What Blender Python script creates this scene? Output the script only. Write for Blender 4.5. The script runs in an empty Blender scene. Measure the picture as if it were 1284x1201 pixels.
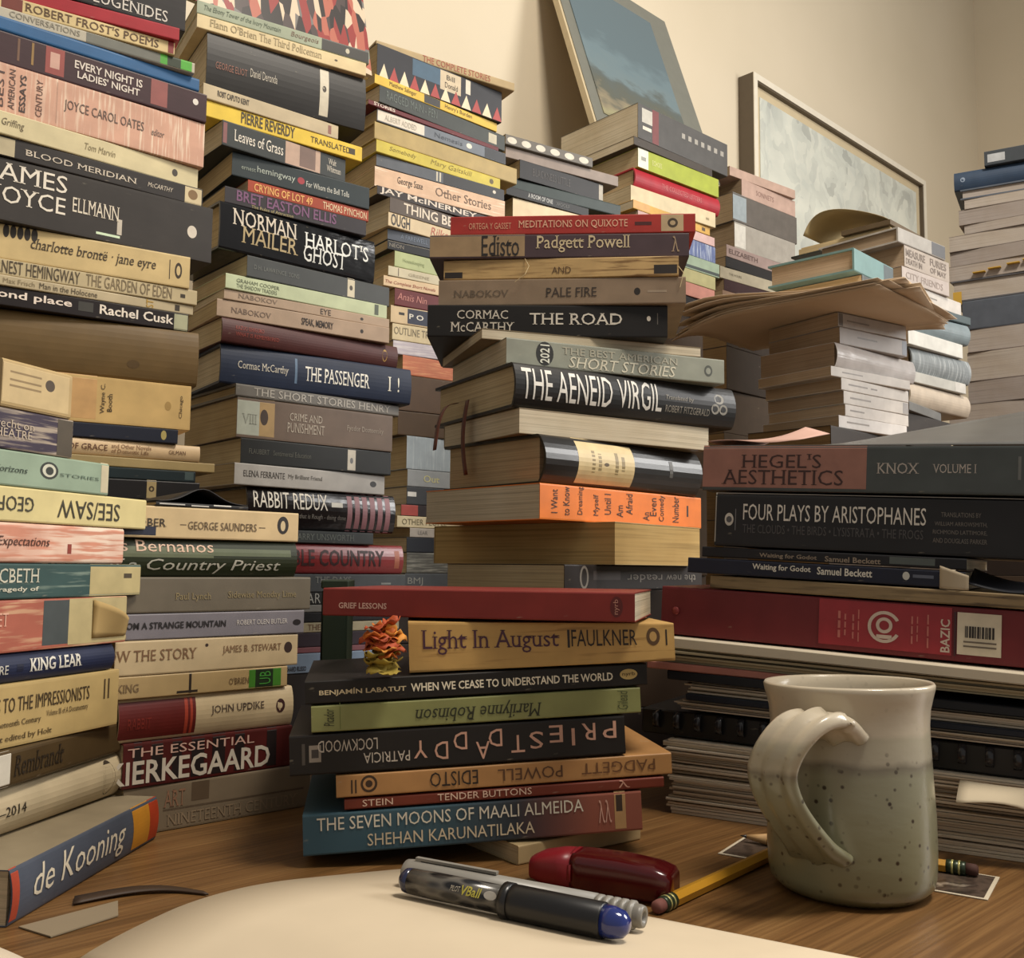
import bpy, bmesh, math, random
from mathutils import Vector, Matrix, noise as mnoise
random.seed(11)
SC = bpy.context.scene
COL = SC.collection
PI = math.pi

# ------------------------------------------------------------------ camera
FPX, W_PX, H_PX = 1250.0, 1284, 1201
CAM_H = 0.1635
PITCH = math.atan((712 - 600.5) / FPX)
ROLL = math.radians(.6)
_r0 = Vector((1, 0, 0)); _f = Vector((0, math.cos(PITCH), math.sin(PITCH))); _u0 = _r0.cross(_f)
_rt = math.cos(ROLL) * _r0 + math.sin(ROLL) * _u0
_up = -math.sin(ROLL) * _r0 + math.cos(ROLL) * _u0
cd = bpy.data.cameras.new('camera')
cd.sensor_width = 36.0; cd.sensor_fit = 'HORIZONTAL'; cd.lens = 36.0 * FPX / W_PX
cd.clip_start = 0.01
cam = bpy.data.objects.new('camera', cd); COL.objects.link(cam)
cam.matrix_world = Matrix(((_rt.x, _up.x, -_f.x, 0), (_rt.y, _up.y, -_f.y, 0), (_rt.z, _up.z, -_f.z, CAM_H), (0, 0, 0, 1)))
SC.camera = cam

# ------------------------------------------------------------------ light
world = bpy.data.worlds.new('room_light'); SC.world = world
world.use_nodes = True
_bg = world.node_tree.nodes['Background']
_bg.inputs[0].default_value = (1.0, 0.96, 0.90, 1); _bg.inputs[1].default_value = 0.32
def area(name, loc, target, sx, sy, power, color):
    ld = bpy.data.lights.new(name, 'AREA'); ld.shape = 'RECTANGLE'; ld.size = sx; ld.size_y = sy
    ld.energy = power; ld.color = color
    o = bpy.data.objects.new(name, ld); COL.objects.link(o)
    o.location = loc
    o.rotation_euler = (Vector(target) - Vector(loc)).to_track_quat('-Z', 'Y').to_euler()
    return o
area('window_daylight', (2.3, 0.98, 1.25), (0.2, 0.95, 0.35), 0.75, 1.1, 44, (1.0, 0.98, 0.95))
area('ceiling_lamp', (0.80, 0.22, 2.1), (0.40, 0.9, 0.3), 0.5, 0.5, 44, (1.0, 0.91, 0.79))
SC.view_settings.view_transform = 'Standard'
SC.view_settings.look = 'None'
SC.view_settings.gamma = 1.0
SC.view_settings.use_curve_mapping = False
SC.view_settings.exposure = 0.0

# ------------------------------------------------------------------ materials
def lin(h):
    if len(h) == 3: h = ''.join(c * 2 for c in h)
    v = [int(h[i:i + 2], 16) / 255 for i in (0, 2, 4)]
    return tuple((c / 12.92 if c <= .04045 else ((c + .055) / 1.055) ** 2.4) for c in v) + (1,)
_M = {}
def new_mat(name):
    m = bpy.data.materials.new(name); m.use_nodes = True
    nt = m.node_tree
    return m, nt, nt.nodes['Principled BSDF']
def tex_noise(nt, scale_vec, scale=1.0, detail=2.0, coord='Object'):
    tc = nt.nodes.new('ShaderNodeTexCoord'); mp = nt.nodes.new('ShaderNodeMapping'); nz = nt.nodes.new('ShaderNodeTexNoise')
    mp.inputs['Scale'].default_value = scale_vec
    nz.inputs['Scale'].default_value = scale; nz.inputs['Detail'].default_value = detail
    nt.links.new(tc.outputs[coord], mp.inputs['Vector']); nt.links.new(mp.outputs[0], nz.inputs['Vector'])
    return nz
def ramp(nt, fac, stops, interp='LINEAR'):
    r = nt.nodes.new('ShaderNodeValToRGB'); r.color_ramp.interpolation = interp
    e = r.color_ramp.elements
    while len(e) < len(stops): e.new(0.5)
    for el, (p, c) in zip(e, stops): el.position = p; el.color = c
    nt.links.new(fac, r.inputs['Fac'])
    return r
def mixc(nt, fac, a, b):
    m = nt.nodes.new('ShaderNodeMix'); m.data_type = 'RGBA'
    for sock, v in ((0, fac), (6, a), (7, b)):
        if hasattr(v, 'links') or hasattr(v, 'is_output'): nt.links.new(v, m.inputs[sock])
        else: m.inputs[sock].default_value = v
    return m.outputs[2]
def bump(nt, bsdf, height, dist=.0003, strength=.4):
    b = nt.nodes.new('ShaderNodeBump'); b.inputs['Distance'].default_value = dist; b.inputs['Strength'].default_value = strength
    nt.links.new(height, b.inputs['Height']); nt.links.new(b.outputs[0], bsdf.inputs['Normal'])
def plain(h, rough=.5, metal=0.0):
    k = ('plain', h, rough, metal)
    if k not in _M:
        m, nt, b = new_mat('print_' + h)
        nz = tex_noise(nt, (1, 1, 1), 90, 3)
        c = lin(h)
        r = ramp(nt, nz.outputs['Fac'], [(.3, tuple(v * .9 for v in c[:3]) + (1,)), (.7, tuple(min(1, v * 1.08) for v in c[:3]) + (1,))])
        nt.links.new(r.outputs[0], b.inputs['Base Color'])
        b.inputs['Roughness'].default_value = rough; b.inputs['Metallic'].default_value = metal
        _M[k] = m
    return _M[k]
def cover_mat(h, gloss=None, crease=None, grad=None, L=.2):
    k = ('cover', h, gloss, crease, grad)
    if k in _M: return _M[k]
    m, nt, b = new_mat('cover_' + h)
    c = lin(h)
    if grad:
        tc = nt.nodes.new('ShaderNodeTexCoord'); sx = nt.nodes.new('ShaderNodeSeparateXYZ'); mr = nt.nodes.new('ShaderNodeMapRange')
        nt.links.new(tc.outputs['Object'], sx.inputs[0]); nt.links.new(sx.outputs[0], mr.inputs[0])
        mr.inputs[1].default_value = -L / 2; mr.inputs[2].default_value = L / 2
        base = ramp(nt, mr.outputs[0], [(.35, lin(grad[0])), (.62, lin(grad[1])), (.85, lin(grad[2]))]).outputs[0]
    else:
        nz = tex_noise(nt, (1, 1, 1), 45, 4)
        base = ramp(nt, nz.outputs['Fac'], [(.3, tuple(v * .88 for v in c[:3]) + (1,)), (.7, tuple(min(1, v * 1.1) for v in c[:3]) + (1,))]).outputs[0]
    if crease:
        d, amt, ch = crease
        n2 = tex_noise(nt, (25, 25, 420) if d == 'h' else (420, 25, 25), 1.0, 4)
        f = ramp(nt, n2.outputs['Fac'], [(.62 - .3 * amt, (0, 0, 0, 1)), (.72 - .3 * amt, (1, 1, 1, 1))])
        n3 = tex_noise(nt, (1, 1, 1), 22, 3)
        f2 = ramp(nt, n3.outputs['Fac'], [(.35, (.15, .15, .15, 1)), (.65, (.9, .9, .9, 1))])
        mm = nt.nodes.new('ShaderNodeMath'); mm.operation = 'MULTIPLY'
        nt.links.new(f.outputs[0], mm.inputs[0]); nt.links.new(f2.outputs[0], mm.inputs[1])
        base = mixc(nt, mm.outputs[0], base, lin(ch))
    # light scuffs of wear
    n4 = tex_noise(nt, (60, 60, 200), 1.0, 5)
    sc = ramp(nt, n4.outputs['Fac'], [(.70, (0, 0, 0, 1)), (.78, (.35, .35, .35, 1))])
    base = mixc(nt, sc.outputs[0], base, lin('b0a48e'))
    nt.links.new(base, b.inputs['Base Color'])
    b.inputs['Roughness'].default_value = gloss if gloss else .48
    b.inputs['Specular IOR Level'].default_value = .5 if gloss else .35
    if gloss and gloss < .25:
        n5 = tex_noise(nt, (18, 18, 40), 1.0, 3); bump(nt, b, n5.outputs['Fac'], .004, .35)
    else: bump(nt, b, n4.outputs['Fac'], .0002, .25)
    _M[k] = m
    return m
def page_mat(h='d2b888', freq=1500):
    k = ('page', h, freq)
    if k in _M: return _M[k]
    m, nt, b = new_mat('page_edges_' + h)
    c = lin(h)
    nz = tex_noise(nt, (6, 6, freq), 1.0, 3)
    r = ramp(nt, nz.outputs['Fac'], [(.32, tuple(v * .72 for v in c[:3]) + (1,)), (.5, c), (.75, tuple(min(1, v * 1.12) for v in c[:3]) + (1,))])
    n2 = tex_noise(nt, (1, 1, 1), 14, 3)
    r2 = ramp(nt, n2.outputs['Fac'], [(.35, (.84, .8, .74, 1)), (.65, (1, 1, 1, 1))])
    mx = nt.nodes.new('ShaderNodeMix'); mx.data_type = 'RGBA'; mx.blend_type = 'MULTIPLY'; mx.inputs[0].default_value = 1
    nt.links.new(r.outputs[0], mx.inputs[6]); nt.links.new(r2.outputs[0], mx.inputs[7])
    nt.links.new(mx.outputs[2], b.inputs['Base Color'])
    b.inputs['Roughness'].default_value = .85; b.inputs['Specular IOR Level'].default_value = .15
    bump(nt, b, nz.outputs['Fac'], .0003, .5)
    _M[k] = m
    return m
def paper_mat(h='dcc8a6'):
    k = ('paper', h)
    if k in _M: return _M[k]
    m, nt, b = new_mat('paper_' + h)
    nz = tex_noise(nt, (1, 1, 1), 30, 4); c = lin(h)
    r = ramp(nt, nz.outputs['Fac'], [(.3, tuple(v * .95 for v in c[:3]) + (1,)), (.7, c)])
    nt.links.new(r.outputs[0], b.inputs['Base Color']); b.inputs['Roughness'].default_value = .9
    b.inputs['Specular IOR Level'].default_value = .1
    _M[k] = m
    return m
def solid(h, rough=.4, metal=0., trans=0., coat=0.):
    k = ('solid', h, rough, metal, trans, coat)
    if k not in _M:
        m, nt, b = new_mat('material_' + h)
        nz = tex_noise(nt, (1, 1, 1), 60, 2); c = lin(h)
        r = ramp(nt, nz.outputs['Fac'], [(.3, tuple(v * .93 for v in c[:3]) + (1,)), (.7, c)])
        nt.links.new(r.outputs[0], b.inputs['Base Color'])
        b.inputs['Roughness'].default_value = rough; b.inputs['Metallic'].default_value = metal
        b.inputs['Transmission Weight'].default_value = trans; b.inputs['Coat Weight'].default_value = coat
        _M[k] = m
    return _M[k]
def wood_mat():
    m, nt, b = new_mat('oak_desk')
    n1 = tex_noise(nt, (3.0, 70, 40), 1.0, 6)
    n2 = tex_noise(nt, (8, 420, 200), 1.0, 3)
    r = ramp(nt, n1.outputs['Fac'], [(.3, lin('624624')), (.5, lin('785630')), (.7, lin('8a683e'))])
    r2 = ramp(nt, n2.outputs['Fac'], [(.4, (.6, .55, .5, 1)), (.6, (1, 1, 1, 1))])
    mx = nt.nodes.new('ShaderNodeMix'); mx.data_type = 'RGBA'; mx.blend_type = 'MULTIPLY'; mx.inputs[0].default_value = .8
    nt.links.new(r.outputs[0], mx.inputs[6]); nt.links.new(r2.outputs[0], mx.inputs[7])
    nt.links.new(mx.outputs[2], b.inputs['Base Color'])
    b.inputs['Roughness'].default_value = .42
    bump(nt, b, n2.outputs['Fac'], .0003, .3)
    return m

# ------------------------------------------------------------------ mesh helpers
def link_mesh(name, bm_or_me, mats, parent=None, smooth=False):
    if isinstance(bm_or_me, bmesh.types.BMesh):
        me = bpy.data.meshes.new(name); bmesh.ops.recalc_face_normals(bm_or_me, faces=bm_or_me.faces)
        bm_or_me.to_mesh(me); bm_or_me.free()
    else: me = bm_or_me
    if not isinstance(mats, (list, tuple)): mats = [mats]
    for m in mats: me.materials.append(m)
    if smooth:
        for p in me.polygons: p.use_smooth = True
    o = bpy.data.objects.new(name, me); COL.objects.link(o)
    if parent: o.parent = parent
    return o
def thing(name, label, cat, loc=(0, 0, 0), rz=0., group=None):
    o = bpy.data.objects.new(name, None); COL.objects.link(o)
    o.location = loc; o.rotation_euler = (0, 0, rz); o.empty_display_size = .02
    o['label'] = label; o['category'] = cat
    if group: o['group'] = group
    return o
def tag(o, label, cat, group=None, kind=None):
    o['label'] = label; o['category'] = cat
    if group: o['group'] = group
    if kind: o['kind'] = kind
    return o
def box(bm, x0, x1, y0, y1, z0, z1, mi=0):
    v = [bm.verts.new((x, y, z)) for z in (z0, z1) for y in (y0, y1) for x in (x0, x1)]
    for f in ((0, 1, 3, 2), (4, 5, 7, 6), (0, 1, 5, 4), (2, 3, 7, 6), (0, 2, 6, 4), (1, 3, 7, 5)):
        bm.faces.new([v[i] for i in f]).material_index = mi
def tube(bm, pts, rad, n=8, cap=True):
    pts = [Vector(p) for p in pts]; rings = []
    rads = rad if isinstance(rad, (list, tuple)) else [rad] * len(pts)
    for i, p in enumerate(pts):
        d = (pts[min(i + 1, len(pts) - 1)] - pts[max(i - 1, 0)]).normalized()
        a = d.orthogonal().normalized() if i == 0 else (prev - d * prev.dot(d)).normalized()
        prev = a; c = d.cross(a)
        rings.append([bm.verts.new(p + (a * math.cos(2 * PI * k / n) + c * math.sin(2 * PI * k / n)) * rads[i]) for k in range(n)])
    for a, b in zip(rings, rings[1:]):
        for k in range(n): bm.faces.new((a[k], a[(k + 1) % n], b[(k + 1) % n], b[k]))
    if cap: bm.faces.new(rings[0]); bm.faces.new(rings[-1])
def lathe(bm, prof, n=48, axis='z', close=False):
    rings = []
    for r, h in prof:
        ring = []
        for k in range(n):
            a = 2 * PI * k / n
            p = (r * math.cos(a), r * math.sin(a), h) if axis == 'z' else (h, r * math.cos(a), r * math.sin(a))
            ring.append(bm.verts.new(p))
        rings.append(ring)
    for a, b in zip(rings, rings[1:]):
        for k in range(n): bm.faces.new((a[k], a[(k + 1) % n], b[(k + 1) % n], b[k]))
    bm.faces.new(rings[0]); bm.faces.new(rings[-1])
def sheet(bm, fn, nu, nv, th=.0003):
    """curved sheet with thickness; fn(u,v)->Vector, u,v in 0..1"""
    top = [[None] * (nv + 1) for _ in range(nu + 1)]; bot = [[None] * (nv + 1) for _ in range(nu + 1)]
    for i in range(nu + 1):
        for j in range(nv + 1):
            p = Vector(fn(i / nu, j / nv)); e = 1e-3
            du = Vector(fn(min(1, i / nu + e), j / nv)) - Vector(fn(max(0, i / nu - e), j / nv))
            dv = Vector(fn(i / nu, min(1, j / nv + e))) - Vector(fn(i / nu, max(0, j / nv - e)))
            n = du.cross(dv)
            n = n.normalized() if n.length > 1e-12 else Vector((0, 0, 1))
            top[i][j] = bm.verts.new(p + n * th / 2); bot[i][j] = bm.verts.new(p - n * th / 2)
    for i in range(nu):
        for j in range(nv):
            bm.faces.new((top[i][j], top[i + 1][j], top[i + 1][j + 1], top[i][j + 1]))
            bm.faces.new((bot[i][j], bot[i][j + 1], bot[i + 1][j + 1], bot[i + 1][j]))
    for i in range(nu):
        for j in (0, nv): bm.faces.new((top[i][j], top[i + 1][j], bot[i + 1][j], bot[i][j]))
    for j in range(nv):
        for i in (0, nu): bm.faces.new((top[i][j], top[i][j + 1], bot[i][j + 1], bot[i][j]))

# ------------------------------------------------------------------ lettering
_glyphs = {}
def prepare_text(keys):
    tmp = []
    for k in keys:
        s, bold = k
        cu = bpy.data.curves.new('lettering', 'FONT'); cu.body = s; cu.size = 1.0
        cu.resolution_u = 2
        if bold: cu.offset = .018
        o = bpy.data.objects.new('lettering', cu); COL.objects.link(o); tmp.append((k, o, cu))
    bpy.context.view_layer.update()
    dg = bpy.context.evaluated_depsgraph_get()
    for k, o, cu in tmp:
        me = bpy.data.meshes.new_from_object(o.evaluated_get(dg))
        _glyphs[k] = ([(v.co.x, v.co.y) for v in me.vertices], [tuple(p.vertices) for p in me.polygons])
        bpy.data.meshes.remove(me)
    for k, o, cu in tmp:
        bpy.data.objects.remove(o); bpy.data.curves.remove(cu)
def text_mesh(s, style):
    """vertices/faces normalised to the unit box"""
    vs, fs = _glyphs[(s, 'b' in style)]
    vs = list(vs); fs = list(fs)
    if 's' in style:
        cnt = {}
        for f in fs:
            for a, b in zip(f, f[1:] + f[:1]):
                e = (min(a, b), max(a, b)); cnt[e] = cnt.get(e, 0) + 1
        ys = (0.0, max(v[1] for v in vs))
        add = []
        for (a, b), n in cnt.items():
            if n != 1: continue
            (xa, ya), (xb, yb) = vs[a], vs[b]
            w = abs(xa - xb)
            if abs(ya - yb) < .004 and .03 < w < .2 and ya > -.05:
                x0, x1 = min(xa, xb), max(xa, xb)
                up = 1 if ya < .25 else -1
                add.append((x0 - .07, x1 + .07, ya, ya + up * .035))
        for x0, x1, y0, y1 in add:
            i = len(vs); vs += [(x0, y0), (x1, y0), (x1, y1), (x0, y1)]; fs.append((i, i + 1, i + 2, i + 3))
    if 'i' in style: vs = [(x + .22 * y, y) for x, y in vs]
    x0 = min(v[0] for v in vs); x1 = max(v[0] for v in vs); y0 = min(v[1] for v in vs); y1 = max(v[1] for v in vs)
    vs = [((x - x0) / max(x1 - x0, 1e-6), (y - y0) / max(y1 - y0, 1e-6)) for x, y in vs]
    if 'u' in style: vs = [(1 - x, 1 - y) for x, y in vs]
    if 'r' in style: vs = [(1 - y, x) for x, y in vs]
    return vs, fs

# ------------------------------------------------------------------ books
def spine_profile(T, kind, bul):
    r = min(.0009 if kind == 'p' else .002, T * .3)
    def front(z):
        s = max(-1., min(1., 2 * z / T - 1))
        y = bul * s * s
        d = min(z, T - z)
        if d < r: y += r - math.sqrt(max(0., r * r - (r - max(d, 0.)) ** 2))
        return y
    return front
def book_parts(d, root):
    L, T, W, kind = d['L'], d['T'], d['W'], d['k']
    bul = d.get('bul', 0.); flip = d.get('flip')
    front = spine_profile(T, kind, bul)
    t = min(.0006 if kind == 'p' else .0026, T * .2)
    nz = 14
    zs = sorted({round(T * (1 - math.cos(PI * i / nz)) / 2, 6) for i in range(nz + 1)})
    outer = [(W, 0.)] + [(front(z), z) for z in zs] + [(W, T)]
    inner = [(W, T - t)] + [(front(min(max(z, t), T - t)) + t, min(max(z, t), T - t)) for z in reversed(zs)] + [(W, t)]
    prof = outer + inner
    bm = bmesh.new()
    xs = (-L / 2, L / 2)
    rings = [[bm.verts.new((x, (W - y) if flip else y, z)) for y, z in prof] for x in xs]
    n = len(prof)
    for i in range(n):
        f = bm.faces.new((rings[0][i], rings[0][(i + 1) % n], rings[1][(i + 1) % n], rings[1][i]))
        if 'uc' in d and (i == 0 or i == len(outer) - 2): f.material_index = 1
    no = len(outer)
    for rg in rings:
        for i in range(no - 1):
            a, b = rg[i], rg[i + 1]
            j = n - 1 - i
            c, e = rg[j - 1] if j - 1 >= no else rg[no], rg[j] if j < n else rg[0]
            quad = []
            for v in (a, b, c, e):
                if v not in quad: quad.append(v)
            try: bm.faces.new(quad)
            except ValueError: pass
    bmesh.ops.remove_doubles(bm, verts=bm.verts, dist=1e-6)
    mats = [cover_mat(d['col'], d.get('gl'), d.get('cr'), d.get('grad'), L)]
    if 'uc' in d: mats.append(cover_mat(d['uc']))
    link_mesh('cover', bm, mats, root)
    bm = bmesh.new()
    ins = .0004 if kind == 'p' else .0035
    y0 = (t + bul + .0002); y1 = W - (.0003 if kind == 'p' else .004)
    if flip: y0, y1 = W - y1, W - y0
    # page block with a slight sway of the edges
    nx = 6
    box(bm, -L / 2 + ins, L / 2 - ins, y0, y1, t, T - t)
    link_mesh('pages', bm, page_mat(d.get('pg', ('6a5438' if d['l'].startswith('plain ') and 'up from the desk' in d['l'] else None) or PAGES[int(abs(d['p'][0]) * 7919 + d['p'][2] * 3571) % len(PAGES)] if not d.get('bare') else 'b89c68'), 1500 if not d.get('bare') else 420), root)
    first = True
    lift = 0
    for m in d['m']:
        if m[0] == 't':
            _, s, x0, x1, z0, z1, c, st = m
            vs, fs = text_mesh(s, st)
            me = bpy.data.meshes.new('title')
            me.from_pydata([(x0 + u * (x1 - x0), front(z0 + v * (z1 - z0)) - .00035, z0 + v * (z1 - z0)) for u, v in vs], [], fs)
            if bul > .0012:
                tb = bmesh.new(); tb.from_mesh(me)
                for i in range(1, 12):
                    bmesh.ops.bisect_plane(tb, geom=tb.verts[:] + tb.edges[:] + tb.faces[:], plane_co=(0, 0, T * i / 12), plane_no=(0, 0, 1))
                for v in tb.verts: v.co.y = front(v.co.z) - .00035
                tb.to_mesh(me); tb.free()
            link_mesh('title' if first else 'lettering', me, plain(c, .55), root); first = False
        else:
            kind_, x0, x1, z0, z1, c, nm = m
            bm = bmesh.new(); lift += 1; off = .00008 + .000015 * lift
            if kind_ == 'r':
                k = max(1, int((z1 - z0) / T * 12))
                cols = [[bm.verts.new((x, front(z0 + (z1 - z0) * i / k) - off, z0 + (z1 - z0) * i / k)) for i in range(k + 1)] for x in (x0, x1)]
                for i in range(k): bm.faces.new((cols[0][i], cols[1][i], cols[1][i + 1], cols[0][i + 1]))
            elif kind_ == 'o':
                xc, zc = (x0 + x1) / 2, (z0 + z1) / 2
                vv = []
                for i in range(20):
                    a = 2 * PI * i / 20; z = zc + math.sin(a) * (z1 - z0) / 2
                    vv.append(bm.verts.new((xc + math.cos(a) * (x1 - x0) / 2, front(z) - off, z)))
                bm.faces.new(vv)
            else:
                v = [bm.verts.new((x, front(z) - off, z)) for x, z in ((x0, z0), (x1, z0), ((x0 + x1) / 2, z1))]
                bm.faces.new(v)
            link_mesh(nm, bm, plain(c, .5), root)
PAGES = ('b8a888', 'c2b498', 'ae9c7c', 'c6bba4', 'b4a280')

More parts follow.
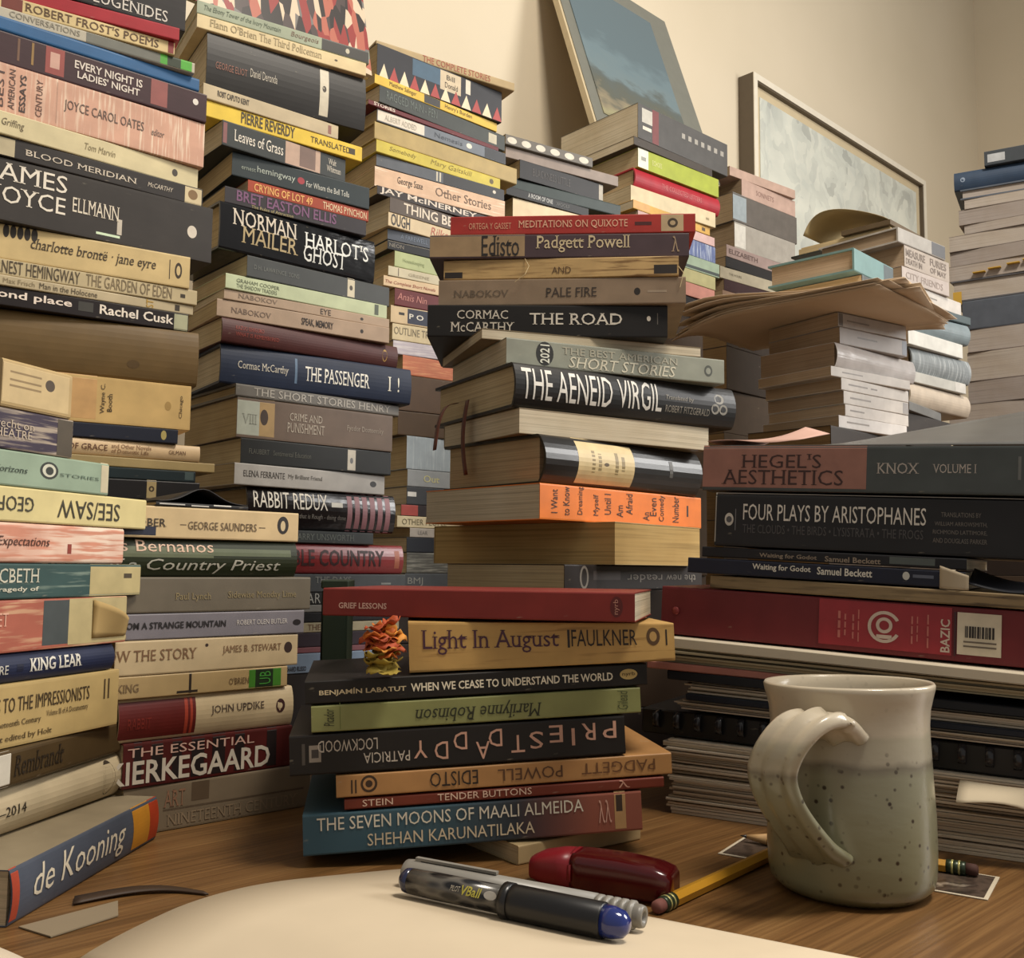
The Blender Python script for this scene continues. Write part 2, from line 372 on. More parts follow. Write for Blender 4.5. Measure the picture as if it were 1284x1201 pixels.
BOOKS=[
{'n':'paperback_book','l':'art book with blue, orange and red spine, twelfth down in front left stack','c':'book','g':'books in the front left stack','p':(-0.21603,0.53768,0.0002,),'y':1.47445,'L':0.14766,'T':0.02493,'W':0.14,'col':'4a505c','k':'p','m':(('r',-0.07373,-0.06805,0.0,0.02523,'a4422c','colour_panel',),('r',0.04211,0.06234,0.0,0.02523,'c08428','colour_panel',),('r',0.06234,0.07373,0.0,0.02523,'a83a1c','colour_panel',),('t','de Kooning',-0.05687,0.03249,0.00353,0.0217,'d6cbb4','i',),),'bul':0.002,'uc':'8d8068'},
{'n':'hardcover_book','l':'cream hardback spine showing end of dates, eleventh down in front left stack','c':'book','g':'books in the front left stack','p':(-0.25323,0.51229,0.02543,),'y':1.35507,'L':0.20398,'T':0.0251,'W':0.115,'col':'b9a98a','k':'h','m':(('t','1400—2014',-0.01934,0.01719,0.01016,0.01524,'2a241c','',),('o',0.08311,0.09408,0.00305,0.02286,'3a3024','publisher_mark',),('o',0.08465,0.0917,0.00508,0.02083,'b9a98a','publisher_mark',),),'bul':0.006},
{'n':'hardcover_book','l':'dark brown hardback with white corner label, tenth down in front left stack','c':'book','g':'books in the front left stack','p':(-0.2522,0.51012,0.05084,),'y':1.39277,'L':0.20724,'T':0.01827,'W':0.115,'col':'4a3a22','k':'h','m':(('r',-0.0216,0.00398,0.00037,0.0182,'cfc8b8','label',),('t','Rembrandt',0.00643,0.0477,0.00464,0.01486,'2a2012','si',),)},
{'n':'paperback_book','l':'thick tan paperback with condensed black title, ninth down in front left stack','c':'book','g':'books in the front left stack','p':(-0.25871,0.50696,0.0694,),'y':1.27549,'L':0.18932,'T':0.03217,'W':0.115,'col':'b59c68','k':'p','m':(('t','FROM THE CLASSICISTS TO THE IMPRESSIONISTS',-0.05519,0.06982,0.01786,0.02532,'3e301c','',),('t','Art and Architecture in the Nineteenth Century',-0.04683,0.0335,0.00974,0.01364,'4e3e26','s',),('t','Volume III of A Documentary',0.03699,0.06917,0.01169,0.01558,'4e3e26','s',),('t','History of Art edited by Holt',-0.0246,0.04171,0.0026,0.00649,'4e3e26','s',),('r',0.08186,0.08323,0.01623,0.0276,'4e3e26','colour_panel',),('r',0.08529,0.08667,0.01623,0.0276,'4e3e26','colour_panel',),)},
{'n':'paperback_book','l':'navy blue paperback with white capital title, eighth down in front left stack','c':'book','g':'books in the front left stack','p':(-0.26102,0.50428,0.10187,),'y':1.24617,'L':0.18389,'T':0.01519,'W':0.115,'col':'232a44','k':'p','m':(('t','KING LEAR',0.0278,0.06559,0.00465,0.01161,'d6d2c6','sb',),('t','SHAKESPEARE',-0.02091,0.01348,0.00465,0.00929,'c6c2b6','',),('r',0.01923,0.02348,0.00542,0.00929,'141a30','colour_panel',),),'bul':0.003},
{'n':'paperback_book','l':'torn pinkish red paperback, spine peeling, seventh down in front left stack','c':'book','g':'books in the front left stack','p':(-0.26008,0.50746,0.11736,),'y':1.24407,'L':0.19338,'T':0.02711,'W':0.115,'col':'a8604e','k':'p','m':(('r',0.03191,0.05041,0.00219,0.02604,'444a4a','colour_panel',),('r',0.05041,0.09659,0.00137,0.02659,'b5a577','colour_panel',),('t','HAMLET',-0.01624,0.00831,0.0137,0.02056,'d9a890','s',),),'cr':('h',0.35,'d8b890',),'sp':'peel'},
{'n':'paperback_book','l':'dark teal paperback with cream end panel, sixth down in front left stack','c':'book','g':'books in the front left stack','p':(-0.25799,0.51201,0.14476,),'y':1.25664,'L':0.20764,'T':0.01836,'W':0.115,'col':'38504e','k':'p','m':(('r',0.06065,0.10372,0.00037,0.01829,'b8a878','colour_panel',),('t','MACBETH',-0.01774,0.02232,0.0084,0.01586,'c8c4b0','s',),('t','the tragedy of',-0.01871,0.02232,0.00336,0.00635,'c8c4b0','b',),('r',0.08878,0.09587,0.01026,0.01306,'4a4030','colour_panel',),),'cr':('h',0.25,'8a9a8c',)},
{'n':'hardcover_book','l':'orange and white creased paperback, fifth down in front left stack','c':'book','g':'books in the front left stack','p':(-0.26084,0.50355,0.16343,),'y':1.25454,'L':0.19234,'T':0.02095,'W':0.115,'col':'c98a72','k':'h','m':(('t','Great Expectations',-0.0157,0.0373,0.00744,0.01381,'4a2c22','i',),('r',0.0508,0.05382,0.00531,0.01062,'8c3a2c','colour_panel',),),'cr':('h',0.62,'ead6c2',)},
{'n':'paperback_book','l':'pale yellow paperback with upside-down title, fourth down in front left stack','c':'book','g':'books in the front left stack','p':(-0.2582,0.51198,0.18467,),'y':1.25245,'L':0.21248,'T':0.01802,'W':0.115,'col':'d3c48c','k':'p','m':(('t','SEE/SAW',0.03306,0.08245,0.00366,0.01374,'3a3626','u',),('t','GEOFF DYER',-0.03745,0.01609,0.0055,0.01319,'3a3626','u',),)},
{'n':'paperback_book','l':'sage green paperback with round bird emblem, third down in front left stack','c':'book','g':'books in the front left stack','p':(-0.26403,0.49503,0.20299,),'y':1.24617,'L':0.17879,'T':0.01836,'W':0.115,'col':'8ea08a','k':'p','m':(('r',0.08327,0.08916,0.0,0.01866,'c6bb9c','colour_panel',),('o',0.03717,0.05019,0.0056,0.01493,'2e332c','publisher_mark',),('o',0.03884,0.04846,0.00672,0.01381,'c9c8b4','publisher_mark',),('o',0.04107,0.04673,0.00784,0.01232,'2e332c','publisher_mark',),('t','New Horizons',-0.00854,0.02846,0.00709,0.01026,'2c3a30','si',),('t','STORIES',0.05135,0.08133,0.00784,0.0097,'56685a','',),)},
{'n':'paperback_book','l':'dark purple worn paperback with creased spine, second down in front left stack','c':'book','g':'books in the front left stack','p':(-0.26903,0.48001,0.22166,),'y':1.24407,'L':0.15014,'T':0.02113,'W':0.115,'col':'3a3040','k':'p','m':(('r',0.06374,0.07488,0.00064,0.02036,'4a4030','colour_panel',),('t','Brecht on',0.01771,0.04752,0.01114,0.01543,'b9a994','s',),('t','THEATRE',0.01771,0.0459,0.00643,0.01071,'b9a994','s',),),'cr':('h',0.45,'b9a994',)},
{'n':'hardcover_book','l':'tan hardback with small printed panel, topmost in front left stack','c':'book','g':'books in the front left stack','p':(-0.2534,0.5262,0.24308,),'y':1.27339,'L':0.04979,'T':0.02513,'W':0.1,'col':'b39a6c','k':'h','m':(('r',-0.02455,0.02268,0.00051,0.02493,'c3ab7c','jacket_panel',),('o',0.00487,0.01186,0.01272,0.01908,'4a3c2c','publisher_mark',),('r',-0.01986,0.00201,0.01831,0.01933,'8d7650','small_print',),('r',-0.01986,0.00201,0.01424,0.01526,'8d7650','small_print',),('r',-0.01986,0.00201,0.01119,0.01221,'8d7650','small_print',),)},
{'n':'paperback_book','l':'grey brown art paperback lying on the desk, tenth down in second left stack','c':'book','g':'books in the second left stack','p':(-0.18338,0.65536,0.0002,),'y':0.747,'L':0.12884,'T':0.02832,'W':0.15,'col':'7a6c58','k':'p','m':(('t','ART',-0.03954,-0.02558,0.01431,0.02433,'8e6a52','s',),('r',-0.03954,0.05909,0.01202,0.01317,'5a4c3c','colour_panel',),('t','NINETEENTH CENTURY',-0.03699,0.05412,0.00286,0.01002,'8a7860','s',),('r',-0.02137,-0.00957,0.01574,0.02719,'5a4a38','colour_panel',),)},
{'n':'paperback_book','l':'dark red and black paperback with bold cream title, ninth down in second left stack','c':'book','g':'books in the second left stack','p':(-0.18928,0.6498,0.02882,),'y':0.77004,'L':0.1162,'T':0.02667,'W':0.135,'col':'4e1a18','k':'p','m':(('r',-0.05155,-0.04658,0.0,0.02697,'1e1414','colour_panel',),('r',-0.04055,-0.03341,0.0,0.02697,'1e1414','colour_panel',),('r',-0.0272,-0.02091,0.0,0.02697,'1e1414','colour_panel',),('r',-0.01452,-0.00587,0.0,0.02697,'1e1414','colour_panel',),('r',-0.00037,0.00855,0.0,0.02697,'1e1414','colour_panel',),('r',0.01536,0.02226,0.0,0.02697,'1e1414','colour_panel',),('r',0.03877,0.04603,0.0,0.02697,'1e1414','colour_panel',),('t','THE ESSENTIAL',-0.05548,0.02927,0.01834,0.02373,'cda898','',),('t','KIERKEGAARD',-0.06706,0.04118,0.00216,0.01618,'c9bfae','b',),)},
{'n':'paperback_book','l':'red and cream spine with small round logo, eighth down in second left stack','c':'book','g':'books in the second left stack','p':(-0.19045,0.64868,0.05579,),'y':0.77004,'L':0.12015,'T':0.0259,'W':0.135,'col':'c0ad8a','k':'p','m':(('r',-0.05997,-0.01073,0.0,0.0262,'5e1612','colour_panel',),('r',-0.01823,-0.0161,0.0,0.0262,'a03c28','colour_panel',),('r',-0.0145,-0.01289,0.0,0.0262,'a03c28','colour_panel',),('t','JOHN UPDIKE',-0.00035,0.03761,0.01179,0.01781,'4a3c34','s',),('o',0.04668,0.05343,0.00917,0.01834,'3a1e1e','publisher_mark',),('o',0.04851,0.05158,0.01179,0.01572,'c0ad8a','publisher_mark',),('t','RABBIT',-0.05496,-0.04002,0.00786,0.01441,'7a241a','s',),),'bul':0.003},
{'n':'paperback_book','l':'tan paperback with bright green end label, seventh down in second left stack','c':'book','g':'books in the second left stack','p':(-0.19295,0.64631,0.08199,),'y':0.77842,'L':0.11637,'T':0.01365,'W':0.135,'col':'ad9468','k':'p','m':(('t','AWKING',-0.06939,-0.04558,0.00418,0.00907,'7a6448','s',),('t',"O'BRIEN",0.01474,0.02923,0.00418,0.00837,'6a5438','s',),('r',0.02923,0.05337,0.00028,0.01367,'3f7a24','label',),('r',0.03396,0.04722,0.00028,0.01367,'1a2a14','label',),('t','UB',0.03695,0.04539,0.00279,0.01116,'3f8a34','r',),('r',-0.01295,-0.01133,0.0,0.01395,'2a2018','colour_panel',),('r',-0.02094,-0.007,0.00139,0.00279,'2a2018','colour_panel',),)},
{'n':'paperback_book','l':'cream paperback with wide spaced thin title, sixth down in second left stack','c':'book','g':'books in the second left stack','p':(-0.19125,0.64796,0.09593,),'y':0.77842,'L':0.1267,'T':0.02097,'W':0.135,'col':'c0ab86','k':'p','m':(('t','FOLLOW THE STORY',-0.08653,-0.01069,0.00851,0.01531,'7c5c40','s',),('t','JAMES B. STEWART',0.00707,0.05029,0.00957,0.01531,'7c5c40','s',),('o',0.05277,0.05904,0.00851,0.01595,'3a2a24','publisher_mark',),('o',-0.00521,-0.003,0.01531,0.01744,'3a2a24','publisher_mark',),)},
{'n':'paperback_book','l':'grey lilac paperback with slim black title, fifth down in second left stack','c':'book','g':'books in the second left stack','p':(-0.18893,0.65013,0.1172,),'y':0.76794,'L':0.12841,'T':0.01588,'W':0.135,'col':'7a757a','k':'p','m':(('t','A SCENT FROM A STRANGE MOUNTAIN',-0.08788,0.00537,0.00647,0.01068,'1e1a1a','b',),('t','ROBERT OLEN BUTLER',0.01335,0.05104,0.00728,0.01051,'c8c0b8','',),('o',0.05541,0.06173,0.00566,0.00971,'221c1c','publisher_mark',),)},
{'n':'paperback_book','l':'brownish grey paperback with faint gold title, fourth down in second left stack','c':'book','g':'books in the second left stack','p':(-0.18763,0.65142,0.13338,),'y':0.77213,'L':0.13408,'T':0.02218,'W':0.135,'col':'6a6152','k':'p','m':(('t','Paul Lynch',-0.03167,-0.00733,0.00674,0.01237,'8c7c58','s',),('t','Sidewise Monday Lime',0.00448,0.05554,0.00742,0.01304,'8c7c58','s',),)},
{'n':'paperback_book','l':'dark green paperback with large two-line title, third down in second left stack','c':'book','g':'books in the second left stack','p':(-0.19201,0.64713,0.15586,),'y':0.76166,'L':0.12337,'T':0.02358,'W':0.135,'col':'262c18','k':'p','m':(('r',-0.06158,-0.00047,0.01194,0.01863,'5a6044','colour_panel',),('r',-0.00379,0.05665,0.01337,0.01815,'525a3c','colour_panel',),('t','Georges Bernanos',-0.10324,-0.00047,0.01314,0.02269,'cfae94','',),('t','Diary of a Country Priest',-0.11194,0.0486,0.00191,0.01099,'b4b0a0','i',),),'bul':0.004},
{'n':'paperback_book','l':'cream paperback with round head emblem, second down in second left stack','c':'book','g':'books in the second left stack','p':(-0.19241,0.64682,0.17974,),'y':0.77632,'L':0.12534,'T':0.01989,'W':0.135,'col':'cdb488','k':'p','m':(('t','OCTOBER',-0.06739,-0.03278,0.00707,0.01211,'3a3024','s',),('t','GEORGE SAUNDERS',-0.01846,0.03038,0.00606,0.0111,'5e4c34','s',),('r',-0.02382,-0.01954,0.00848,0.00908,'5e4c34','colour_panel',),('r',0.03218,0.03701,0.00848,0.00908,'5e4c34','colour_panel',),('o',0.0462,0.05494,0.00505,0.01716,'221c18','publisher_mark',),('o',0.04868,0.05243,0.00707,0.01413,'c8b48c','publisher_mark',),('r',-0.06254,-0.03952,0.0,0.00707,'24283a','colour_panel',),)},
{'n':'paperback_book','l':'thin black paperback with white scribbled cover, topmost in second left stack','c':'book','g':'books in the second left stack','p':(-0.19827,0.64116,0.19993,),'y':0.79517,'L':0.06436,'T':0.0025,'W':0.1,'col':'1e1c1c','k':'p','m':(('r',-0.02993,-0.01293,0.00098,0.00168,'c8c4ba','cover_scribble',),('r',-0.00858,0.00361,0.00056,0.0014,'c8c4ba','cover_scribble',),('r',0.007,0.01963,0.0014,0.00224,'c8c4ba','cover_scribble',),),'sp':'curl'},
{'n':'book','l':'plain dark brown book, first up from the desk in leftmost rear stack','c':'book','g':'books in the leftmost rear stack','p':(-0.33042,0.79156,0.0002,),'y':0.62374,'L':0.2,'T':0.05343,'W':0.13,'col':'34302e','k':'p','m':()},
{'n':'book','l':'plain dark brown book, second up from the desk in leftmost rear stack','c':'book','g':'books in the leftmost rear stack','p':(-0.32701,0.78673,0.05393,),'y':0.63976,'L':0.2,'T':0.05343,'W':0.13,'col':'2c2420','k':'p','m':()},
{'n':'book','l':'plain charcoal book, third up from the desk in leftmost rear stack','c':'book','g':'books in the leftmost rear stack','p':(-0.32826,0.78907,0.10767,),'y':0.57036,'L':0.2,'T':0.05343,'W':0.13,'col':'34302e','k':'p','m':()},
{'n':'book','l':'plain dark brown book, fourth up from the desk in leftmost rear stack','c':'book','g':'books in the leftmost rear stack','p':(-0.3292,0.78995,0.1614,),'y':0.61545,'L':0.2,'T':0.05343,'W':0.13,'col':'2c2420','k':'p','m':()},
{'n':'paperback_book','l':'black paperback with cream belly band, 21st down in leftmost rear stack','c':'book','g':'books in the leftmost rear stack','p':(-0.34539,0.77167,0.21533,),'y':0.5606,'L':0.20286,'T':0.01572,'W':0.13,'col':'161416','k':'p','m':(('r',0.05942,0.06687,0.0,0.01602,'a89468','colour_panel',),('o',0.06097,0.06531,0.00641,0.01122,'3a2c1a','publisher_mark',),('o',0.06221,0.06407,0.00753,0.00993,'a89468','publisher_mark',),)},
{'n':'paperback_book','l':'dark teal paperback with dull block, 20th down in leftmost rear stack','c':'book','g':'books in the leftmost rear stack','p':(-0.3466,0.76985,0.23136,),'y':0.59411,'L':0.2008,'T':0.00897,'W':0.13,'col':'18262a','k':'p','m':(('r',0.09172,0.09892,0.00185,0.00834,'3c4c4c','colour_panel',),)},
{'n':'paperback_book','l':'thin tan booklet jutting out, 19th down in leftmost rear stack','c':'book','g':'books in the leftmost rear stack','p':(-0.32553,0.78402,0.24062,),'y':0.62553,'L':0.18327,'T':0.00783,'W':0.12,'col':'a08c60','k':'p','m':()},
{'n':'paperback_book','l':'cream rounded paperback with brown title, 18th down in leftmost rear stack','c':'book','g':'books in the leftmost rear stack','p':(-0.34561,0.77042,0.24875,),'y':0.5983,'L':0.20518,'T':0.01324,'W':0.13,'col':'d0b48c','k':'p','m':(('t','A STATE OF GRACE',-0.02555,0.02917,0.00406,0.0088,'5e3624','s',),('t','and Other Novels',0.03218,0.06294,0.00677,0.01016,'8e6a4c','s',),('t','of Domestic Life',0.03218,0.06106,0.00271,0.00609,'8e6a4c','s',),('t','GILMAN',0.07691,0.09051,0.00474,0.00812,'6a4a34','',),),'bul':0.002},
{'n':'paperback_book','l':'navy paperback with small gold oval, 17th down in leftmost rear stack','c':'book','g':'books in the leftmost rear stack','p':(-0.35424,0.76546,0.26229,),'y':0.56269,'L':0.1859,'T':0.01163,'W':0.13,'col':'1e2230','k':'p','m':(('o',0.07945,0.08387,0.00239,0.01014,'b0a060','publisher_mark',),)},
{'n':'paperback_book','l':'sand paperback with vertical black lettering, 16th down in leftmost rear stack','c':'book','g':'books in the leftmost rear stack','p':(-0.35062,0.76753,0.27422,),'y':0.57735,'L':0.197,'T':0.03729,'W':0.13,'col':'c8a86e','k':'p','m':(('r',-0.01025,0.02492,0.0,0.03759,'c49a64','colour_panel',),('t','Wayne C.',0.02788,0.03204,0.00752,0.03195,'3a2c1a','rs',),('t','Booth',0.03324,0.03683,0.0094,0.02443,'3a2c1a','rs',),('t','Chicago',0.08914,0.09238,0.0094,0.02819,'3a2c1a','rs',),('o',0.07762,0.08272,0.01504,0.02255,'a8884e','publisher_mark',),)},
{'n':'hardcover_book','l':'thick plain brown cloth hardback, 15th down in leftmost rear stack','c':'book','g':'books in the leftmost rear stack','p':(-0.35244,0.76799,0.31181,),'y':0.52709,'L':0.20775,'T':0.04561,'W':0.13,'col':'6a5432','k':'h','m':(('o',0.04776,0.05751,0.00918,0.01607,'5a4526','publisher_mark',),),'bul':0.004},
{'n':'paperback_book','l':'black paperback with bold white and red title, 14th down in leftmost rear stack','c':'book','g':'books in the leftmost rear stack','p':(-0.3534,0.76454,0.35772,),'y':0.61296,'L':0.19696,'T':0.01472,'W':0.13,'col':'1e1616','k':'p','m':(('t','second place',-0.06307,0.00739,0.00451,0.01202,'e8d8c8','b',),('t','Rachel Cusk',0.02805,0.08618,0.00421,0.01202,'e8dccb','b',),('r',0.08683,0.09801,0.0003,0.01472,'a8a888','colour_panel',),('r',0.01206,0.02327,0.00451,0.01202,'3c3a34','colour_panel',),)},
{'n':'paperback_book','l':'slim beige paperback with small plain title, 13th down in leftmost rear stack','c':'book','g':'books in the leftmost rear stack','p':(-0.35168,0.76497,0.37274,),'y':0.64019,'L':0.20213,'T':0.00809,'W':0.13,'col':'b9a988','k':'p','m':(('t','Max Frisch',-0.04382,-0.0218,0.0021,0.00588,'8a7a5c','',),('t','Man in the Holocene',-0.01843,0.02407,0.00168,0.0063,'4e422e','',),('t','ST',0.06248,0.06824,0.00084,0.00756,'b48a20','r',),('r',0.08584,0.08981,0.00168,0.00672,'3a3022','colour_panel',),)},
{'n':'paperback_book','l':'beige paperback with tall condensed grey title, twelfth down in leftmost rear stack','c':'book','g':'books in the leftmost rear stack','p':(-0.35125,0.7661,0.38113,),'y':0.61087,'L':0.20453,'T':0.0126,'W':0.13,'col':'bfae88','k':'p','m':(('t','ERNEST HEMINGWAY',-0.05307,0.00957,0.00155,0.01161,'4a3e2c','',),('t','THE GARDEN OF EDEN',0.01428,0.08126,0.00193,0.01161,'7c6c50','',),('r',0.08845,0.09241,0.00451,0.00774,'3a3022','colour_panel',),)},
{'n':'paperback_book','l':'cream paperback with italic black title, eleventh down in leftmost rear stack','c':'book','g':'books in the leftmost rear stack','p':(-0.35492,0.76421,0.39403,),'y':0.58783,'L':0.19798,'T':0.02702,'W':0.13,'col':'cdb480','k':'p','m':(('t','charlotte brontë · jane eyre',-0.02259,0.07128,0.00874,0.01967,'3a2e1e','si',),('o',0.08669,0.09255,0.00683,0.02049,'3a2e1e','publisher_mark',),('o',0.08799,0.09125,0.00956,0.01776,'cdb480','publisher_mark',),('r',0.08216,0.08281,0.00546,0.02186,'3a2e1e','colour_panel',),('o',-0.04229,-0.03796,0.01694,0.02732,'2a2218','publisher_mark',),('o',-0.03742,-0.03306,0.01694,0.02732,'2a2218','publisher_mark',),('o',-0.03251,-0.02812,0.01694,0.02732,'2a2218','publisher_mark',),('o',-0.02757,-0.02314,0.01694,0.02732,'2a2218','publisher_mark',),('o',-0.02259,-0.01813,0.01694,0.02732,'2a2218','publisher_mark',),)},
{'n':'paperback_book','l':'very thick charcoal paperback with stacked white title, tenth down in leftmost rear stack','c':'book','g':'books in the leftmost rear stack','p':(-0.34844,0.7657,0.42135,),'y':0.69045,'L':0.22702,'T':0.0488,'W':0.13,'col':'35302c','k':'p','m':(('t','JAMES',-0.06114,-0.00562,0.027,0.04517,'e2d8c6','s',),('t','JOYCE',-0.05793,-0.00621,0.00982,0.02749,'e2d8c6','s',),('t','ELLMANN',-0.0009,0.03512,0.01866,0.03044,'d8ccb6','s',),('r',0.01776,0.03638,0.00491,0.00687,'cdb','colour_panel',),('r',0.03387,0.03764,0.00786,0.02062,'bfb4a2','colour_panel',),('o',0.09169,0.09999,0.01866,0.02946,'cfc4b2','publisher_mark',),)},
{'n':'paperback_book','l':'black paperback with spaced title, cream end label, ninth down in leftmost rear stack','c':'book','g':'books in the leftmost rear stack','p':(-0.35027,0.76378,0.47044,),'y':0.72187,'L':0.21562,'T':0.01559,'W':0.13,'col':'2c2724','k':'p','m':(('r',-0.07313,-0.04236,0.00079,0.0143,'b4a684','label',),('t','BLOOD MERIDIAN',-0.0351,0.05089,0.00477,0.00954,'c9bca8','s',),('t','McCARTHY',0.06009,0.08165,0.00556,0.00954,'c9bca8','i',),('r',0.09203,0.10685,0.00032,0.01557,'c6b48c','label',),('o',0.09482,0.10329,0.00397,0.01271,'7a5c34','publisher_mark',),)},
{'n':'paperback_book','l':'slim off-white paperback with tiny lettering, eighth down in leftmost rear stack','c':'book','g':'books in the leftmost rear stack','p':(-0.35175,0.7617,0.48634,),'y':0.76166,'L':0.21397,'T':0.018,'W':0.13,'col':'cbbd94','k':'p','m':(('t','Lars Griffing',-0.06166,-0.03459,0.00549,0.01281,'6a5c40','i',),('t','Tom Marvin',0.01092,0.03549,0.0064,0.01189,'8a7c58','i',),('o',0.08381,0.08872,0.00549,0.01189,'3a3022','publisher_mark',),)},
{'n':'paperback_book','l':'thick pink paperback with worn white streaks, seventh down in leftmost rear stack','c':'book','g':'books in the leftmost rear stack','p':(-0.35179,0.76322,0.50463,),'y':0.70302,'L':0.21657,'T':0.03908,'W':0.13,'col':'c99c84','k':'p','m':(('t','AMERICAN',-0.04714,-0.04272,0.00394,0.03545,'4a3430','r',),('t','ESSAYS',-0.03939,-0.03491,0.00394,0.03348,'3a2c28','rb',),('t','CENTURY',-0.02756,-0.02299,0.00394,0.03348,'5a3a30','r',),('t','BEST',-0.05533,-0.05043,0.00394,0.03545,'4a3430','r',),('r',-0.01257,-0.01199,0.0,0.03938,'b08a74','colour_panel',),('t','JOYCE CAROL OATES',-0.0067,0.05607,0.01418,0.02442,'5e4a40','',),('t','editor',0.06266,0.07334,0.01575,0.02166,'6e5a50','i',),),'cr':('v',0.35,'e6d2b8',)},
{'n':'paperback_book','l':'dark maroon paperback with two-line white title, sixth down in leftmost rear stack','c':'book','g':'books in the leftmost rear stack','p':(-0.35272,0.7633,0.54402,),'y':0.67579,'L':0.21767,'T':0.02528,'W':0.13,'col':'3a2226','k':'p','m':(('r',-0.02128,-0.00735,0.00256,0.0243,'8e4038','picture',),('r',-0.01782,-0.01086,0.00767,0.02046,'c49a88','picture',),('r',0.06087,0.07478,0.00256,0.0243,'8a4a44','picture',),('t','EVERY NIGHT IS',0.00033,0.05371,0.0133,0.01995,'d6cabc','b',),('t',"LADIES' NIGHT",0.00272,0.05177,0.00563,0.01177,'d6cabc','b',),('r',-0.04158,-0.03991,0.00512,0.02302,'6a4a34','colour_panel',),('r',-0.03151,-0.02982,0.00512,0.02302,'8a6a34','colour_panel',),('o',0.09657,0.10143,0.01279,0.01842,'d8d0c4','publisher_mark',),)},
{'n':'hardcover_book','l':'slim blue hardback board, fifth down in leftmost rear stack','c':'book','g':'books in the leftmost rear stack','p':(-0.35603,0.76095,0.56959,),'y':0.67579,'L':0.21159,'T':0.01181,'W':0.13,'col':'2c5c88','k':'h','m':()},
{'n':'paperback_book','l':'thin grey paperback with green striped end, fourth down in leftmost rear stack','c':'book','g':'books in the leftmost rear stack','p':(-0.35943,0.76056,0.58171,),'y':0.60458,'L':0.20461,'T':0.00928,'W':0.13,'col':'b8b09c','k':'p','m':(('r',0.0152,0.07359,0.00048,0.0091,'6a6a60','colour_panel',),('r',0.07359,0.07944,0.0,0.00958,'49a02c','colour_panel',),('r',0.07944,0.08075,0.0,0.00958,'2a3a20','colour_panel',),('r',0.08075,0.09064,0.0,0.00958,'223018','colour_panel',),('r',0.09064,0.09999,0.0,0.00958,'49a02c','colour_panel',),('t','CONVERSATIONS',-0.04073,0.01046,0.00287,0.00766,'8a8474','',),)},
{'n':'paperback_book','l':'cream paperback with large brown serif title, third down in leftmost rear stack','c':'book','g':'books in the leftmost rear stack','p':(-0.36743,0.75616,0.59129,),'y':0.56479,'L':0.18684,'T':0.01106,'W':0.13,'col':'d3bc88','k':'p','m':(('r',-0.03746,-0.02265,0.00057,0.01079,'6e3024','colour_panel',),('t',"ROBERT FROST'S POEMS",-0.02099,0.08034,0.00227,0.00931,'5a4028','s',),('r',0.08805,0.09259,0.0,0.01136,'7e2c2a','colour_panel',),)},
{'n':'paperback_book','l':'slim red hardback with white corner chip, second down in leftmost rear stack','c':'book','g':'books in the leftmost rear stack','p':(-0.36737,0.75811,0.60265,),'y':0.50196,'L':0.1897,'T':0.01126,'W':0.13,'col':'a32c34','k':'p','m':()},
{'n':'paperback_book','l':'black paperback with white capitals cut by frame, topmost in leftmost rear stack','c':'book','g':'books in the leftmost rear stack','p':(-0.36504,0.758,0.61421,),'y':0.55851,'L':0.19636,'T':0.03301,'W':0.13,'col':'1e1a1a','k':'p','m':(('t','EUGENIDES',0.02514,0.08355,0.00333,0.01332,'cfc8bc','s',),)},
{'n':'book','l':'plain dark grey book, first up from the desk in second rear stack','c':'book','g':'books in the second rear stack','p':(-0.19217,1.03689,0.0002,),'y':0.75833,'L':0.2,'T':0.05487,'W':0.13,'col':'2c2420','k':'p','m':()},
{'n':'paperback_book','l':'pale blue paperback with small black lettering, 31st down in second rear stack','c':'book','g':'books in the second rear stack','p':(-0.18743,1.03806,0.05557,),'y':0.70511,'L':0.16458,'T':0.01956,'W':0.13,'col':'8ea0b4','k':'p','m':(('t','RICHARD RUSSO',-0.05068,-0.02487,0.00199,0.00695,'2a2c34','b',),)},
{'n':'paperback_book','l':'slim dusty pink paperback, 30th down in second rear stack','c':'book','g':'books in the second rear stack','p':(-0.1865,1.039,0.07543,),'y':0.71768,'L':0.16909,'T':0.0057,'W':0.13,'col':'8e5a5e','k':'p','m':()},
{'n':'paperback_book','l':'dark mauve paperback, plain spine, 29th down in second rear stack','c':'book','g':'books in the second rear stack','p':(-0.18595,1.03955,0.08144,),'y':0.71977,'L':0.17153,'T':0.01429,'W':0.13,'col':'3c3038','k':'p','m':()},
{'n':'paperback_book','l':'slim cream paperback with red initials, 28th down in second rear stack','c':'book','g':'books in the second rear stack','p':(-0.18492,1.04061,0.09603,),'y':0.73025,'L':0.16938,'T':0.00983,'W':0.13,'col':'b4a888','k':'p','m':(('t','THE',-0.02799,-0.01311,0.00203,0.00811,'7a5a40','',),)},
{'n':'paperback_book','l':'black paperback, plain spine, 27th down in second rear stack','c':'book','g':'books in the second rear stack','p':(-0.18925,1.03647,0.10616,),'y':0.73862,'L':0.17099,'T':0.01005,'W':0.13,'col':'18181a','k':'p','m':()},
{'n':'paperback_book','l':'slim light grey paperback, 26th down in second rear stack','c':'book','g':'books in the second rear stack','p':(-0.18591,1.03974,0.11651,),'y':0.74491,'L':0.17288,'T':0.00735,'W':0.13,'col':'8c8a84','k':'p','m':()},
{'n':'paperback_book','l':'black paperback with large pale initials, 25th down in second rear stack','c':'book','g':'books in the second rear stack','p':(-0.1857,1.03995,0.12416,),'y':0.7491,'L':0.18315,'T':0.0124,'W':0.13,'col':'242424','k':'p','m':(('t','WAR',-0.04297,-0.01315,0.00127,0.01143,'b0b0a8','',),)},
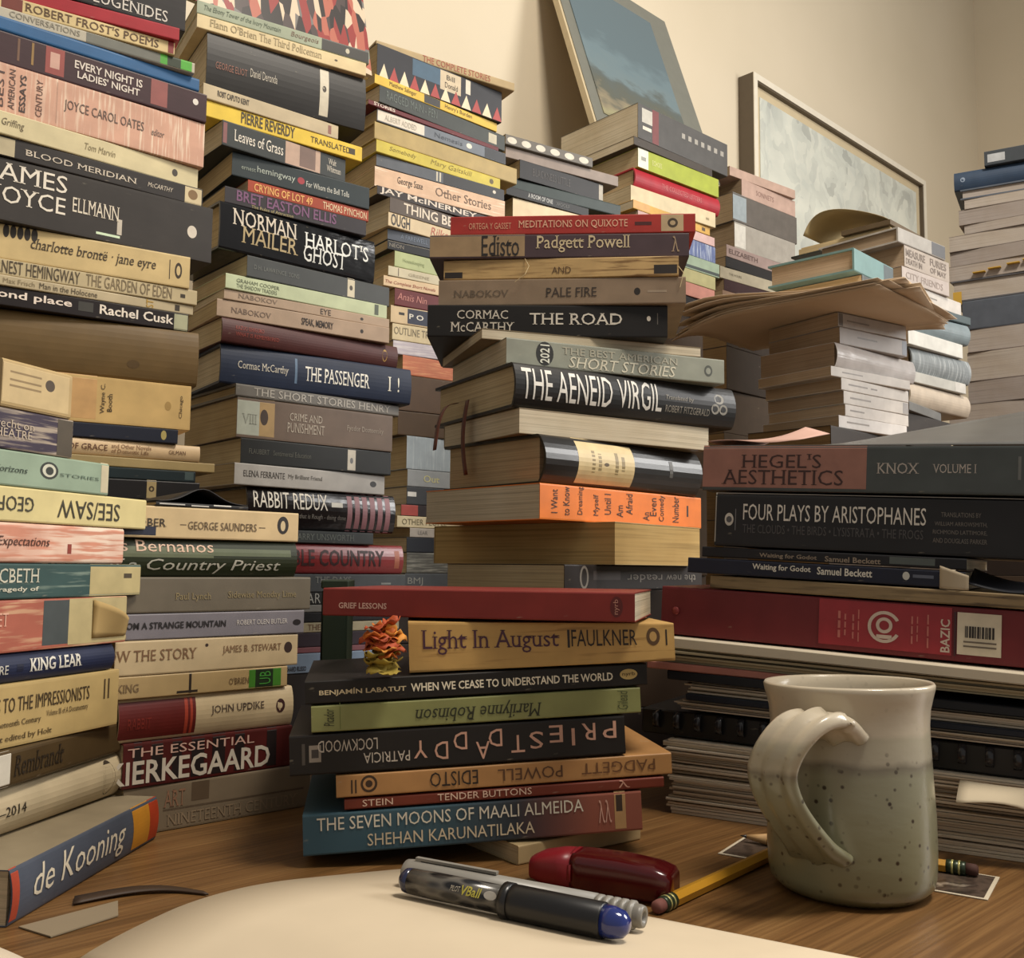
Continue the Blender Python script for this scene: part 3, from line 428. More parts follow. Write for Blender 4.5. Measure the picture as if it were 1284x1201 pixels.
{'n':'paperback_book','l':'slate grey paperback with pale arrow mark, 24th down in second rear stack','c':'book','g':'books in the second rear stack','p':(-0.18476,1.04099,0.13685,),'y':0.76585,'L':0.18866,'T':0.0182,'W':0.13,'col':'4a4e50','k':'p','m':(('t','THE DAYS',-0.02183,0.02234,0.00925,0.01572,'8a8c86','s',),('r',0.06175,0.07462,0.0074,0.00925,'8a8c86','colour_panel',),)},
{'n':'hardcover_book','l':'red hardback with tall black capitals, 23rd down in second rear stack','c':'book','g':'books in the second rear stack','p':(-0.18619,1.03953,0.15535,),'y':0.75538,'L':0.18539,'T':0.03108,'W':0.13,'col':'8e2f30','k':'h','m':(('t','TERRIBLE COUNTRY',-0.09009,0.06678,0.00785,0.02511,'3a1a1a','b',),('r',0.0807,0.08721,0.00628,0.02511,'b46a50','colour_panel',),),'bul':0.004,'gl':0.3},
{'n':'paperback_book','l':'slim dark grey paperback with faint capitals, 22nd down in second rear stack','c':'book','g':'books in the second rear stack','p':(-0.2046,1.02171,0.18673,),'y':0.74281,'L':0.15221,'T':0.01252,'W':0.13,'col':'3c4040','k':'p','m':(('t','BARRY UNSWORTH',-0.02087,0.05168,0.0032,0.00961,'6a706a','s',),)},
{'n':'hardcover_book','l':'black hardback with pink striped end and white title, 21st down in second rear stack','c':'book','g':'books in the second rear stack','p':(-0.1926,1.03329,0.19955,),'y':0.747,'L':0.17755,'T':0.04145,'W':0.13,'col':'1b1718','k':'h','m':(('r',0.02653,0.03253,0.00084,0.04092,'94666a','colour_panel',),('r',0.03605,0.04212,0.00084,0.04092,'94666a','colour_panel',),('r',0.04568,0.05183,0.00084,0.04092,'94666a','colour_panel',),('r',0.05544,0.06166,0.00084,0.04092,'94666a','colour_panel',),('r',0.06532,0.07162,0.00084,0.04092,'94666a','colour_panel',),('r',0.07532,0.0817,0.00084,0.04092,'94666a','colour_panel',),('t','RABBIT REDUX',-0.08264,0.00204,0.02088,0.03758,'d8d2c4','',),('t','that is Rough - doing done',-0.03098,0.02455,0.01044,0.0167,'7a746c','',),('r',0.00688,0.02058,0.02505,0.03006,'c8c4b8','colour_panel',),),'bul':0.005,'gl':0.2},
{'n':'paperback_book','l':'pale grey paperback with small black title, 20th down in second rear stack','c':'book','g':'books in the second rear stack','p':(-0.20383,1.02265,0.2413,),'y':0.77632,'L':0.18065,'T':0.0212,'W':0.13,'col':'a6a29c','k':'p','m':(('t','ELENA FERRANTE',-0.08071,-0.03456,0.0086,0.01462,'4a4642','s',),('t','My Brilliant Friend',-0.03088,0.0099,0.0086,0.01397,'5a5650','s',),('o',0.07086,0.07937,0.00752,0.01397,'2a2a2a','publisher_mark',),)},
{'n':'paperback_book','l':'black paperback with white band near end, 19th down in second rear stack','c':'book','g':'books in the second rear stack','p':(-0.19914,1.02679,0.2628,),'y':0.71977,'L':0.17636,'T':0.02518,'W':0.13,'col':'1f201f','k':'p','m':(('r',0.03329,0.04315,0.0,0.02548,'c0b8a8','colour_panel',),('o',0.03623,0.04018,0.00892,0.01529,'6a6a6a','publisher_mark',),('t','FLAUBERT   Sentimental Education',-0.07955,-0.01053,0.01019,0.01529,'56564e','',),)},
{'n':'paperback_book','l':'brown paperback with portrait strip and pale end, 18th down in second rear stack','c':'book','g':'books in the second rear stack','p':(-0.20079,1.02504,0.28827,),'y':0.69883,'L':0.18082,'T':0.03978,'W':0.13,'col':'66564a','k':'p','m':(('r',-0.09012,-0.06664,0.0,0.04008,'a0a496','colour_panel',),('r',-0.06664,-0.05029,0.0,0.04008,'a08458','picture',),('o',-0.06579,-0.05722,0.01403,0.03006,'3a2c22','publisher_mark',),('t','VIII',-0.08515,-0.06919,0.01403,0.02405,'8a8c80','s',),('t','CRIME AND',-0.03358,0.00373,0.02205,0.03006,'a89c8c','s',),('t','PUNISHMENT',-0.03624,0.00653,0.01002,0.02004,'a89c8c','s',),('t','Fyodor Dostoevsky',0.03316,0.07887,0.01684,0.02405,'9a8e80','s',),)},
{'n':'hardcover_book','l':'slim grey hardback with silver lettering, 17th down in second rear stack','c':'book','g':'books in the second rear stack','p':(-0.19848,1.02732,0.32836,),'y':0.71349,'L':0.19199,'T':0.01294,'W':0.13,'col':'68645e','k':'h','m':(('t','THE SHORT STORIES HENRY',-0.07712,0.08518,0.00265,0.0106,'a8a298','s',),)},
{'n':'hardcover_book','l':'navy hardback with white serif title, 16th down in second rear stack','c':'book','g':'books in the second rear stack','p':(-0.19937,1.02557,0.3416,),'y':0.61715,'L':0.21402,'T':0.03963,'W':0.13,'col':'232c40','k':'h','m':(('t','Cormac McCarthy',-0.08982,-0.03652,0.01398,0.02396,'c4beb0','s',),('r',-0.02962,-0.02702,0.00799,0.03394,'5a7088','colour_panel',),('t','THE PASSENGER',-0.01829,0.05578,0.01198,0.02715,'e8e4d8','s',),('t','1 !',0.07797,0.09175,0.01198,0.02795,'e0dccc','s',),),'bul':0.003},
{'n':'paperback_book','l':'maroon rounded paperback with gold oval, 15th down in second rear stack','c':'book','g':'books in the second rear stack','p':(-0.20573,1.01999,0.38154,),'y':0.67789,'L':0.20161,'T':0.0241,'W':0.13,'col':'4c2826','k':'p','m':(('t','KAZUO ISHIGURO',-0.08727,-0.05718,0.01342,0.01757,'8e3c30','s',),('t','WHAT IS REMEMBERED',-0.08727,-0.04081,0.00732,0.01098,'8e3c30','s',),('o',0.08103,0.08711,0.00488,0.0183,'b08a3c','publisher_mark',),),'bul':0.003},
{'n':'paperback_book','l':'taupe paperback with black title and dot, 14th down in second rear stack','c':'book','g':'books in the second rear stack','p':(-0.21291,1.01287,0.40594,),'y':0.63809,'L':0.19217,'T':0.01733,'W':0.13,'col':'a58e78','k':'p','m':(('t','NABOKOV',-0.08202,-0.03991,0.00529,0.01093,'6e5c4e','s',),('t','SPEAK, MEMORY',-0.00708,0.02891,0.00353,0.01234,'2e241e','b',),('o',0.06073,0.06455,0.00617,0.01058,'2a2018','publisher_mark',),)},
{'n':'paperback_book','l':'slim taupe paperback with spaced author name, 13th down in second rear stack','c':'book','g':'books in the second rear stack','p':(-0.21032,1.01556,0.42357,),'y':0.66323,'L':0.18757,'T':0.01013,'W':0.13,'col':'a8917a','k':'p','m':(('t','NABOKOV',-0.07944,-0.03738,0.00313,0.00782,'7a6858','s',),('t','EYE',0.01066,0.02266,0.00209,0.00782,'3a2e26','',),('o',0.05777,0.06166,0.00313,0.00626,'2a2018','publisher_mark',),)},
{'n':'paperback_book','l':'pale mint paperback with small grey title, twelfth down in second rear stack','c':'book','g':'books in the second rear stack','p':(-0.21101,1.01508,0.43399,),'y':0.69045,'L':0.1857,'T':0.01505,'W':0.13,'col':'b4bc98','k':'p','m':(('t','GRAHAM COOPER',-0.0816,-0.03567,0.00768,0.01151,'5e664e','',),('t','THE SHADOW TRADERS',-0.0816,-0.03829,0.0023,0.00645,'5e664e','',),('r',0.07714,0.0822,0.0023,0.01382,'4a5240','colour_panel',),)},
{'n':'paperback_book','l':'dark grey paperback with white end band, eleventh down in second rear stack','c':'book','g':'books in the second rear stack','p':(-0.20171,1.02435,0.44935,),'y':0.72187,'L':0.1698,'T':0.02176,'W':0.13,'col':'3a3c3a','k':'p','m':(('r',0.03125,0.04021,0.0,0.02206,'c2b79c','colour_panel',),('o',0.03373,0.03771,0.00882,0.01434,'3a3022','publisher_mark',),('t','D.H. LAWRENCE  SONS',-0.07748,-0.02689,0.00882,0.01324,'6a6c66','',),)},
{'n':'hardcover_book','l':'thick glossy black hardback with stacked serif title, tenth down in second rear stack','c':'book','g':'books in the second rear stack','p':(-0.21997,1.00674,0.4714,),'y':0.73234,'L':0.18073,'T':0.04782,'W':0.13,'col':'161618','k':'h','m':(('t','NORMAN',-0.0772,-0.00619,0.02647,0.04331,'c8bca8','s',),('t','MAILER',-0.06711,-0.00435,0.01059,0.02695,'a89468','s',),('t',"HARLOT'S",0.00307,0.08149,0.02166,0.0385,'dcdcd4','s',),('t','GHOST',0.00214,0.05313,0.00722,0.02406,'dcdcd4','s',),),'bul':0.002,'gl':0.12},
{'n':'paperback_book','l':'dark grey paperback with purple capitals, ninth down in second rear stack','c':'book','g':'books in the second rear stack','p':(-0.22348,1.00307,0.51953,),'y':0.66323,'L':0.15863,'T':0.01689,'W':0.13,'col':'2b2629','k':'p','m':(('t','BRET EASTON ELLIS',-0.06729,0.0433,0.0043,0.01547,'6e4466','b',),('t','The Rules of Attraction',-0.05156,-0.00596,0.00052,0.00378,'a89a6a','',),)},
{'n':'paperback_book','l':'slim orange red paperback, gold lettering, eighth down in second rear stack','c':'book','g':'books in the second rear stack','p':(-0.2136,1.01275,0.53672,),'y':0.66532,'L':0.1381,'T':0.01257,'W':0.13,'col':'9a3e24','k':'p','m':(('t','CRYING OF LOT 49',-0.06263,0.00218,0.00193,0.01029,'d8a058','b',),('t','THOMAS PYNCHON',0.01413,0.06663,0.00193,0.00965,'e0c8a0','',),)},
{'n':'paperback_book','l':'dark teal paperback with red dot emblem, seventh down in second rear stack','c':'book','g':'books in the second rear stack','p':(-0.22002,1.00638,0.54959,),'y':0.64647,'L':0.15435,'T':0.02422,'W':0.13,'col':'263032','k':'p','m':(('t','ernest',-0.06755,-0.05262,0.00858,0.01226,'8c9488','',),('t','hemingway',-0.05094,-0.00965,0.00735,0.01594,'a8b0a4','',),('o',-0.007,0.00101,0.00858,0.01594,'9a2c34','publisher_mark',),('t','For Whom the Bell Tolls',0.0028,0.0526,0.00735,0.01348,'c8c8bc','',),)},
{'n':'paperback_book','l':'dark grey paperback with white serif title and photo, sixth down in second rear stack','c':'book','g':'books in the second rear stack','p':(-0.23536,0.99197,0.5741,),'y':0.73025,'L':0.14098,'T':0.02571,'W':0.13,'col':'2e3230','k':'p','m':(('t','Leaves of Grass',-0.05809,-0.00412,0.0078,0.01951,'dcd4c4','s',),('r',-0.00141,0.03959,0.0013,0.02471,'b0937e','picture',),('r',0.01509,0.03386,0.0026,0.02471,'6e564a','picture',),('t','Walt',0.04922,0.05898,0.01431,0.02081,'c8c0b0','s',),('t','Whitman',0.04729,0.06489,0.0065,0.01301,'c8c0b0','s',),('r',-0.06974,-0.0656,0.0026,0.02341,'7a4a48','colour_panel',),)},
{'n':'paperback_book','l':'slim bright yellow paperback, black lettering, fifth down in second rear stack','c':'book','g':'books in the second rear stack','p':(-0.23538,0.99147,0.60011,),'y':0.66741,'L':0.17566,'T':0.01632,'W':0.13,'col':'d6b73e','k':'p','m':(('t','PIERRE REVERDY',-0.04976,0.00862,0.00332,0.01496,'3a3014','b',),('t','TRANSLATED',0.02664,0.07351,0.00499,0.01163,'4a3c14','',),('r',0.07158,0.07931,0.00499,0.01163,'3a3014','colour_panel',),)},
{'n':'paperback_book','l':'beige paperback with small black lettering, fourth down in second rear stack','c':'book','g':'books in the second rear stack','p':(-0.247,0.98049,0.61673,),'y':0.68207,'L':0.14829,'T':0.01509,'W':0.13,'col':'b8a888','k':'p','m':(('t','ROBT CAPUTO KENT',-0.05976,-0.02686,0.00539,0.01154,'3a3022','b',),('r',0.06209,0.06586,0.00308,0.01231,'8a5c4c','colour_panel',),)},
{'n':'paperback_book','l':'thick black paperback with white band near end, third down in second rear stack','c':'book','g':'books in the second rear stack','p':(-0.2342,0.99226,0.63212,),'y':0.58154,'L':0.17156,'T':0.05903,'W':0.13,'col':'262422','k':'p','m':(('r',0.03308,0.0429,0.0,0.05933,'c8bfa8','colour_panel',),('o',0.03575,0.04021,0.02966,0.03678,'3a3022','publisher_mark',),('t','GEORGE ELIOT',-0.07711,-0.04514,0.02254,0.02966,'8a5c4c','',),('t','Daniel Deronda',-0.04188,-0.01365,0.02373,0.03263,'b8b0a0','',),),'bul':0.003},
{'n':'paperback_book','l':'slim cream paperback with faded title, second down in second rear stack','c':'book','g':'books in the second rear stack','p':(-0.23901,0.98741,0.69145,),'y':0.55851,'L':0.18019,'T':0.01446,'W':0.13,'col':'d3bf92','k':'p','m':(('t',"Flann O'Brien",-0.07767,-0.02988,0.00443,0.01255,'9a8a64','s',),('t','The Third Policeman',-0.02743,0.03972,0.00443,0.01255,'a2926c','s',),('o',0.05393,0.05751,0.00664,0.00886,'4a3c28','publisher_mark',),)},
{'n':'paperback_book','l':'thin sage green paperback with dark end, topmost in second rear stack','c':'book','g':'books in the second rear stack','p':(-0.2379,0.98843,0.70621,),'y':0.55851,'L':0.18405,'T':0.01365,'W':0.13,'col':'98a088','k':'p','m':(('r',0.0379,0.09141,0.0007,0.01325,'2e2c26','colour_panel',),('t','The Ebony Tower of the Ivory Mountain',-0.08504,-0.00689,0.00349,0.01046,'586450','i',),('t','Bourgeois',0.00411,0.03438,0.00349,0.01046,'7a6450','i',),('o',0.06474,0.06929,0.00418,0.00976,'c0b8a0','publisher_mark',),)},
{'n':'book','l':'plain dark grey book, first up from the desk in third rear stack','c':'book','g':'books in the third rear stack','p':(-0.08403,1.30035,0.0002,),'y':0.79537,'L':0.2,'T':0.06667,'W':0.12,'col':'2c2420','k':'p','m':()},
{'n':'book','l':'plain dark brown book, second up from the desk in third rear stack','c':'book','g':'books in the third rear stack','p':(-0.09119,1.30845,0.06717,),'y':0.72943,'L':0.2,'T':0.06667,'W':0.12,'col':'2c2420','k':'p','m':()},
{'n':'paperback_book','l':'slate paperback with pale initials, 34th down in third rear stack','c':'book','g':'books in the third rear stack','p':(-0.08148,1.30165,0.13435,),'y':0.77632,'L':0.14197,'T':0.02081,'W':0.12,'col':'42464a','k':'p','m':(('t','BMJ',-0.06721,-0.04275,0.00528,0.01583,'7a7c78','',),)},
{'n':'paperback_book','l':'grey mottled paperback with dark pattern, 33rd down in third rear stack','c':'book','g':'books in the third rear stack','p':(-0.08099,1.30208,0.15545,),'y':0.76376,'L':0.13812,'T':0.02605,'W':0.12,'col':'4c4c48','k':'p','m':(),'cr':('h',0.5,'9a9a90',)},
{'n':'paperback_book','l':'black and navy paperback, plain spine, 32nd down in third rear stack','c':'book','g':'books in the third rear stack','p':(-0.08242,1.30065,0.18181,),'y':0.7491,'L':0.13372,'T':0.01882,'W':0.12,'col':'1c2028','k':'p','m':()},
{'n':'paperback_book','l':'slim grey paperback, faint lettering, 31st down in third rear stack','c':'book','g':'books in the third rear stack','p':(-0.08085,1.30216,0.20092,),'y':0.74281,'L':0.12818,'T':0.0117,'W':0.12,'col':'9a948c','k':'p','m':(('t','LEAR',-0.05151,-0.03619,0.0036,0.0084,'6e6a66','',),)},
{'n':'paperback_book','l':'slim cream paperback, capital lettering, 30th down in third rear stack','c':'book','g':'books in the third rear stack','p':(-0.08839,1.29478,0.21293,),'y':0.72396,'L':0.14585,'T':0.01433,'W':0.12,'col':'c0b494','k':'p','m':(('t','OTHER PEOPLE',-0.06563,0.00511,0.00366,0.01097,'6a6248','',),)},
{'n':'paperback_book','l':'red and black paperback, 29th down in third rear stack','c':'book','g':'books in the third rear stack','p':(-0.08641,1.29666,0.22756,),'y':0.70721,'L':0.13813,'T':0.01437,'W':0.12,'col':'241c1e','k':'p','m':(('r',-0.06896,-0.04342,0.00073,0.01394,'9a3c34','colour_panel',),)},
{'n':'paperback_book','l':'dark slate paperback with white dash, 28th down in third rear stack','c':'book','g':'books in the third rear stack','p':(-0.08252,1.30038,0.24223,),'y':0.68417,'L':0.13037,'T':0.02296,'W':0.12,'col':'33363a','k':'p','m':(('r',-0.06397,-0.05067,0.01047,0.01628,'c8c8c4','colour_panel',),)},
{'n':'paperback_book','l':'pale grey paperback with yellowish lettering, 27th down in third rear stack','c':'book','g':'books in the third rear stack','p':(-0.08241,1.30049,0.26549,),'y':0.68207,'L':0.12916,'T':0.02169,'W':0.12,'col':'84888a','k':'p','m':(('t','Out',-0.04024,-0.01534,0.0066,0.01539,'b4b080','s',),)},
{'n':'paperback_book','l':'thick pale blue grey hardback, 26th down in third rear stack','c':'book','g':'books in the third rear stack','p':(-0.08442,1.29853,0.28748,),'y':0.67789,'L':0.12749,'T':0.04251,'W':0.12,'col':'8c969c','k':'p','m':(),'cr':('v',0.25,'b4bcc0',)},
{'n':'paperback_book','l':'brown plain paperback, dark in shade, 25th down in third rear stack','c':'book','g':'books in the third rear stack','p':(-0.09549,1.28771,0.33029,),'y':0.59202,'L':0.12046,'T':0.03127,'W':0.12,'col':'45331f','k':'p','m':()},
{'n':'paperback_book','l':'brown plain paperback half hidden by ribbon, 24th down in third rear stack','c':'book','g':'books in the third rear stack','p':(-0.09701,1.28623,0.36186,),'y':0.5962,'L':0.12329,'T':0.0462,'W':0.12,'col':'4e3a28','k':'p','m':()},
{'n':'paperback_book','l':'orange and red patterned paperback, 23rd down in third rear stack','c':'book','g':'books in the third rear stack','p':(-0.09124,1.29186,0.40836,),'y':0.62134,'L':0.12279,'T':0.02526,'W':0.12,'col':'b0684a','k':'p','m':(),'cr':('h',0.4,'d4a070',)},
{'n':'paperback_book','l':'white and lilac patterned paperback, 22nd down in third rear stack','c':'book','g':'books in the third rear stack','p':(-0.09725,1.2859,0.43392,),'y':0.57526,'L':0.13304,'T':0.01748,'W':0.12,'col':'b0a8b0','k':'p','m':(),'cr':('h',0.5,'dcd6d0',)},
{'n':'paperback_book','l':'cream paperback with grey capitals, 21st down in third rear stack','c':'book','g':'books in the third rear stack','p':(-0.09751,1.28564,0.4517,),'y':0.58573,'L':0.1364,'T':0.02138,'W':0.12,'col':'c4b490','k':'p','m':(('t','OUTLINE TRILOGY',-0.06577,0.01123,0.00759,0.01735,'7a705a','',),)},
{'n':'paperback_book','l':'cream and navy paperback with white letters, 20th down in third rear stack','c':'book','g':'books in the third rear stack','p':(-0.09978,1.28346,0.47338,),'y':0.58992,'L':0.13655,'T':0.02253,'W':0.12,'col':'c4ae8a','k':'p','m':(('r',-0.04418,0.06814,0.0,0.02283,'1e2438','colour_panel',),('r',-0.05676,-0.04877,0.01142,0.01484,'2a2218','colour_panel',),('t','P O',-0.04187,-0.02093,0.00799,0.01484,'d0ccc0','b',),)},
{'n':'paperback_book','l':'maroon paperback with pink script, 19th down in third rear stack','c':'book','g':'books in the third rear stack','p':(-0.09565,1.28752,0.49621,),'y':0.62762,'L':0.13942,'T':0.02214,'W':0.12,'col':'5e1e20','k':'p','m':(('t','Anaïs Nin',-0.066,-0.02226,0.00785,0.01683,'b87a70','i',),)},
{'n':'paperback_book','l':'cream paperback with red script lettering, 18th down in third rear stack','c':'book','g':'books in the third rear stack','p':(-0.10342,1.27988,0.51866,),'y':0.60877,'L':0.15111,'T':0.01347,'W':0.12,'col':'cdb490','k':'p','m':(('t','The Complete Short Novels',-0.07302,0.00052,0.00275,0.00826,'8e3c2c','i',),)},
{'n':'paperback_book','l':'off-white paperback with thin divider, 17th down in third rear stack','c':'book','g':'books in the third rear stack','p':(-0.10082,1.2825,0.53243,),'y':0.63809,'L':0.14714,'T':0.0128,'W':0.12,'col':'beb498','k':'p','m':(('r',-0.05937,-0.0582,0.00131,0.01179,'5a4c3c','colour_panel',),('t','GREENE',-0.04409,-0.01287,0.00393,0.00786,'9a8e74','',),)},
{'n':'paperback_book','l':'pale green paperback, faint lettering, 16th down in third rear stack','c':'book','g':'books in the third rear stack','p':(-0.09527,1.28793,0.54552,),'y':0.65694,'L':0.14522,'T':0.02075,'W':0.12,'col':'a4ac7c','k':'p','m':(('t','Housekeeping',-0.06048,-0.02789,0.00631,0.01263,'8a9464','',),)},
{'n':'paperback_book','l':'black paperback with white corner lines, 15th down in third rear stack','c':'book','g':'books in the third rear stack','p':(-0.10187,1.28145,0.56657,),'y':0.62134,'L':0.14702,'T':0.01216,'W':0.12,'col':'18181a','k':'p','m':(('r',-0.07319,-0.00968,0.01096,0.01209,'b8b0a0','colour_panel',),('t','NEON',-0.07091,-0.0501,0.00374,0.00872,'8a8478','',),)},
{'n':'paperback_book','l':'slate blue paperback, faint lettering, 14th down in third rear stack','c':'book','g':'books in the third rear stack','p':(-0.101,1.28229,0.57903,),'y':0.63181,'L':0.15075,'T':0.01447,'W':0.12,'col':'444a54','k':'p','m':(('t','A FAREWELL',-0.05649,-0.01599,0.00443,0.01034,'6c7888','',),)},
{'n':'paperback_book','l':'cream paperback with black block letters, 13th down in third rear stack','c':'book','g':'books in the third rear stack','p':(-0.10199,1.28168,0.5938,),'y':0.73653,'L':0.15692,'T':0.01809,'W':0.12,'col':'c4b08c','k':'p','m':(('t','OUGH',-0.07433,-0.04448,0.00184,0.01747,'2c2620','b',),('t','Rilke',-0.01102,0.01824,0.00368,0.01471,'a85a44','i',),)},
{'n':'paperback_book','l':'brown paperback with white second line title, twelfth down in third rear stack','c':'book','g':'books in the third rear stack','p':(-0.09876,1.28476,0.61219,),'y':0.73025,'L':0.1611,'T':0.02035,'W':0.12,'col':'4a3c30','k':'p','m':(('t','THING BEING',-0.05911,0.05182,0.00413,0.01755,'cfc2ae','b',),)},
{'n':'paperback_book','l':'dark paperback with big white capitals, eleventh down in third rear stack','c':'book','g':'books in the third rear stack','p':(-0.10545,1.27797,0.63284,),'y':0.66741,'L':0.17536,'T':0.01173,'W':0.12,'col':'2c2422','k':'p','m':(('t','JAY McINERNEY',-0.08371,0.06838,0.0012,0.01083,'d0c4b4','b',),)},
{'n':'paperback_book','l':'pinkish cream paperback with black lettering, tenth down in third rear stack','c':'book','g':'books in the third rear stack','p':(-0.09617,1.28654,0.64488,),'y':0.62553,'L':0.20285,'T':0.02628,'W':0.12,'col':'cfae90','k':'p','m':(('t','George Saxe',-0.06873,-0.03079,0.00798,0.01994,'3a2c24','s',),('t','Other Stories',-0.01131,0.07823,0.00798,0.01994,'6a5444','s',),),'cr':('h',0.2,'e8d8c0',)},
{'n':'paperback_book','l':'slate and black paperback with barred middle, ninth down in third rear stack','c':'book','g':'books in the third rear stack','p':(-0.09599,1.28679,0.67146,),'y':0.636,'L':0.20074,'T':0.01566,'W':0.12,'col':'565a60','k':'p','m':(('r',0.0005,0.10002,0.0,0.01596,'242426','colour_panel',),('r',-0.01071,-0.00822,0.0016,0.01437,'c0b8a4','colour_panel',),('r',-0.00574,-0.00325,0.0016,0.01437,'c0b8a4','colour_panel',),('o',0.08101,0.0864,0.00638,0.01117,'d0c8b8','publisher_mark',),)},
{'n':'paperback_book','l':'yellow green paperback with italic lettering, eighth down in third rear stack','c':'book','g':'books in the third rear stack','p':(-0.09863,1.2845,0.68742,),'y':0.68417,'L':0.2004,'T':0.01604,'W':0.12,'col':'bfae44','k':'p','m':(('t','Somebody',-0.0807,-0.03944,0.0049,0.01226,'8a7a2a','i',),('t','Mary Gaitskill',-0.01688,0.05126,0.00409,0.01307,'8a7a2a','i',),('o',0.0815,0.0885,0.0049,0.01226,'5a4c1a','publisher_mark',),)},
{'n':'hardcover_book','l':'wide tan board book jutting both ways, seventh down in third rear stack','c':'book','g':'books in the third rear stack','p':(-0.0883,1.29431,0.70376,),'y':0.68626,'L':0.23397,'T':0.02344,'W':0.15,'col':'a8925e','k':'h','m':()},
{'n':'paperback_book','l':'slim paperback, half white and half slate, sixth down in third rear stack','c':'book','g':'books in the third rear stack','p':(-0.0949,1.28811,0.7275,),'y':0.69255,'L':0.21105,'T':0.0159,'W':0.12,'col':'6a7078','k':'p','m':(('r',-0.10477,-0.03287,0.0,0.0162,'d0c6b4','colour_panel',),('t','ALBERT ADDED',-0.09414,-0.04544,0.00405,0.01134,'a8a090','',),('t','Nemesis',-0.0163,0.02973,0.00486,0.01134,'4a5058','',),('o',0.03648,0.04601,0.00486,0.01215,'d8d0c0','publisher_mark',),('r',0.06812,0.10507,0.0,0.0162,'26282c','colour_panel',),)},
{'n':'paperback_book','l':'thin dark red paperback with white letters, fifth down in third rear stack','c':'book','g':'books in the third rear stack','p':(-0.10478,1.27871,0.7437,),'y':0.71558,'L':0.21456,'T':0.00622,'W':0.12,'col':'5e1e22','k':'p','m':(('t','STORIES',-0.09937,-0.06692,0.0013,0.00587,'d8c8b8','b',),)},
{'n':'paperback_book','l':'dark green grey paperback with faint title, fourth down in third rear stack','c':'book','g':'books in the third rear stack','p':(-0.09407,1.28932,0.75022,),'y':0.75119,'L':0.21598,'T':0.02223,'W':0.12,'col':'383c38','k':'p','m':(('t','RAGGED MAIN - PEN',-0.09729,-0.01474,0.00676,0.01802,'5e6660','',),('r',0.07727,0.09224,0.00451,0.01802,'b4ac94','colour_panel',),)},
{'n':'paperback_book','l':'slim yellow paperback with dark gap, third down in third rear stack','c':'book','g':'books in the third rear stack','p':(-0.10269,1.28092,0.77275,),'y':0.73862,'L':0.20618,'T':0.01235,'W':0.12,'col':'d0ae40','k':'p','m':(('r',-0.02451,0.00201,0.0,0.01265,'2a2622','colour_panel',),('t','Matthew Salinger',-0.08032,-0.03749,0.00253,0.01012,'6a5420','',),('t',"Henry's Burden",0.01011,0.05736,0.00253,0.01012,'6a5420','',),)},
{'n':'paperback_book','l':'thick dark paperback patterned with red triangles, second down in third rear stack','c':'book','g':'books in the third rear stack','p':(-0.09881,1.28435,0.7854,),'y':0.69045,'L':0.2043,'T':0.04451,'W':0.12,'col':'2c2c30','k':'p','m':(('r',-0.04813,-0.00365,0.02017,0.04257,'3a566a','picture',),('r',-0.00365,0.03071,0.01568,0.04257,'bfae90','picture',),('t','Bill',0.00679,0.02001,0.03137,0.03809,'3a3022','',),('t','Donald',0.00417,0.02534,0.02017,0.02778,'3a3022','',),('r',0.0388,0.04697,0.02241,0.04257,'c8c0ac','colour_panel',),('g',-0.09896,-0.08471,0.0009,0.02017,'d8c8a8','picture',),('g',-0.08351,-0.06902,0.0009,0.02017,'a03a34','picture',),('g',-0.06781,-0.05308,0.0009,0.02017,'d8c8a8','picture',),('g',-0.05185,-0.03688,0.0009,0.02017,'a03a34','picture',),('g',-0.03562,-0.02041,0.0009,0.02017,'d8c8a8','picture',),('g',-0.01913,-0.00365,0.0009,0.02017,'a03a34','picture',),('g',-0.00235,0.01338,0.0009,0.02017,'d8c8a8','picture',),('g',0.0147,0.03071,0.0009,0.02017,'a03a34','picture',),('g',0.03205,0.04833,0.0009,0.02017,'d8c8a8','picture',),('g',0.0497,0.06626,0.0009,0.02017,'a03a34','picture',),('g',0.06766,0.08451,0.0009,0.02017,'d8c8a8','picture',),('g',0.08593,0.10205,0.0009,0.02017,'a03a34','picture',),)},
{'n':'hardcover_book','l':'thin tan board book with red lettering, topmost in third rear stack','c':'book','g':'books in the third rear stack','p':(-0.09186,1.29033,0.83021,),'y':0.55851,'L':0.21086,'T':0.0123,'W':0.14,'col':'a8926a','k':'h','m':(('t','THE COMPLETE STORIES',-0.03839,0.06601,0.00252,0.01134,'9a4a34','',),)},
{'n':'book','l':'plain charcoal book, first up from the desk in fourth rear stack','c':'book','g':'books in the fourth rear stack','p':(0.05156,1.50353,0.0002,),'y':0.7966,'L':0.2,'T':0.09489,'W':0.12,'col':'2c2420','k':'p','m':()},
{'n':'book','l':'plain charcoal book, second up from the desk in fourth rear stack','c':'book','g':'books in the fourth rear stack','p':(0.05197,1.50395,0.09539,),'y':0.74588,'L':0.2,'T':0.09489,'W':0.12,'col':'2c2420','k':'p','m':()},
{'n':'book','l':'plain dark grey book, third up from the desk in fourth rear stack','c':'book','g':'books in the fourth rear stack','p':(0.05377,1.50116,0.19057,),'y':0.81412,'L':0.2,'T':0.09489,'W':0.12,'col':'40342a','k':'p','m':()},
{'n':'book','l':'plain charcoal book, fourth up from the desk in fourth rear stack','c':'book','g':'books in the fourth rear stack','p':(0.05653,1.49922,0.28576,),'y':0.71784,'L':0.2,'T':0.09489,'W':0.12,'col':'40342a','k':'p','m':()},
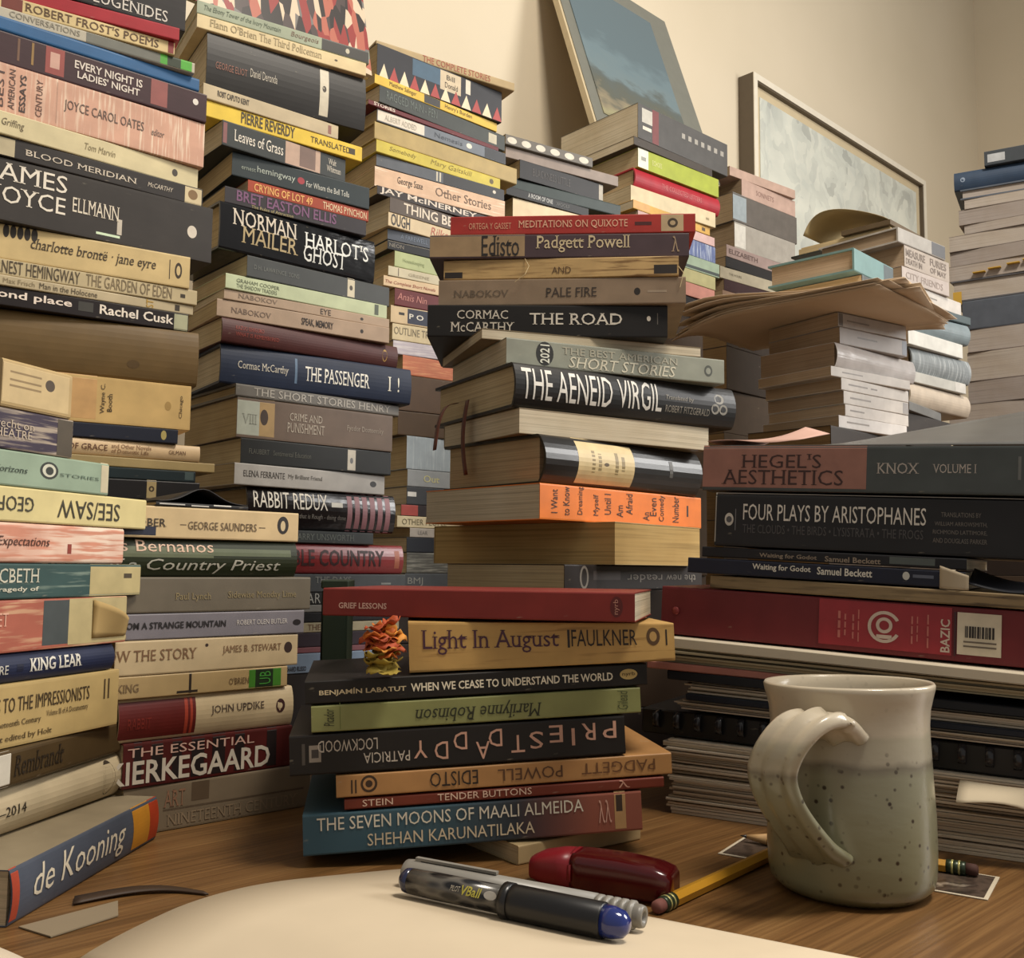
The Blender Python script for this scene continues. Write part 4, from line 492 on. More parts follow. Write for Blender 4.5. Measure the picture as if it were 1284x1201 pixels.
{'n':'book','l':'plain dark brown book, fifth up from the desk in fourth rear stack','c':'book','g':'books in the fourth rear stack','p':(0.05741,1.49819,0.38095,),'y':0.72241,'L':0.2,'T':0.09489,'W':0.12,'col':'40342a','k':'p','m':()},
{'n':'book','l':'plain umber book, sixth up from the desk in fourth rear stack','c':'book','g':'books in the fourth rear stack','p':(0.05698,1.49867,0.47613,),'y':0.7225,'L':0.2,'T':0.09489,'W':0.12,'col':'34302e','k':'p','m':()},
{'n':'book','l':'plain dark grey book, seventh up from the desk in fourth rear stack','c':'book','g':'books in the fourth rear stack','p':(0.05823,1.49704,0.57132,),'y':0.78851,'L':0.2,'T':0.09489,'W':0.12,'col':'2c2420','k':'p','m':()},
{'n':'paperback_book','l':'thick cream paperback behind the red topmost book, sixth down in fourth rear stack','c':'book','g':'books in the fourth rear stack','p':(0.06166,1.49676,0.66671,),'y':0.60249,'L':0.15687,'T':0.05071,'W':0.12,'col':'d3bf9c','k':'p','m':()},
{'n':'paperback_book','l':'black paperback with small white title, fifth down in fourth rear stack','c':'book','g':'books in the fourth rear stack','p':(0.05198,1.48744,0.71772,),'y':0.62553,'L':0.15986,'T':0.01377,'W':0.12,'col':'1e1e1e','k':'p','m':(('t','A ROOM OF ONE',-0.03979,0.00766,0.00422,0.01126,'b4b4b0','b',),('t','WOOLF',0.01392,0.04084,0.00422,0.00985,'6a6a68','',),)},
{'n':'hardcover_book','l':'dark teal hardback, page edges pale, fourth down in fourth rear stack','c':'book','g':'books in the fourth rear stack','p':(0.0754,1.50929,0.73179,),'y':0.55851,'L':0.22561,'T':0.01883,'W':0.12,'col':'36403e','k':'h','m':()},
{'n':'paperback_book','l':'black paperback with worn white corner, third down in fourth rear stack','c':'book','g':'books in the fourth rear stack','p':(0.07429,1.50896,0.75092,),'y':0.62343,'L':0.16556,'T':0.02939,'W':0.12,'col':'242222','k':'p','m':(('t','BLACKNESS LITTLE',-0.05847,0.01502,0.00891,0.02079,'4e4a48','',),('r',0.07427,0.08268,0.0,0.02969,'a8a090','colour_panel',),)},
{'n':'paperback_book','l':'wide mauve grey board book jutting right, second down in fourth rear stack','c':'book','g':'books in the fourth rear stack','p':(0.07606,1.51004,0.78061,),'y':0.55851,'L':0.21423,'T':0.01686,'W':0.14,'col':'8e8076','k':'p','m':()},
{'n':'paperback_book','l':'grey comic spine with row of pale circles, topmost in fourth rear stack','c':'book','g':'books in the fourth rear stack','p':(0.05387,1.48909,0.79777,),'y':0.55851,'L':0.1622,'T':0.01561,'W':0.12,'col':'6a655e','k':'p','m':(('o',-0.07807,-0.0611,0.00239,0.01273,'cfc8b8','picture',),('o',-0.05254,-0.03526,0.00239,0.01273,'cfc8b8','picture',),('o',-0.02654,-0.00892,0.00239,0.01273,'cfc8b8','picture',),('o',-3e-05,0.01792,0.00239,0.01273,'cfc8b8','picture',),('o',0.02698,0.04528,0.00239,0.01273,'cfc8b8','picture',),('o',0.05452,0.07318,0.00239,0.01273,'cfc8b8','picture',),)},
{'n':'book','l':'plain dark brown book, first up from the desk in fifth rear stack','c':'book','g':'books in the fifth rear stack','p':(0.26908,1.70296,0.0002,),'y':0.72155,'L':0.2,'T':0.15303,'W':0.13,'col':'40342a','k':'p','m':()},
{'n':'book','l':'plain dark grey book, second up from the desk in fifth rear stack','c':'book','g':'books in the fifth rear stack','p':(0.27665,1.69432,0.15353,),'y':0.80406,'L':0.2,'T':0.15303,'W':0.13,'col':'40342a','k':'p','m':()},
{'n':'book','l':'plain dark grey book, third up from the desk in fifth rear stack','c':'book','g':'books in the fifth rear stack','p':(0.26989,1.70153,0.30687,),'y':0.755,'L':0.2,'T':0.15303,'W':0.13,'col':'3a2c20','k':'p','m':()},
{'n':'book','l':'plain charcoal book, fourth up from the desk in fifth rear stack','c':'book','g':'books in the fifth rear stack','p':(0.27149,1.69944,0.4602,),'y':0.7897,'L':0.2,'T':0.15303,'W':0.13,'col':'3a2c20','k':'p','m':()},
{'n':'paperback_book','l':'black paperback at the gap, twelfth down in fifth rear stack','c':'book','g':'books in the fifth rear stack','p':(0.28003,1.69747,0.61373,),'y':0.79727,'L':0.21172,'T':0.03153,'W':0.13,'col':'18181c','k':'p','m':()},
{'n':'paperback_book','l':'salmon pink paperback peeking out, eleventh down in fifth rear stack','c':'book','g':'books in the fifth rear stack','p':(0.28598,1.70288,0.64556,),'y':0.74281,'L':0.21388,'T':0.02409,'W':0.13,'col':'b0786a','k':'p','m':()},
{'n':'paperback_book','l':'olive beige paperback peeking out, tenth down in fifth rear stack','c':'book','g':'books in the fifth rear stack','p':(0.28691,1.70371,0.66995,),'y':0.73234,'L':0.21372,'T':0.02416,'W':0.13,'col':'a09a6c','k':'p','m':()},
{'n':'paperback_book','l':'pale green and dark paperback, ninth down in fifth rear stack','c':'book','g':'books in the fifth rear stack','p':(0.29145,1.708,0.69441,),'y':0.71977,'L':0.22256,'T':0.02537,'W':0.13,'col':'8a9a84','k':'p','m':(('r',-0.11118,0.11118,0.0,0.0077,'2a3430','colour_panel',),)},
{'n':'paperback_book','l':'blue paperback with pale block letters, eighth down in fifth rear stack','c':'book','g':'books in the fifth rear stack','p':(0.28718,1.70398,0.72008,),'y':0.73234,'L':0.21432,'T':0.02994,'W':0.13,'col':'55628a','k':'p','m':(),'cr':('v',0.4,'b8c0cc',)},
{'n':'paperback_book','l':'slim pink and white paperback, seventh down in fifth rear stack','c':'book','g':'books in the fifth rear stack','p':(0.28632,1.70309,0.75031,),'y':0.72187,'L':0.20945,'T':0.01666,'W':0.13,'col':'c0a09a','k':'p','m':()},
{'n':'paperback_book','l':'yellow tan paperback with orange panel, sixth down in fifth rear stack','c':'book','g':'books in the fifth rear stack','p':(0.27638,1.69348,0.76727,),'y':0.71768,'L':0.20638,'T':0.01483,'W':0.13,'col':'c49a4a','k':'p','m':(('r',-0.10309,-0.06076,0.0,0.01513,'c89a5c','colour_panel',),('r',0.08036,0.08957,0.00454,0.01059,'4a3414','colour_panel',),)},
{'n':'paperback_book','l':'off-white paperback, plain spine, fifth down in fifth rear stack','c':'book','g':'books in the fifth rear stack','p':(0.27997,1.69662,0.7824,),'y':0.66113,'L':0.21468,'T':0.02748,'W':0.135,'col':'c8b894','k':'p','m':(('r',0.08157,0.09021,0.00972,0.01389,'8a7a54','colour_panel',),)},
{'n':'hardcover_book','l':'crimson hardback with rounded spine, fourth down in fifth rear stack','c':'book','g':'books in the fifth rear stack','p':(0.29038,1.70677,0.81019,),'y':0.68626,'L':0.22335,'T':0.03389,'W':0.13,'col':'a02430','k':'h','m':(('t','THE COLLECTED LETTERS',-0.04597,0.06026,0.01197,0.02051,'c06a68','',),),'bul':0.006},
{'n':'paperback_book','l':'lime green paperback with white end label, third down in fifth rear stack','c':'book','g':'books in the fifth rear stack','p':(0.29113,1.70757,0.84438,),'y':0.69255,'L':0.21489,'T':0.03431,'W':0.13,'col':'9aa432','k':'p','m':(('r',-0.10734,-0.08165,0.00069,0.03392,'d8d4c4','label',),('r',-0.09959,-0.08766,0.01384,0.02077,'8a8a80','colour_panel',),('t','ECHOES',-0.07158,-0.04709,0.01211,0.02077,'d0d08a','',),)},
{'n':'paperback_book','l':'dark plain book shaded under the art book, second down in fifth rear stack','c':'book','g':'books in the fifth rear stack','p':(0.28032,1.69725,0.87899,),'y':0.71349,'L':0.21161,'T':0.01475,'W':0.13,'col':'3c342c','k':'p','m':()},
{'n':'paperback_book','l':'large dark grey art book with red end stripe, topmost in fifth rear stack','c':'book','g':'books in the fifth rear stack','p':(0.30197,1.7181,0.89404,),'y':0.72187,'L':0.25027,'T':0.06211,'W':0.188,'col':'4c4a48','k':'p','m':(('r',-0.11497,-0.08802,0.03121,0.05617,'b4b0a4','label',),('r',-0.11291,-0.09011,0.01872,0.02496,'cfc8b8','label',),('r',-0.08802,-0.07115,0.00125,0.06116,'6e3434','colour_panel',),('r',-0.00802,0.00093,0.03433,0.04369,'98938a','colour_panel',),('r',0.00995,0.01903,0.03433,0.04369,'98938a','colour_panel',),('r',0.02817,0.03738,0.03433,0.04369,'98938a','colour_panel',),('r',0.04665,0.05599,0.03433,0.04369,'98938a','colour_panel',),('r',0.06539,0.07486,0.03433,0.04369,'98938a','colour_panel',),('r',0.0844,0.09401,0.03433,0.04369,'98938a','colour_panel',),('r',0.10368,0.11343,0.03433,0.04369,'98938a','colour_panel',),)},
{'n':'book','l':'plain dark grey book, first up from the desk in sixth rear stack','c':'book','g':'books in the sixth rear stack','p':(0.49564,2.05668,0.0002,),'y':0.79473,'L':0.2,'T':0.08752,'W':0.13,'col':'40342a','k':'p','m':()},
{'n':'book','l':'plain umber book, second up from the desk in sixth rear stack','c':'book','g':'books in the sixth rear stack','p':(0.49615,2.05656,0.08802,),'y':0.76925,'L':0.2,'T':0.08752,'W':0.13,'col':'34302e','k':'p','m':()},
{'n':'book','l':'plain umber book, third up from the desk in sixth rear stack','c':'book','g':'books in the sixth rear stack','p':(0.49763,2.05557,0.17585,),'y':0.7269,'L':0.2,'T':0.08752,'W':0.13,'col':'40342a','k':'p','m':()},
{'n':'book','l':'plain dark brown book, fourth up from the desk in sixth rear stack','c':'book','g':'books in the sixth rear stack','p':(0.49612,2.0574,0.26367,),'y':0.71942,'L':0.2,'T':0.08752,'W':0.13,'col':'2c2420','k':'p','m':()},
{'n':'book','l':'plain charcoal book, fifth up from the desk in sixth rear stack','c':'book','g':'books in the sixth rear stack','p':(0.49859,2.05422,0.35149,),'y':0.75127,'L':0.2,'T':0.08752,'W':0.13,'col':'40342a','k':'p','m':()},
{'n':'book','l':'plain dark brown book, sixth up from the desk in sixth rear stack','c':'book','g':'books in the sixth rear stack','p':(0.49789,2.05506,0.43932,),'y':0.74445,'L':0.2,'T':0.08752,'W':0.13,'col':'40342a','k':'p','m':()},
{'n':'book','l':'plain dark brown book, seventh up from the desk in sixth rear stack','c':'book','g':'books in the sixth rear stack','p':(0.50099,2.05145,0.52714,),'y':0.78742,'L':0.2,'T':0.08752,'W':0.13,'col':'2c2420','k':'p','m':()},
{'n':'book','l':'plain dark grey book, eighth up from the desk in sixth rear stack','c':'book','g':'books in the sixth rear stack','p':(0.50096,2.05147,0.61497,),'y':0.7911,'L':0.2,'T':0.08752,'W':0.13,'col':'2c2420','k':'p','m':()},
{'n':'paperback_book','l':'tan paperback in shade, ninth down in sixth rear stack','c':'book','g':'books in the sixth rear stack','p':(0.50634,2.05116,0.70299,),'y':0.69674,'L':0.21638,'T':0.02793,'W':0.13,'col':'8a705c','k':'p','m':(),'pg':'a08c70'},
{'n':'paperback_book','l':'dark maroon paperback, eighth down in sixth rear stack','c':'book','g':'books in the sixth rear stack','p':(0.50875,2.05347,0.73122,),'y':0.68836,'L':0.2092,'T':0.02436,'W':0.13,'col':'32181c','k':'p','m':(),'pg':'8e7c64'},
{'n':'paperback_book','l':'beige paperback with small title, seventh down in sixth rear stack','c':'book','g':'books in the sixth rear stack','p':(0.50384,2.04864,0.75588,),'y':0.67579,'L':0.21842,'T':0.02471,'W':0.13,'col':'a39a84','k':'p','m':(('t','THE HOURS',-0.08172,-0.0405,0.01,0.01501,'5a5242','',),),'pg':'a08c70'},
{'n':'paperback_book','l':'black slim paperback, sixth down in sixth rear stack','c':'book','g':'books in the sixth rear stack','p':(0.51171,2.05642,0.78089,),'y':0.7093,'L':0.21058,'T':0.02193,'W':0.13,'col':'1c1a1c','k':'p','m':(),'pg':'8e7c64'},
{'n':'paperback_book','l':'taupe paperback with brown letters, fifth down in sixth rear stack','c':'book','g':'books in the sixth rear stack','p':(0.51313,2.05781,0.80312,),'y':0.71558,'L':0.21003,'T':0.02517,'W':0.13,'col':'94807a','k':'p','m':(('t','ELIZABETH',-0.09731,0.00228,0.00764,0.01783,'5a4640','b',),),'pg':'a08c70'},
{'n':'paperback_book','l':'white and grey paperback, faint lettering, fourth down in sixth rear stack','c':'book','g':'books in the sixth rear stack','p':(0.53852,2.08224,0.82859,),'y':0.69674,'L':0.21499,'T':0.05681,'W':0.13,'col':'9a948a','k':'p','m':(('r',-0.1074,-0.07018,0.0,0.05711,'c8c4ba','colour_panel',),),'pg':'8e7c64'},
{'n':'paperback_book','l':'thick grey paperback with pale blue label, third down in sixth rear stack','c':'book','g':'books in the sixth rear stack','p':(0.53977,2.08345,0.8857,),'y':0.70721,'L':0.23028,'T':0.06079,'W':0.13,'col':'5e5852','k':'p','m':(('r',-0.11504,-0.0691,0.0,0.06109,'8e989c','colour_panel',),),'pg':'a08c70'},
{'n':'paperback_book','l':'dusty pink paperback under an askew one, second down in sixth rear stack','c':'book','g':'books in the sixth rear stack','p':(0.54992,2.09334,0.9468,),'y':0.70302,'L':0.19375,'T':0.03656,'W':0.13,'col':'b29688','k':'p','m':(('t','SONNETS',-0.04721,0.01619,0.0129,0.02396,'8a6a60','',),),'pg':'8e7c64'},
{'n':'paperback_book','l':'slim dusty pink paperback slipped askew, topmost in sixth rear stack','c':'book','g':'books in the sixth rear stack','p':(0.5337,2.07737,0.98366,),'y':0.64438,'L':0.21673,'T':0.01976,'W':0.13,'col':'b09484','k':'p','m':(),'pg':'a08c70'},
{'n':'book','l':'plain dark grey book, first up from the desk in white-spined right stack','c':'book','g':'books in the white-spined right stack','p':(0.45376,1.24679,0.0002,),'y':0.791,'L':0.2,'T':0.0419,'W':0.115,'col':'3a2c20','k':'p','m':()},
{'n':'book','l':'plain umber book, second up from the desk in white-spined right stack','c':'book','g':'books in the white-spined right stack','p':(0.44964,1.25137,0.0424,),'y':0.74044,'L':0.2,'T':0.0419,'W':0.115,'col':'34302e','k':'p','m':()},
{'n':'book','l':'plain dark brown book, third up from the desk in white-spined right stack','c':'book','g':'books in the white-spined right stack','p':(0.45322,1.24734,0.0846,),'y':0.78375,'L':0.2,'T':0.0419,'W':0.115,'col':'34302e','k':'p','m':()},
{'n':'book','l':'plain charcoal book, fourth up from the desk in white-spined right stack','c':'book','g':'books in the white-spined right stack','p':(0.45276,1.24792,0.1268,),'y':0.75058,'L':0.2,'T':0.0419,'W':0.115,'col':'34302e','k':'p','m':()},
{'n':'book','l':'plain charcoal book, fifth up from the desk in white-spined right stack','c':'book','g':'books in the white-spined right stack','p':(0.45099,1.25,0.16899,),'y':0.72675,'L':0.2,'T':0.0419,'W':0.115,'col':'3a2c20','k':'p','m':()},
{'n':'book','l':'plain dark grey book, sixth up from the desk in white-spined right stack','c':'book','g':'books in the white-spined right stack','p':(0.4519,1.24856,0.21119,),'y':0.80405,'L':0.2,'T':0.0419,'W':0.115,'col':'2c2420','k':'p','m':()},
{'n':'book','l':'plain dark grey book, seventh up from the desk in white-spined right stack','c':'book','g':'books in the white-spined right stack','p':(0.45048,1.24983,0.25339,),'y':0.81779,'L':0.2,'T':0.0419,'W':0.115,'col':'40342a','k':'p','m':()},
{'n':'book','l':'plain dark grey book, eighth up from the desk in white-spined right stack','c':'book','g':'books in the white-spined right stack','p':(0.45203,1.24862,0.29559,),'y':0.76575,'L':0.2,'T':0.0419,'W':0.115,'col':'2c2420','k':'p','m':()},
{'n':'paperback_book','l':'white paperback lowest of the run, eleventh down in white-spined right stack','c':'book','g':'books in the white-spined right stack','p':(0.45654,1.24769,0.33799,),'y':0.64856,'L':0.14806,'T':0.01549,'W':0.115,'col':'ccc6c0','k':'p','m':(('r',-0.05781,-0.01045,0.0071,0.00916,'8a827a','small_print',),),'pg':'b09a80'},
{'n':'paperback_book','l':'white paperback with a faint line title, tenth down in white-spined right stack','c':'book','g':'books in the white-spined right stack','p':(0.46473,1.25567,0.35377,),'y':0.66323,'L':0.14247,'T':0.01479,'W':0.115,'col':'c9c1b8','k':'p','m':(('r',-0.06127,-0.0301,0.00679,0.00875,'8a827a','small_print',),),'pg':'baa48a'},
{'n':'paperback_book','l':'white paperback, pale grey end, ninth down in white-spined right stack','c':'book','g':'books in the white-spined right stack','p':(0.4637,1.25464,0.36886,),'y':0.65275,'L':0.14358,'T':0.01644,'W':0.115,'col':'c6beb4','k':'p','m':(('r',-0.05865,-0.01395,0.00754,0.00971,'8a827a','small_print',),('r',0.05884,0.07169,0.0,0.01674,'9a9490','colour_panel',),),'pg':'a8927a'},
{'n':'paperback_book','l':'white paperback with small grey letters, eighth down in white-spined right stack','c':'book','g':'books in the white-spined right stack','p':(0.46206,1.25303,0.38561,),'y':0.65485,'L':0.14917,'T':0.01526,'W':0.115,'col':'c8c0b6','k':'p','m':(('r',-0.0598,-0.01857,0.007,0.00902,'8a827a','small_print',),('r',-0.01153,0.00269,0.007,0.00902,'8a827a','small_print',),),'pg':'b09a80'},
{'n':'paperback_book','l':'white paperback with faint grey title, jutting left, seventh down in white-spined right stack','c':'book','g':'books in the white-spined right stack','p':(0.4543,1.24529,0.40117,),'y':0.60668,'L':0.16214,'T':0.01249,'W':0.115,'col':'c4bcb2','k':'p','m':(('r',-0.05972,-0.01845,0.00575,0.00742,'8a827a','small_print',),),'pg':'baa48a'},
{'n':'paperback_book','l':'glossy white paperback with curved spine, sixth down in white-spined right stack','c':'book','g':'books in the white-spined right stack','p':(0.46753,1.25821,0.41395,),'y':0.6737,'L':0.18088,'T':0.03016,'W':0.115,'col':'c6c0bc','k':'p','m':(),'pg':'a8927a','bul':0.004,'gl':0.2},
{'n':'paperback_book','l':'grey paperback with small lettering, fifth down in white-spined right stack','c':'book','g':'books in the white-spined right stack','p':(0.46059,1.25153,0.44442,),'y':0.58154,'L':0.13441,'T':0.02178,'W':0.115,'col':'9a928c','k':'p','m':(('r',-0.0336,0.00611,0.01104,0.01325,'6a625c','small_print',),('r',0.05734,0.0671,0.0,0.02208,'70747c','colour_panel',),),'pg':'b09a80'},
{'n':'paperback_book','l':'grey paperback, top of the white run, fourth down in white-spined right stack','c':'book','g':'books in the white-spined right stack','p':(0.45877,1.24976,0.46649,),'y':0.5606,'L':0.13219,'T':0.01789,'W':0.115,'col':'a39a92','k':'p','m':(('r',-0.06483,-0.05742,0.0,0.01819,'6a645e','colour_panel',),('r',-0.04996,-0.00727,0.00819,0.01001,'7a726c','small_print',),),'pg':'baa48a'},
{'n':'SHEAF','z':0.48468,'T':0.01755},
{'n':'paperback_book','l':'cream hardback with dark glossy spine, second down in white-spined right stack','c':'book','g':'books in the white-spined right stack','p':(0.47773,1.26867,0.50224,),'y':0.80355,'L':0.11381,'T':0.03454,'W':0.125,'col':'4c5050','k':'p','m':(),'pg':'d9bf98','cr':('v',0.3,'9aa0a0',)},
{'n':'hardcover_book','l':'teal hardback with dark boards, topmost in white-spined right stack','c':'book','g':'books in the white-spined right stack','p':(0.46438,1.25578,0.53708,),'y':0.80146,'L':0.11576,'T':0.02994,'W':0.12,'col':'6c8c8c','k':'h','m':(('r',0.0285,0.05778,0.0,0.03024,'4a565a','colour_panel',),),'pg':'baa48a'},
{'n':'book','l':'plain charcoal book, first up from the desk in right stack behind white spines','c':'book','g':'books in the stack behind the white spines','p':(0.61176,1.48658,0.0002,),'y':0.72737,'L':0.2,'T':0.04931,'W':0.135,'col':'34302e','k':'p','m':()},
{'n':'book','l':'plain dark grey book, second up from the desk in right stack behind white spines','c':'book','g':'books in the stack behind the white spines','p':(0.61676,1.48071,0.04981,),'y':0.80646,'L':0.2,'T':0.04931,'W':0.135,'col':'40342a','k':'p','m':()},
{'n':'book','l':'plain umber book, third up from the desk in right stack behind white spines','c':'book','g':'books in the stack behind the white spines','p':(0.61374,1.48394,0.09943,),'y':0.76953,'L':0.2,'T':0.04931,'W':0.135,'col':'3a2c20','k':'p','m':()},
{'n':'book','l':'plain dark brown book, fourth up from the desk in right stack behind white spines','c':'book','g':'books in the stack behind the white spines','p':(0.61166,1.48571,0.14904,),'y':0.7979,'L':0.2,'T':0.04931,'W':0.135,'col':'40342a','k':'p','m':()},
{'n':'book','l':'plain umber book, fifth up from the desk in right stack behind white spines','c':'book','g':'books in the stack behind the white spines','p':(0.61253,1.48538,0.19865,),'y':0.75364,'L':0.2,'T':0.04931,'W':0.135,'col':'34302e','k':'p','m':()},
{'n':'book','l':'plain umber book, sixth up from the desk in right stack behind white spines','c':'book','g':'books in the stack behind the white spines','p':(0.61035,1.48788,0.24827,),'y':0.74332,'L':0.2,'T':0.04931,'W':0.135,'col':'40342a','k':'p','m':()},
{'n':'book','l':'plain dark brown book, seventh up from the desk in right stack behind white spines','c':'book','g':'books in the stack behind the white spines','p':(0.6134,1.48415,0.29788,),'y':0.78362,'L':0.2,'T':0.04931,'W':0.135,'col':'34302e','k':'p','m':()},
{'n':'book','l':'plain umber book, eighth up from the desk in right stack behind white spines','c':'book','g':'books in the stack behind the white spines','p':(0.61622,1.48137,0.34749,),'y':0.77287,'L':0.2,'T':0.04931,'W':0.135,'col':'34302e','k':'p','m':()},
{'n':'paperback_book','l':'dark grey paperback at the base, eleventh down in right stack behind white spines','c':'book','g':'books in the stack behind the white spines','p':(0.62002,1.48122,0.39731,),'y':0.86638,'L':0.14404,'T':0.01305,'W':0.135,'col':'6c6c6a','k':'p','m':(),'pg':'a28e76'},
{'n':'hardcover_book','l':'beige rounded hardback, tenth down in right stack behind white spines','c':'book','g':'books in the stack behind the white spines','p':(0.66244,1.5215,0.41066,),'y':0.70721,'L':0.19195,'T':0.03532,'W':0.135,'col':'b0a290','k':'h','m':(),'pg':'ac9880','bul':0.006},
{'n':'paperback_book','l':'slim pale grey paperback, ninth down in right stack behind white spines','c':'book','g':'books in the stack behind the white spines','p':(0.65457,1.51387,0.44628,),'y':0.68626,'L':0.17303,'T':0.01628,'W':0.135,'col':'a8a69e','k':'p','m':(('r',0.05336,0.08642,0.0,0.01658,'bcb8b0','colour_panel',),),'pg':'a28e76'},
{'n':'hardcover_book','l':'silver grey rounded hardback with ribbing, eighth down in right stack behind white spines','c':'book','g':'books in the stack behind the white spines','p':(0.66753,1.52627,0.46287,),'y':0.65275,'L':0.17211,'T':0.03937,'W':0.135,'col':'7c8284','k':'h','m':(),'pg':'ac9880','bul':0.006,'cr':('v',0.35,'b8bcbc',),'gl':0.25},
{'n':'paperback_book','l':'white paperback, clean spine, seventh down in right stack behind white spines','c':'book','g':'books in the stack behind the white spines','p':(0.65191,1.51133,0.50253,),'y':0.68417,'L':0.16494,'T':0.02244,'W':0.135,'col':'c4c2ba','k':'p','m':(),'pg':'a28e76'},
{'n':'hardcover_book','l':'grey blue rounded hardback, sixth down in right stack behind white spines','c':'book','g':'books in the stack behind the white spines','p':(0.66166,1.52046,0.52528,),'y':0.5983,'L':0.16928,'T':0.03356,'W':0.135,'col':'7a868a','k':'h','m':(),'pg':'ac9880','bul':0.006,'gl':0.25},
{'n':'hardcover_book','l':'slim dark teal hardback jutting right, fifth down in right stack behind white spines','c':'book','g':'books in the stack behind the white spines','p':(0.66702,1.52572,0.55913,),'y':0.62553,'L':0.1691,'T':0.01363,'W':0.135,'col':'3c4a4c','k':'h','m':(),'pg':'a28e76'},
{'n':'paperback_book','l':'white paperback with grey small title, fourth down in right stack behind white spines','c':'book','g':'books in the stack behind the white spines','p':(0.65508,1.51447,0.57306,),'y':0.70511,'L':0.16266,'T':0.02118,'W':0.135,'col':'bcb6ae','k':'p','m':(('r',-0.05541,0.00238,0.00967,0.01181,'7a746c','small_print',),),'pg':'ac9880'},
{'n':'paperback_book','l':'taupe paperback with faded lettering, third down in right stack behind white spines','c':'book','g':'books in the stack behind the white spines','p':(0.62982,1.49007,0.59454,),'y':0.6737,'L':0.13752,'T':0.02262,'W':0.135,'col':'a89c94','k':'p','m':(('t','CITY FRIENDS',-0.05817,0.04971,0.00573,0.01605,'8a7a70','',),),'pg':'a28e76'},
{'n':'paperback_book','l':'thick taupe paperback with block capitals, second down in right stack behind white spines','c':'book','g':'books in the stack behind the white spines','p':(0.63405,1.4942,0.61747,),'y':0.69255,'L':0.13594,'T':0.03297,'W':0.135,'col':'a09488','k':'p','m':(('t','MEASURE',-0.06397,-0.00681,0.01663,0.02828,'6a5c50','b',),('t','DEATH IN',-0.06397,-0.01654,0.00499,0.01397,'6a5c50','b',),('t','FURIES',0.00793,0.05844,0.01663,0.02828,'6a5c50','b',),('t','OF MAY',0.00793,0.05844,0.00499,0.01397,'6a5c50','b',),),'pg':'ac9880'},
{'n':'hardcover_book','l':'silver white hardback with glossy spine, topmost in right stack behind white spines','c':'book','g':'books in the stack behind the white spines','p':(0.62228,1.4828,0.65073,),'y':0.68417,'L':0.1393,'T':0.02324,'W':0.135,'col':'a8a49e','k':'h','m':(('r',0.02819,0.06955,0.0,0.02354,'4a4a4c','colour_panel',),),'pg':'a28e76','gl':0.2},
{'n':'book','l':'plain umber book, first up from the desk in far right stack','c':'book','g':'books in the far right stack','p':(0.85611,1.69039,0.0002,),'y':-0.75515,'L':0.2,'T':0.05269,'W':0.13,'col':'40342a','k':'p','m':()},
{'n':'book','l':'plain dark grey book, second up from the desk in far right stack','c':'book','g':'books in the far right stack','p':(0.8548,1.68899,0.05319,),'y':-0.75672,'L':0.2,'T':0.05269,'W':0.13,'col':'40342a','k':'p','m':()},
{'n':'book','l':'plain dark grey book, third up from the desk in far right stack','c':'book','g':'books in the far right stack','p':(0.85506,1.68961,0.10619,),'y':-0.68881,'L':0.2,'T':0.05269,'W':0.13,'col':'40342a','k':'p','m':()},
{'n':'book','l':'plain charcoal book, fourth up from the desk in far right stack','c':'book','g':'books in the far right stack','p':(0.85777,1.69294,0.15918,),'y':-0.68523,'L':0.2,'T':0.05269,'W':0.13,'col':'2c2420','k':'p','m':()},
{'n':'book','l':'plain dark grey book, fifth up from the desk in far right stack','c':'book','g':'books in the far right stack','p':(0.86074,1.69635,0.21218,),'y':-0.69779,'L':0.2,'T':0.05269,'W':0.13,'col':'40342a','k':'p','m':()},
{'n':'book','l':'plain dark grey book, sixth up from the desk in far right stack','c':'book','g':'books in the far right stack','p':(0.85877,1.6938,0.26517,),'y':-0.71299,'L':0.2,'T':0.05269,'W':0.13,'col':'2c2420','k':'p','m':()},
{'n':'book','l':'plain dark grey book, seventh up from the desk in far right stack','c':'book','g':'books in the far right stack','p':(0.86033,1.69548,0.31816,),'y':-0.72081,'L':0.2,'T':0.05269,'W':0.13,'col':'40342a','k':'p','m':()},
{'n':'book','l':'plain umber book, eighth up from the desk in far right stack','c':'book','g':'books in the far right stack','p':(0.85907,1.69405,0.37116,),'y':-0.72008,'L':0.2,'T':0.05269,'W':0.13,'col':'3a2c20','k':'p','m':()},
{'n':'paperback_book','l':'hardback with brown grey pages, 15th down in far right stack','c':'book','g':'books in the far right stack','p':(0.85822,1.68024,0.42435,),'y':-0.75398,'L':0.22362,'T':0.03391,'W':0.13,'col':'5a5450','k':'p','m':(),'pg':'b2aaa4','flip':1},
{'n':'paperback_book','l':'thick paperback with grey pages, 14th down in far right stack','c':'book','g':'books in the far right stack','p':(0.86928,1.66681,0.45856,),'y':-0.80634,'L':0.19278,'T':0.03976,'W':0.13,'col':'7a706a','k':'p','m':(),'pg':'a69e9a','flip':1},
{'n':'paperback_book','l':'very thick paperback with mauve pages, 13th down in far right stack','c':'book','g':'books in the far right stack','p':(0.87088,1.6673,0.49862,),'y':-0.77702,'L':0.1933,'T':0.05076,'W':0.13,'col':'7e726c','k':'p','m':(),'pg':'bab2aa','flip':1},
{'n':'paperback_book','l':'thick paperback with mauve page edges, twelfth down in far right stack','c':'book','g':'books in the far right stack','p':(0.87456,1.66911,0.54968,),'y':-0.69953,'L':0.19126,'T':0.03968,'W':0.13,'col':'7c706a','k':'p','m':(),'pg':'b2aaa4','flip':1},
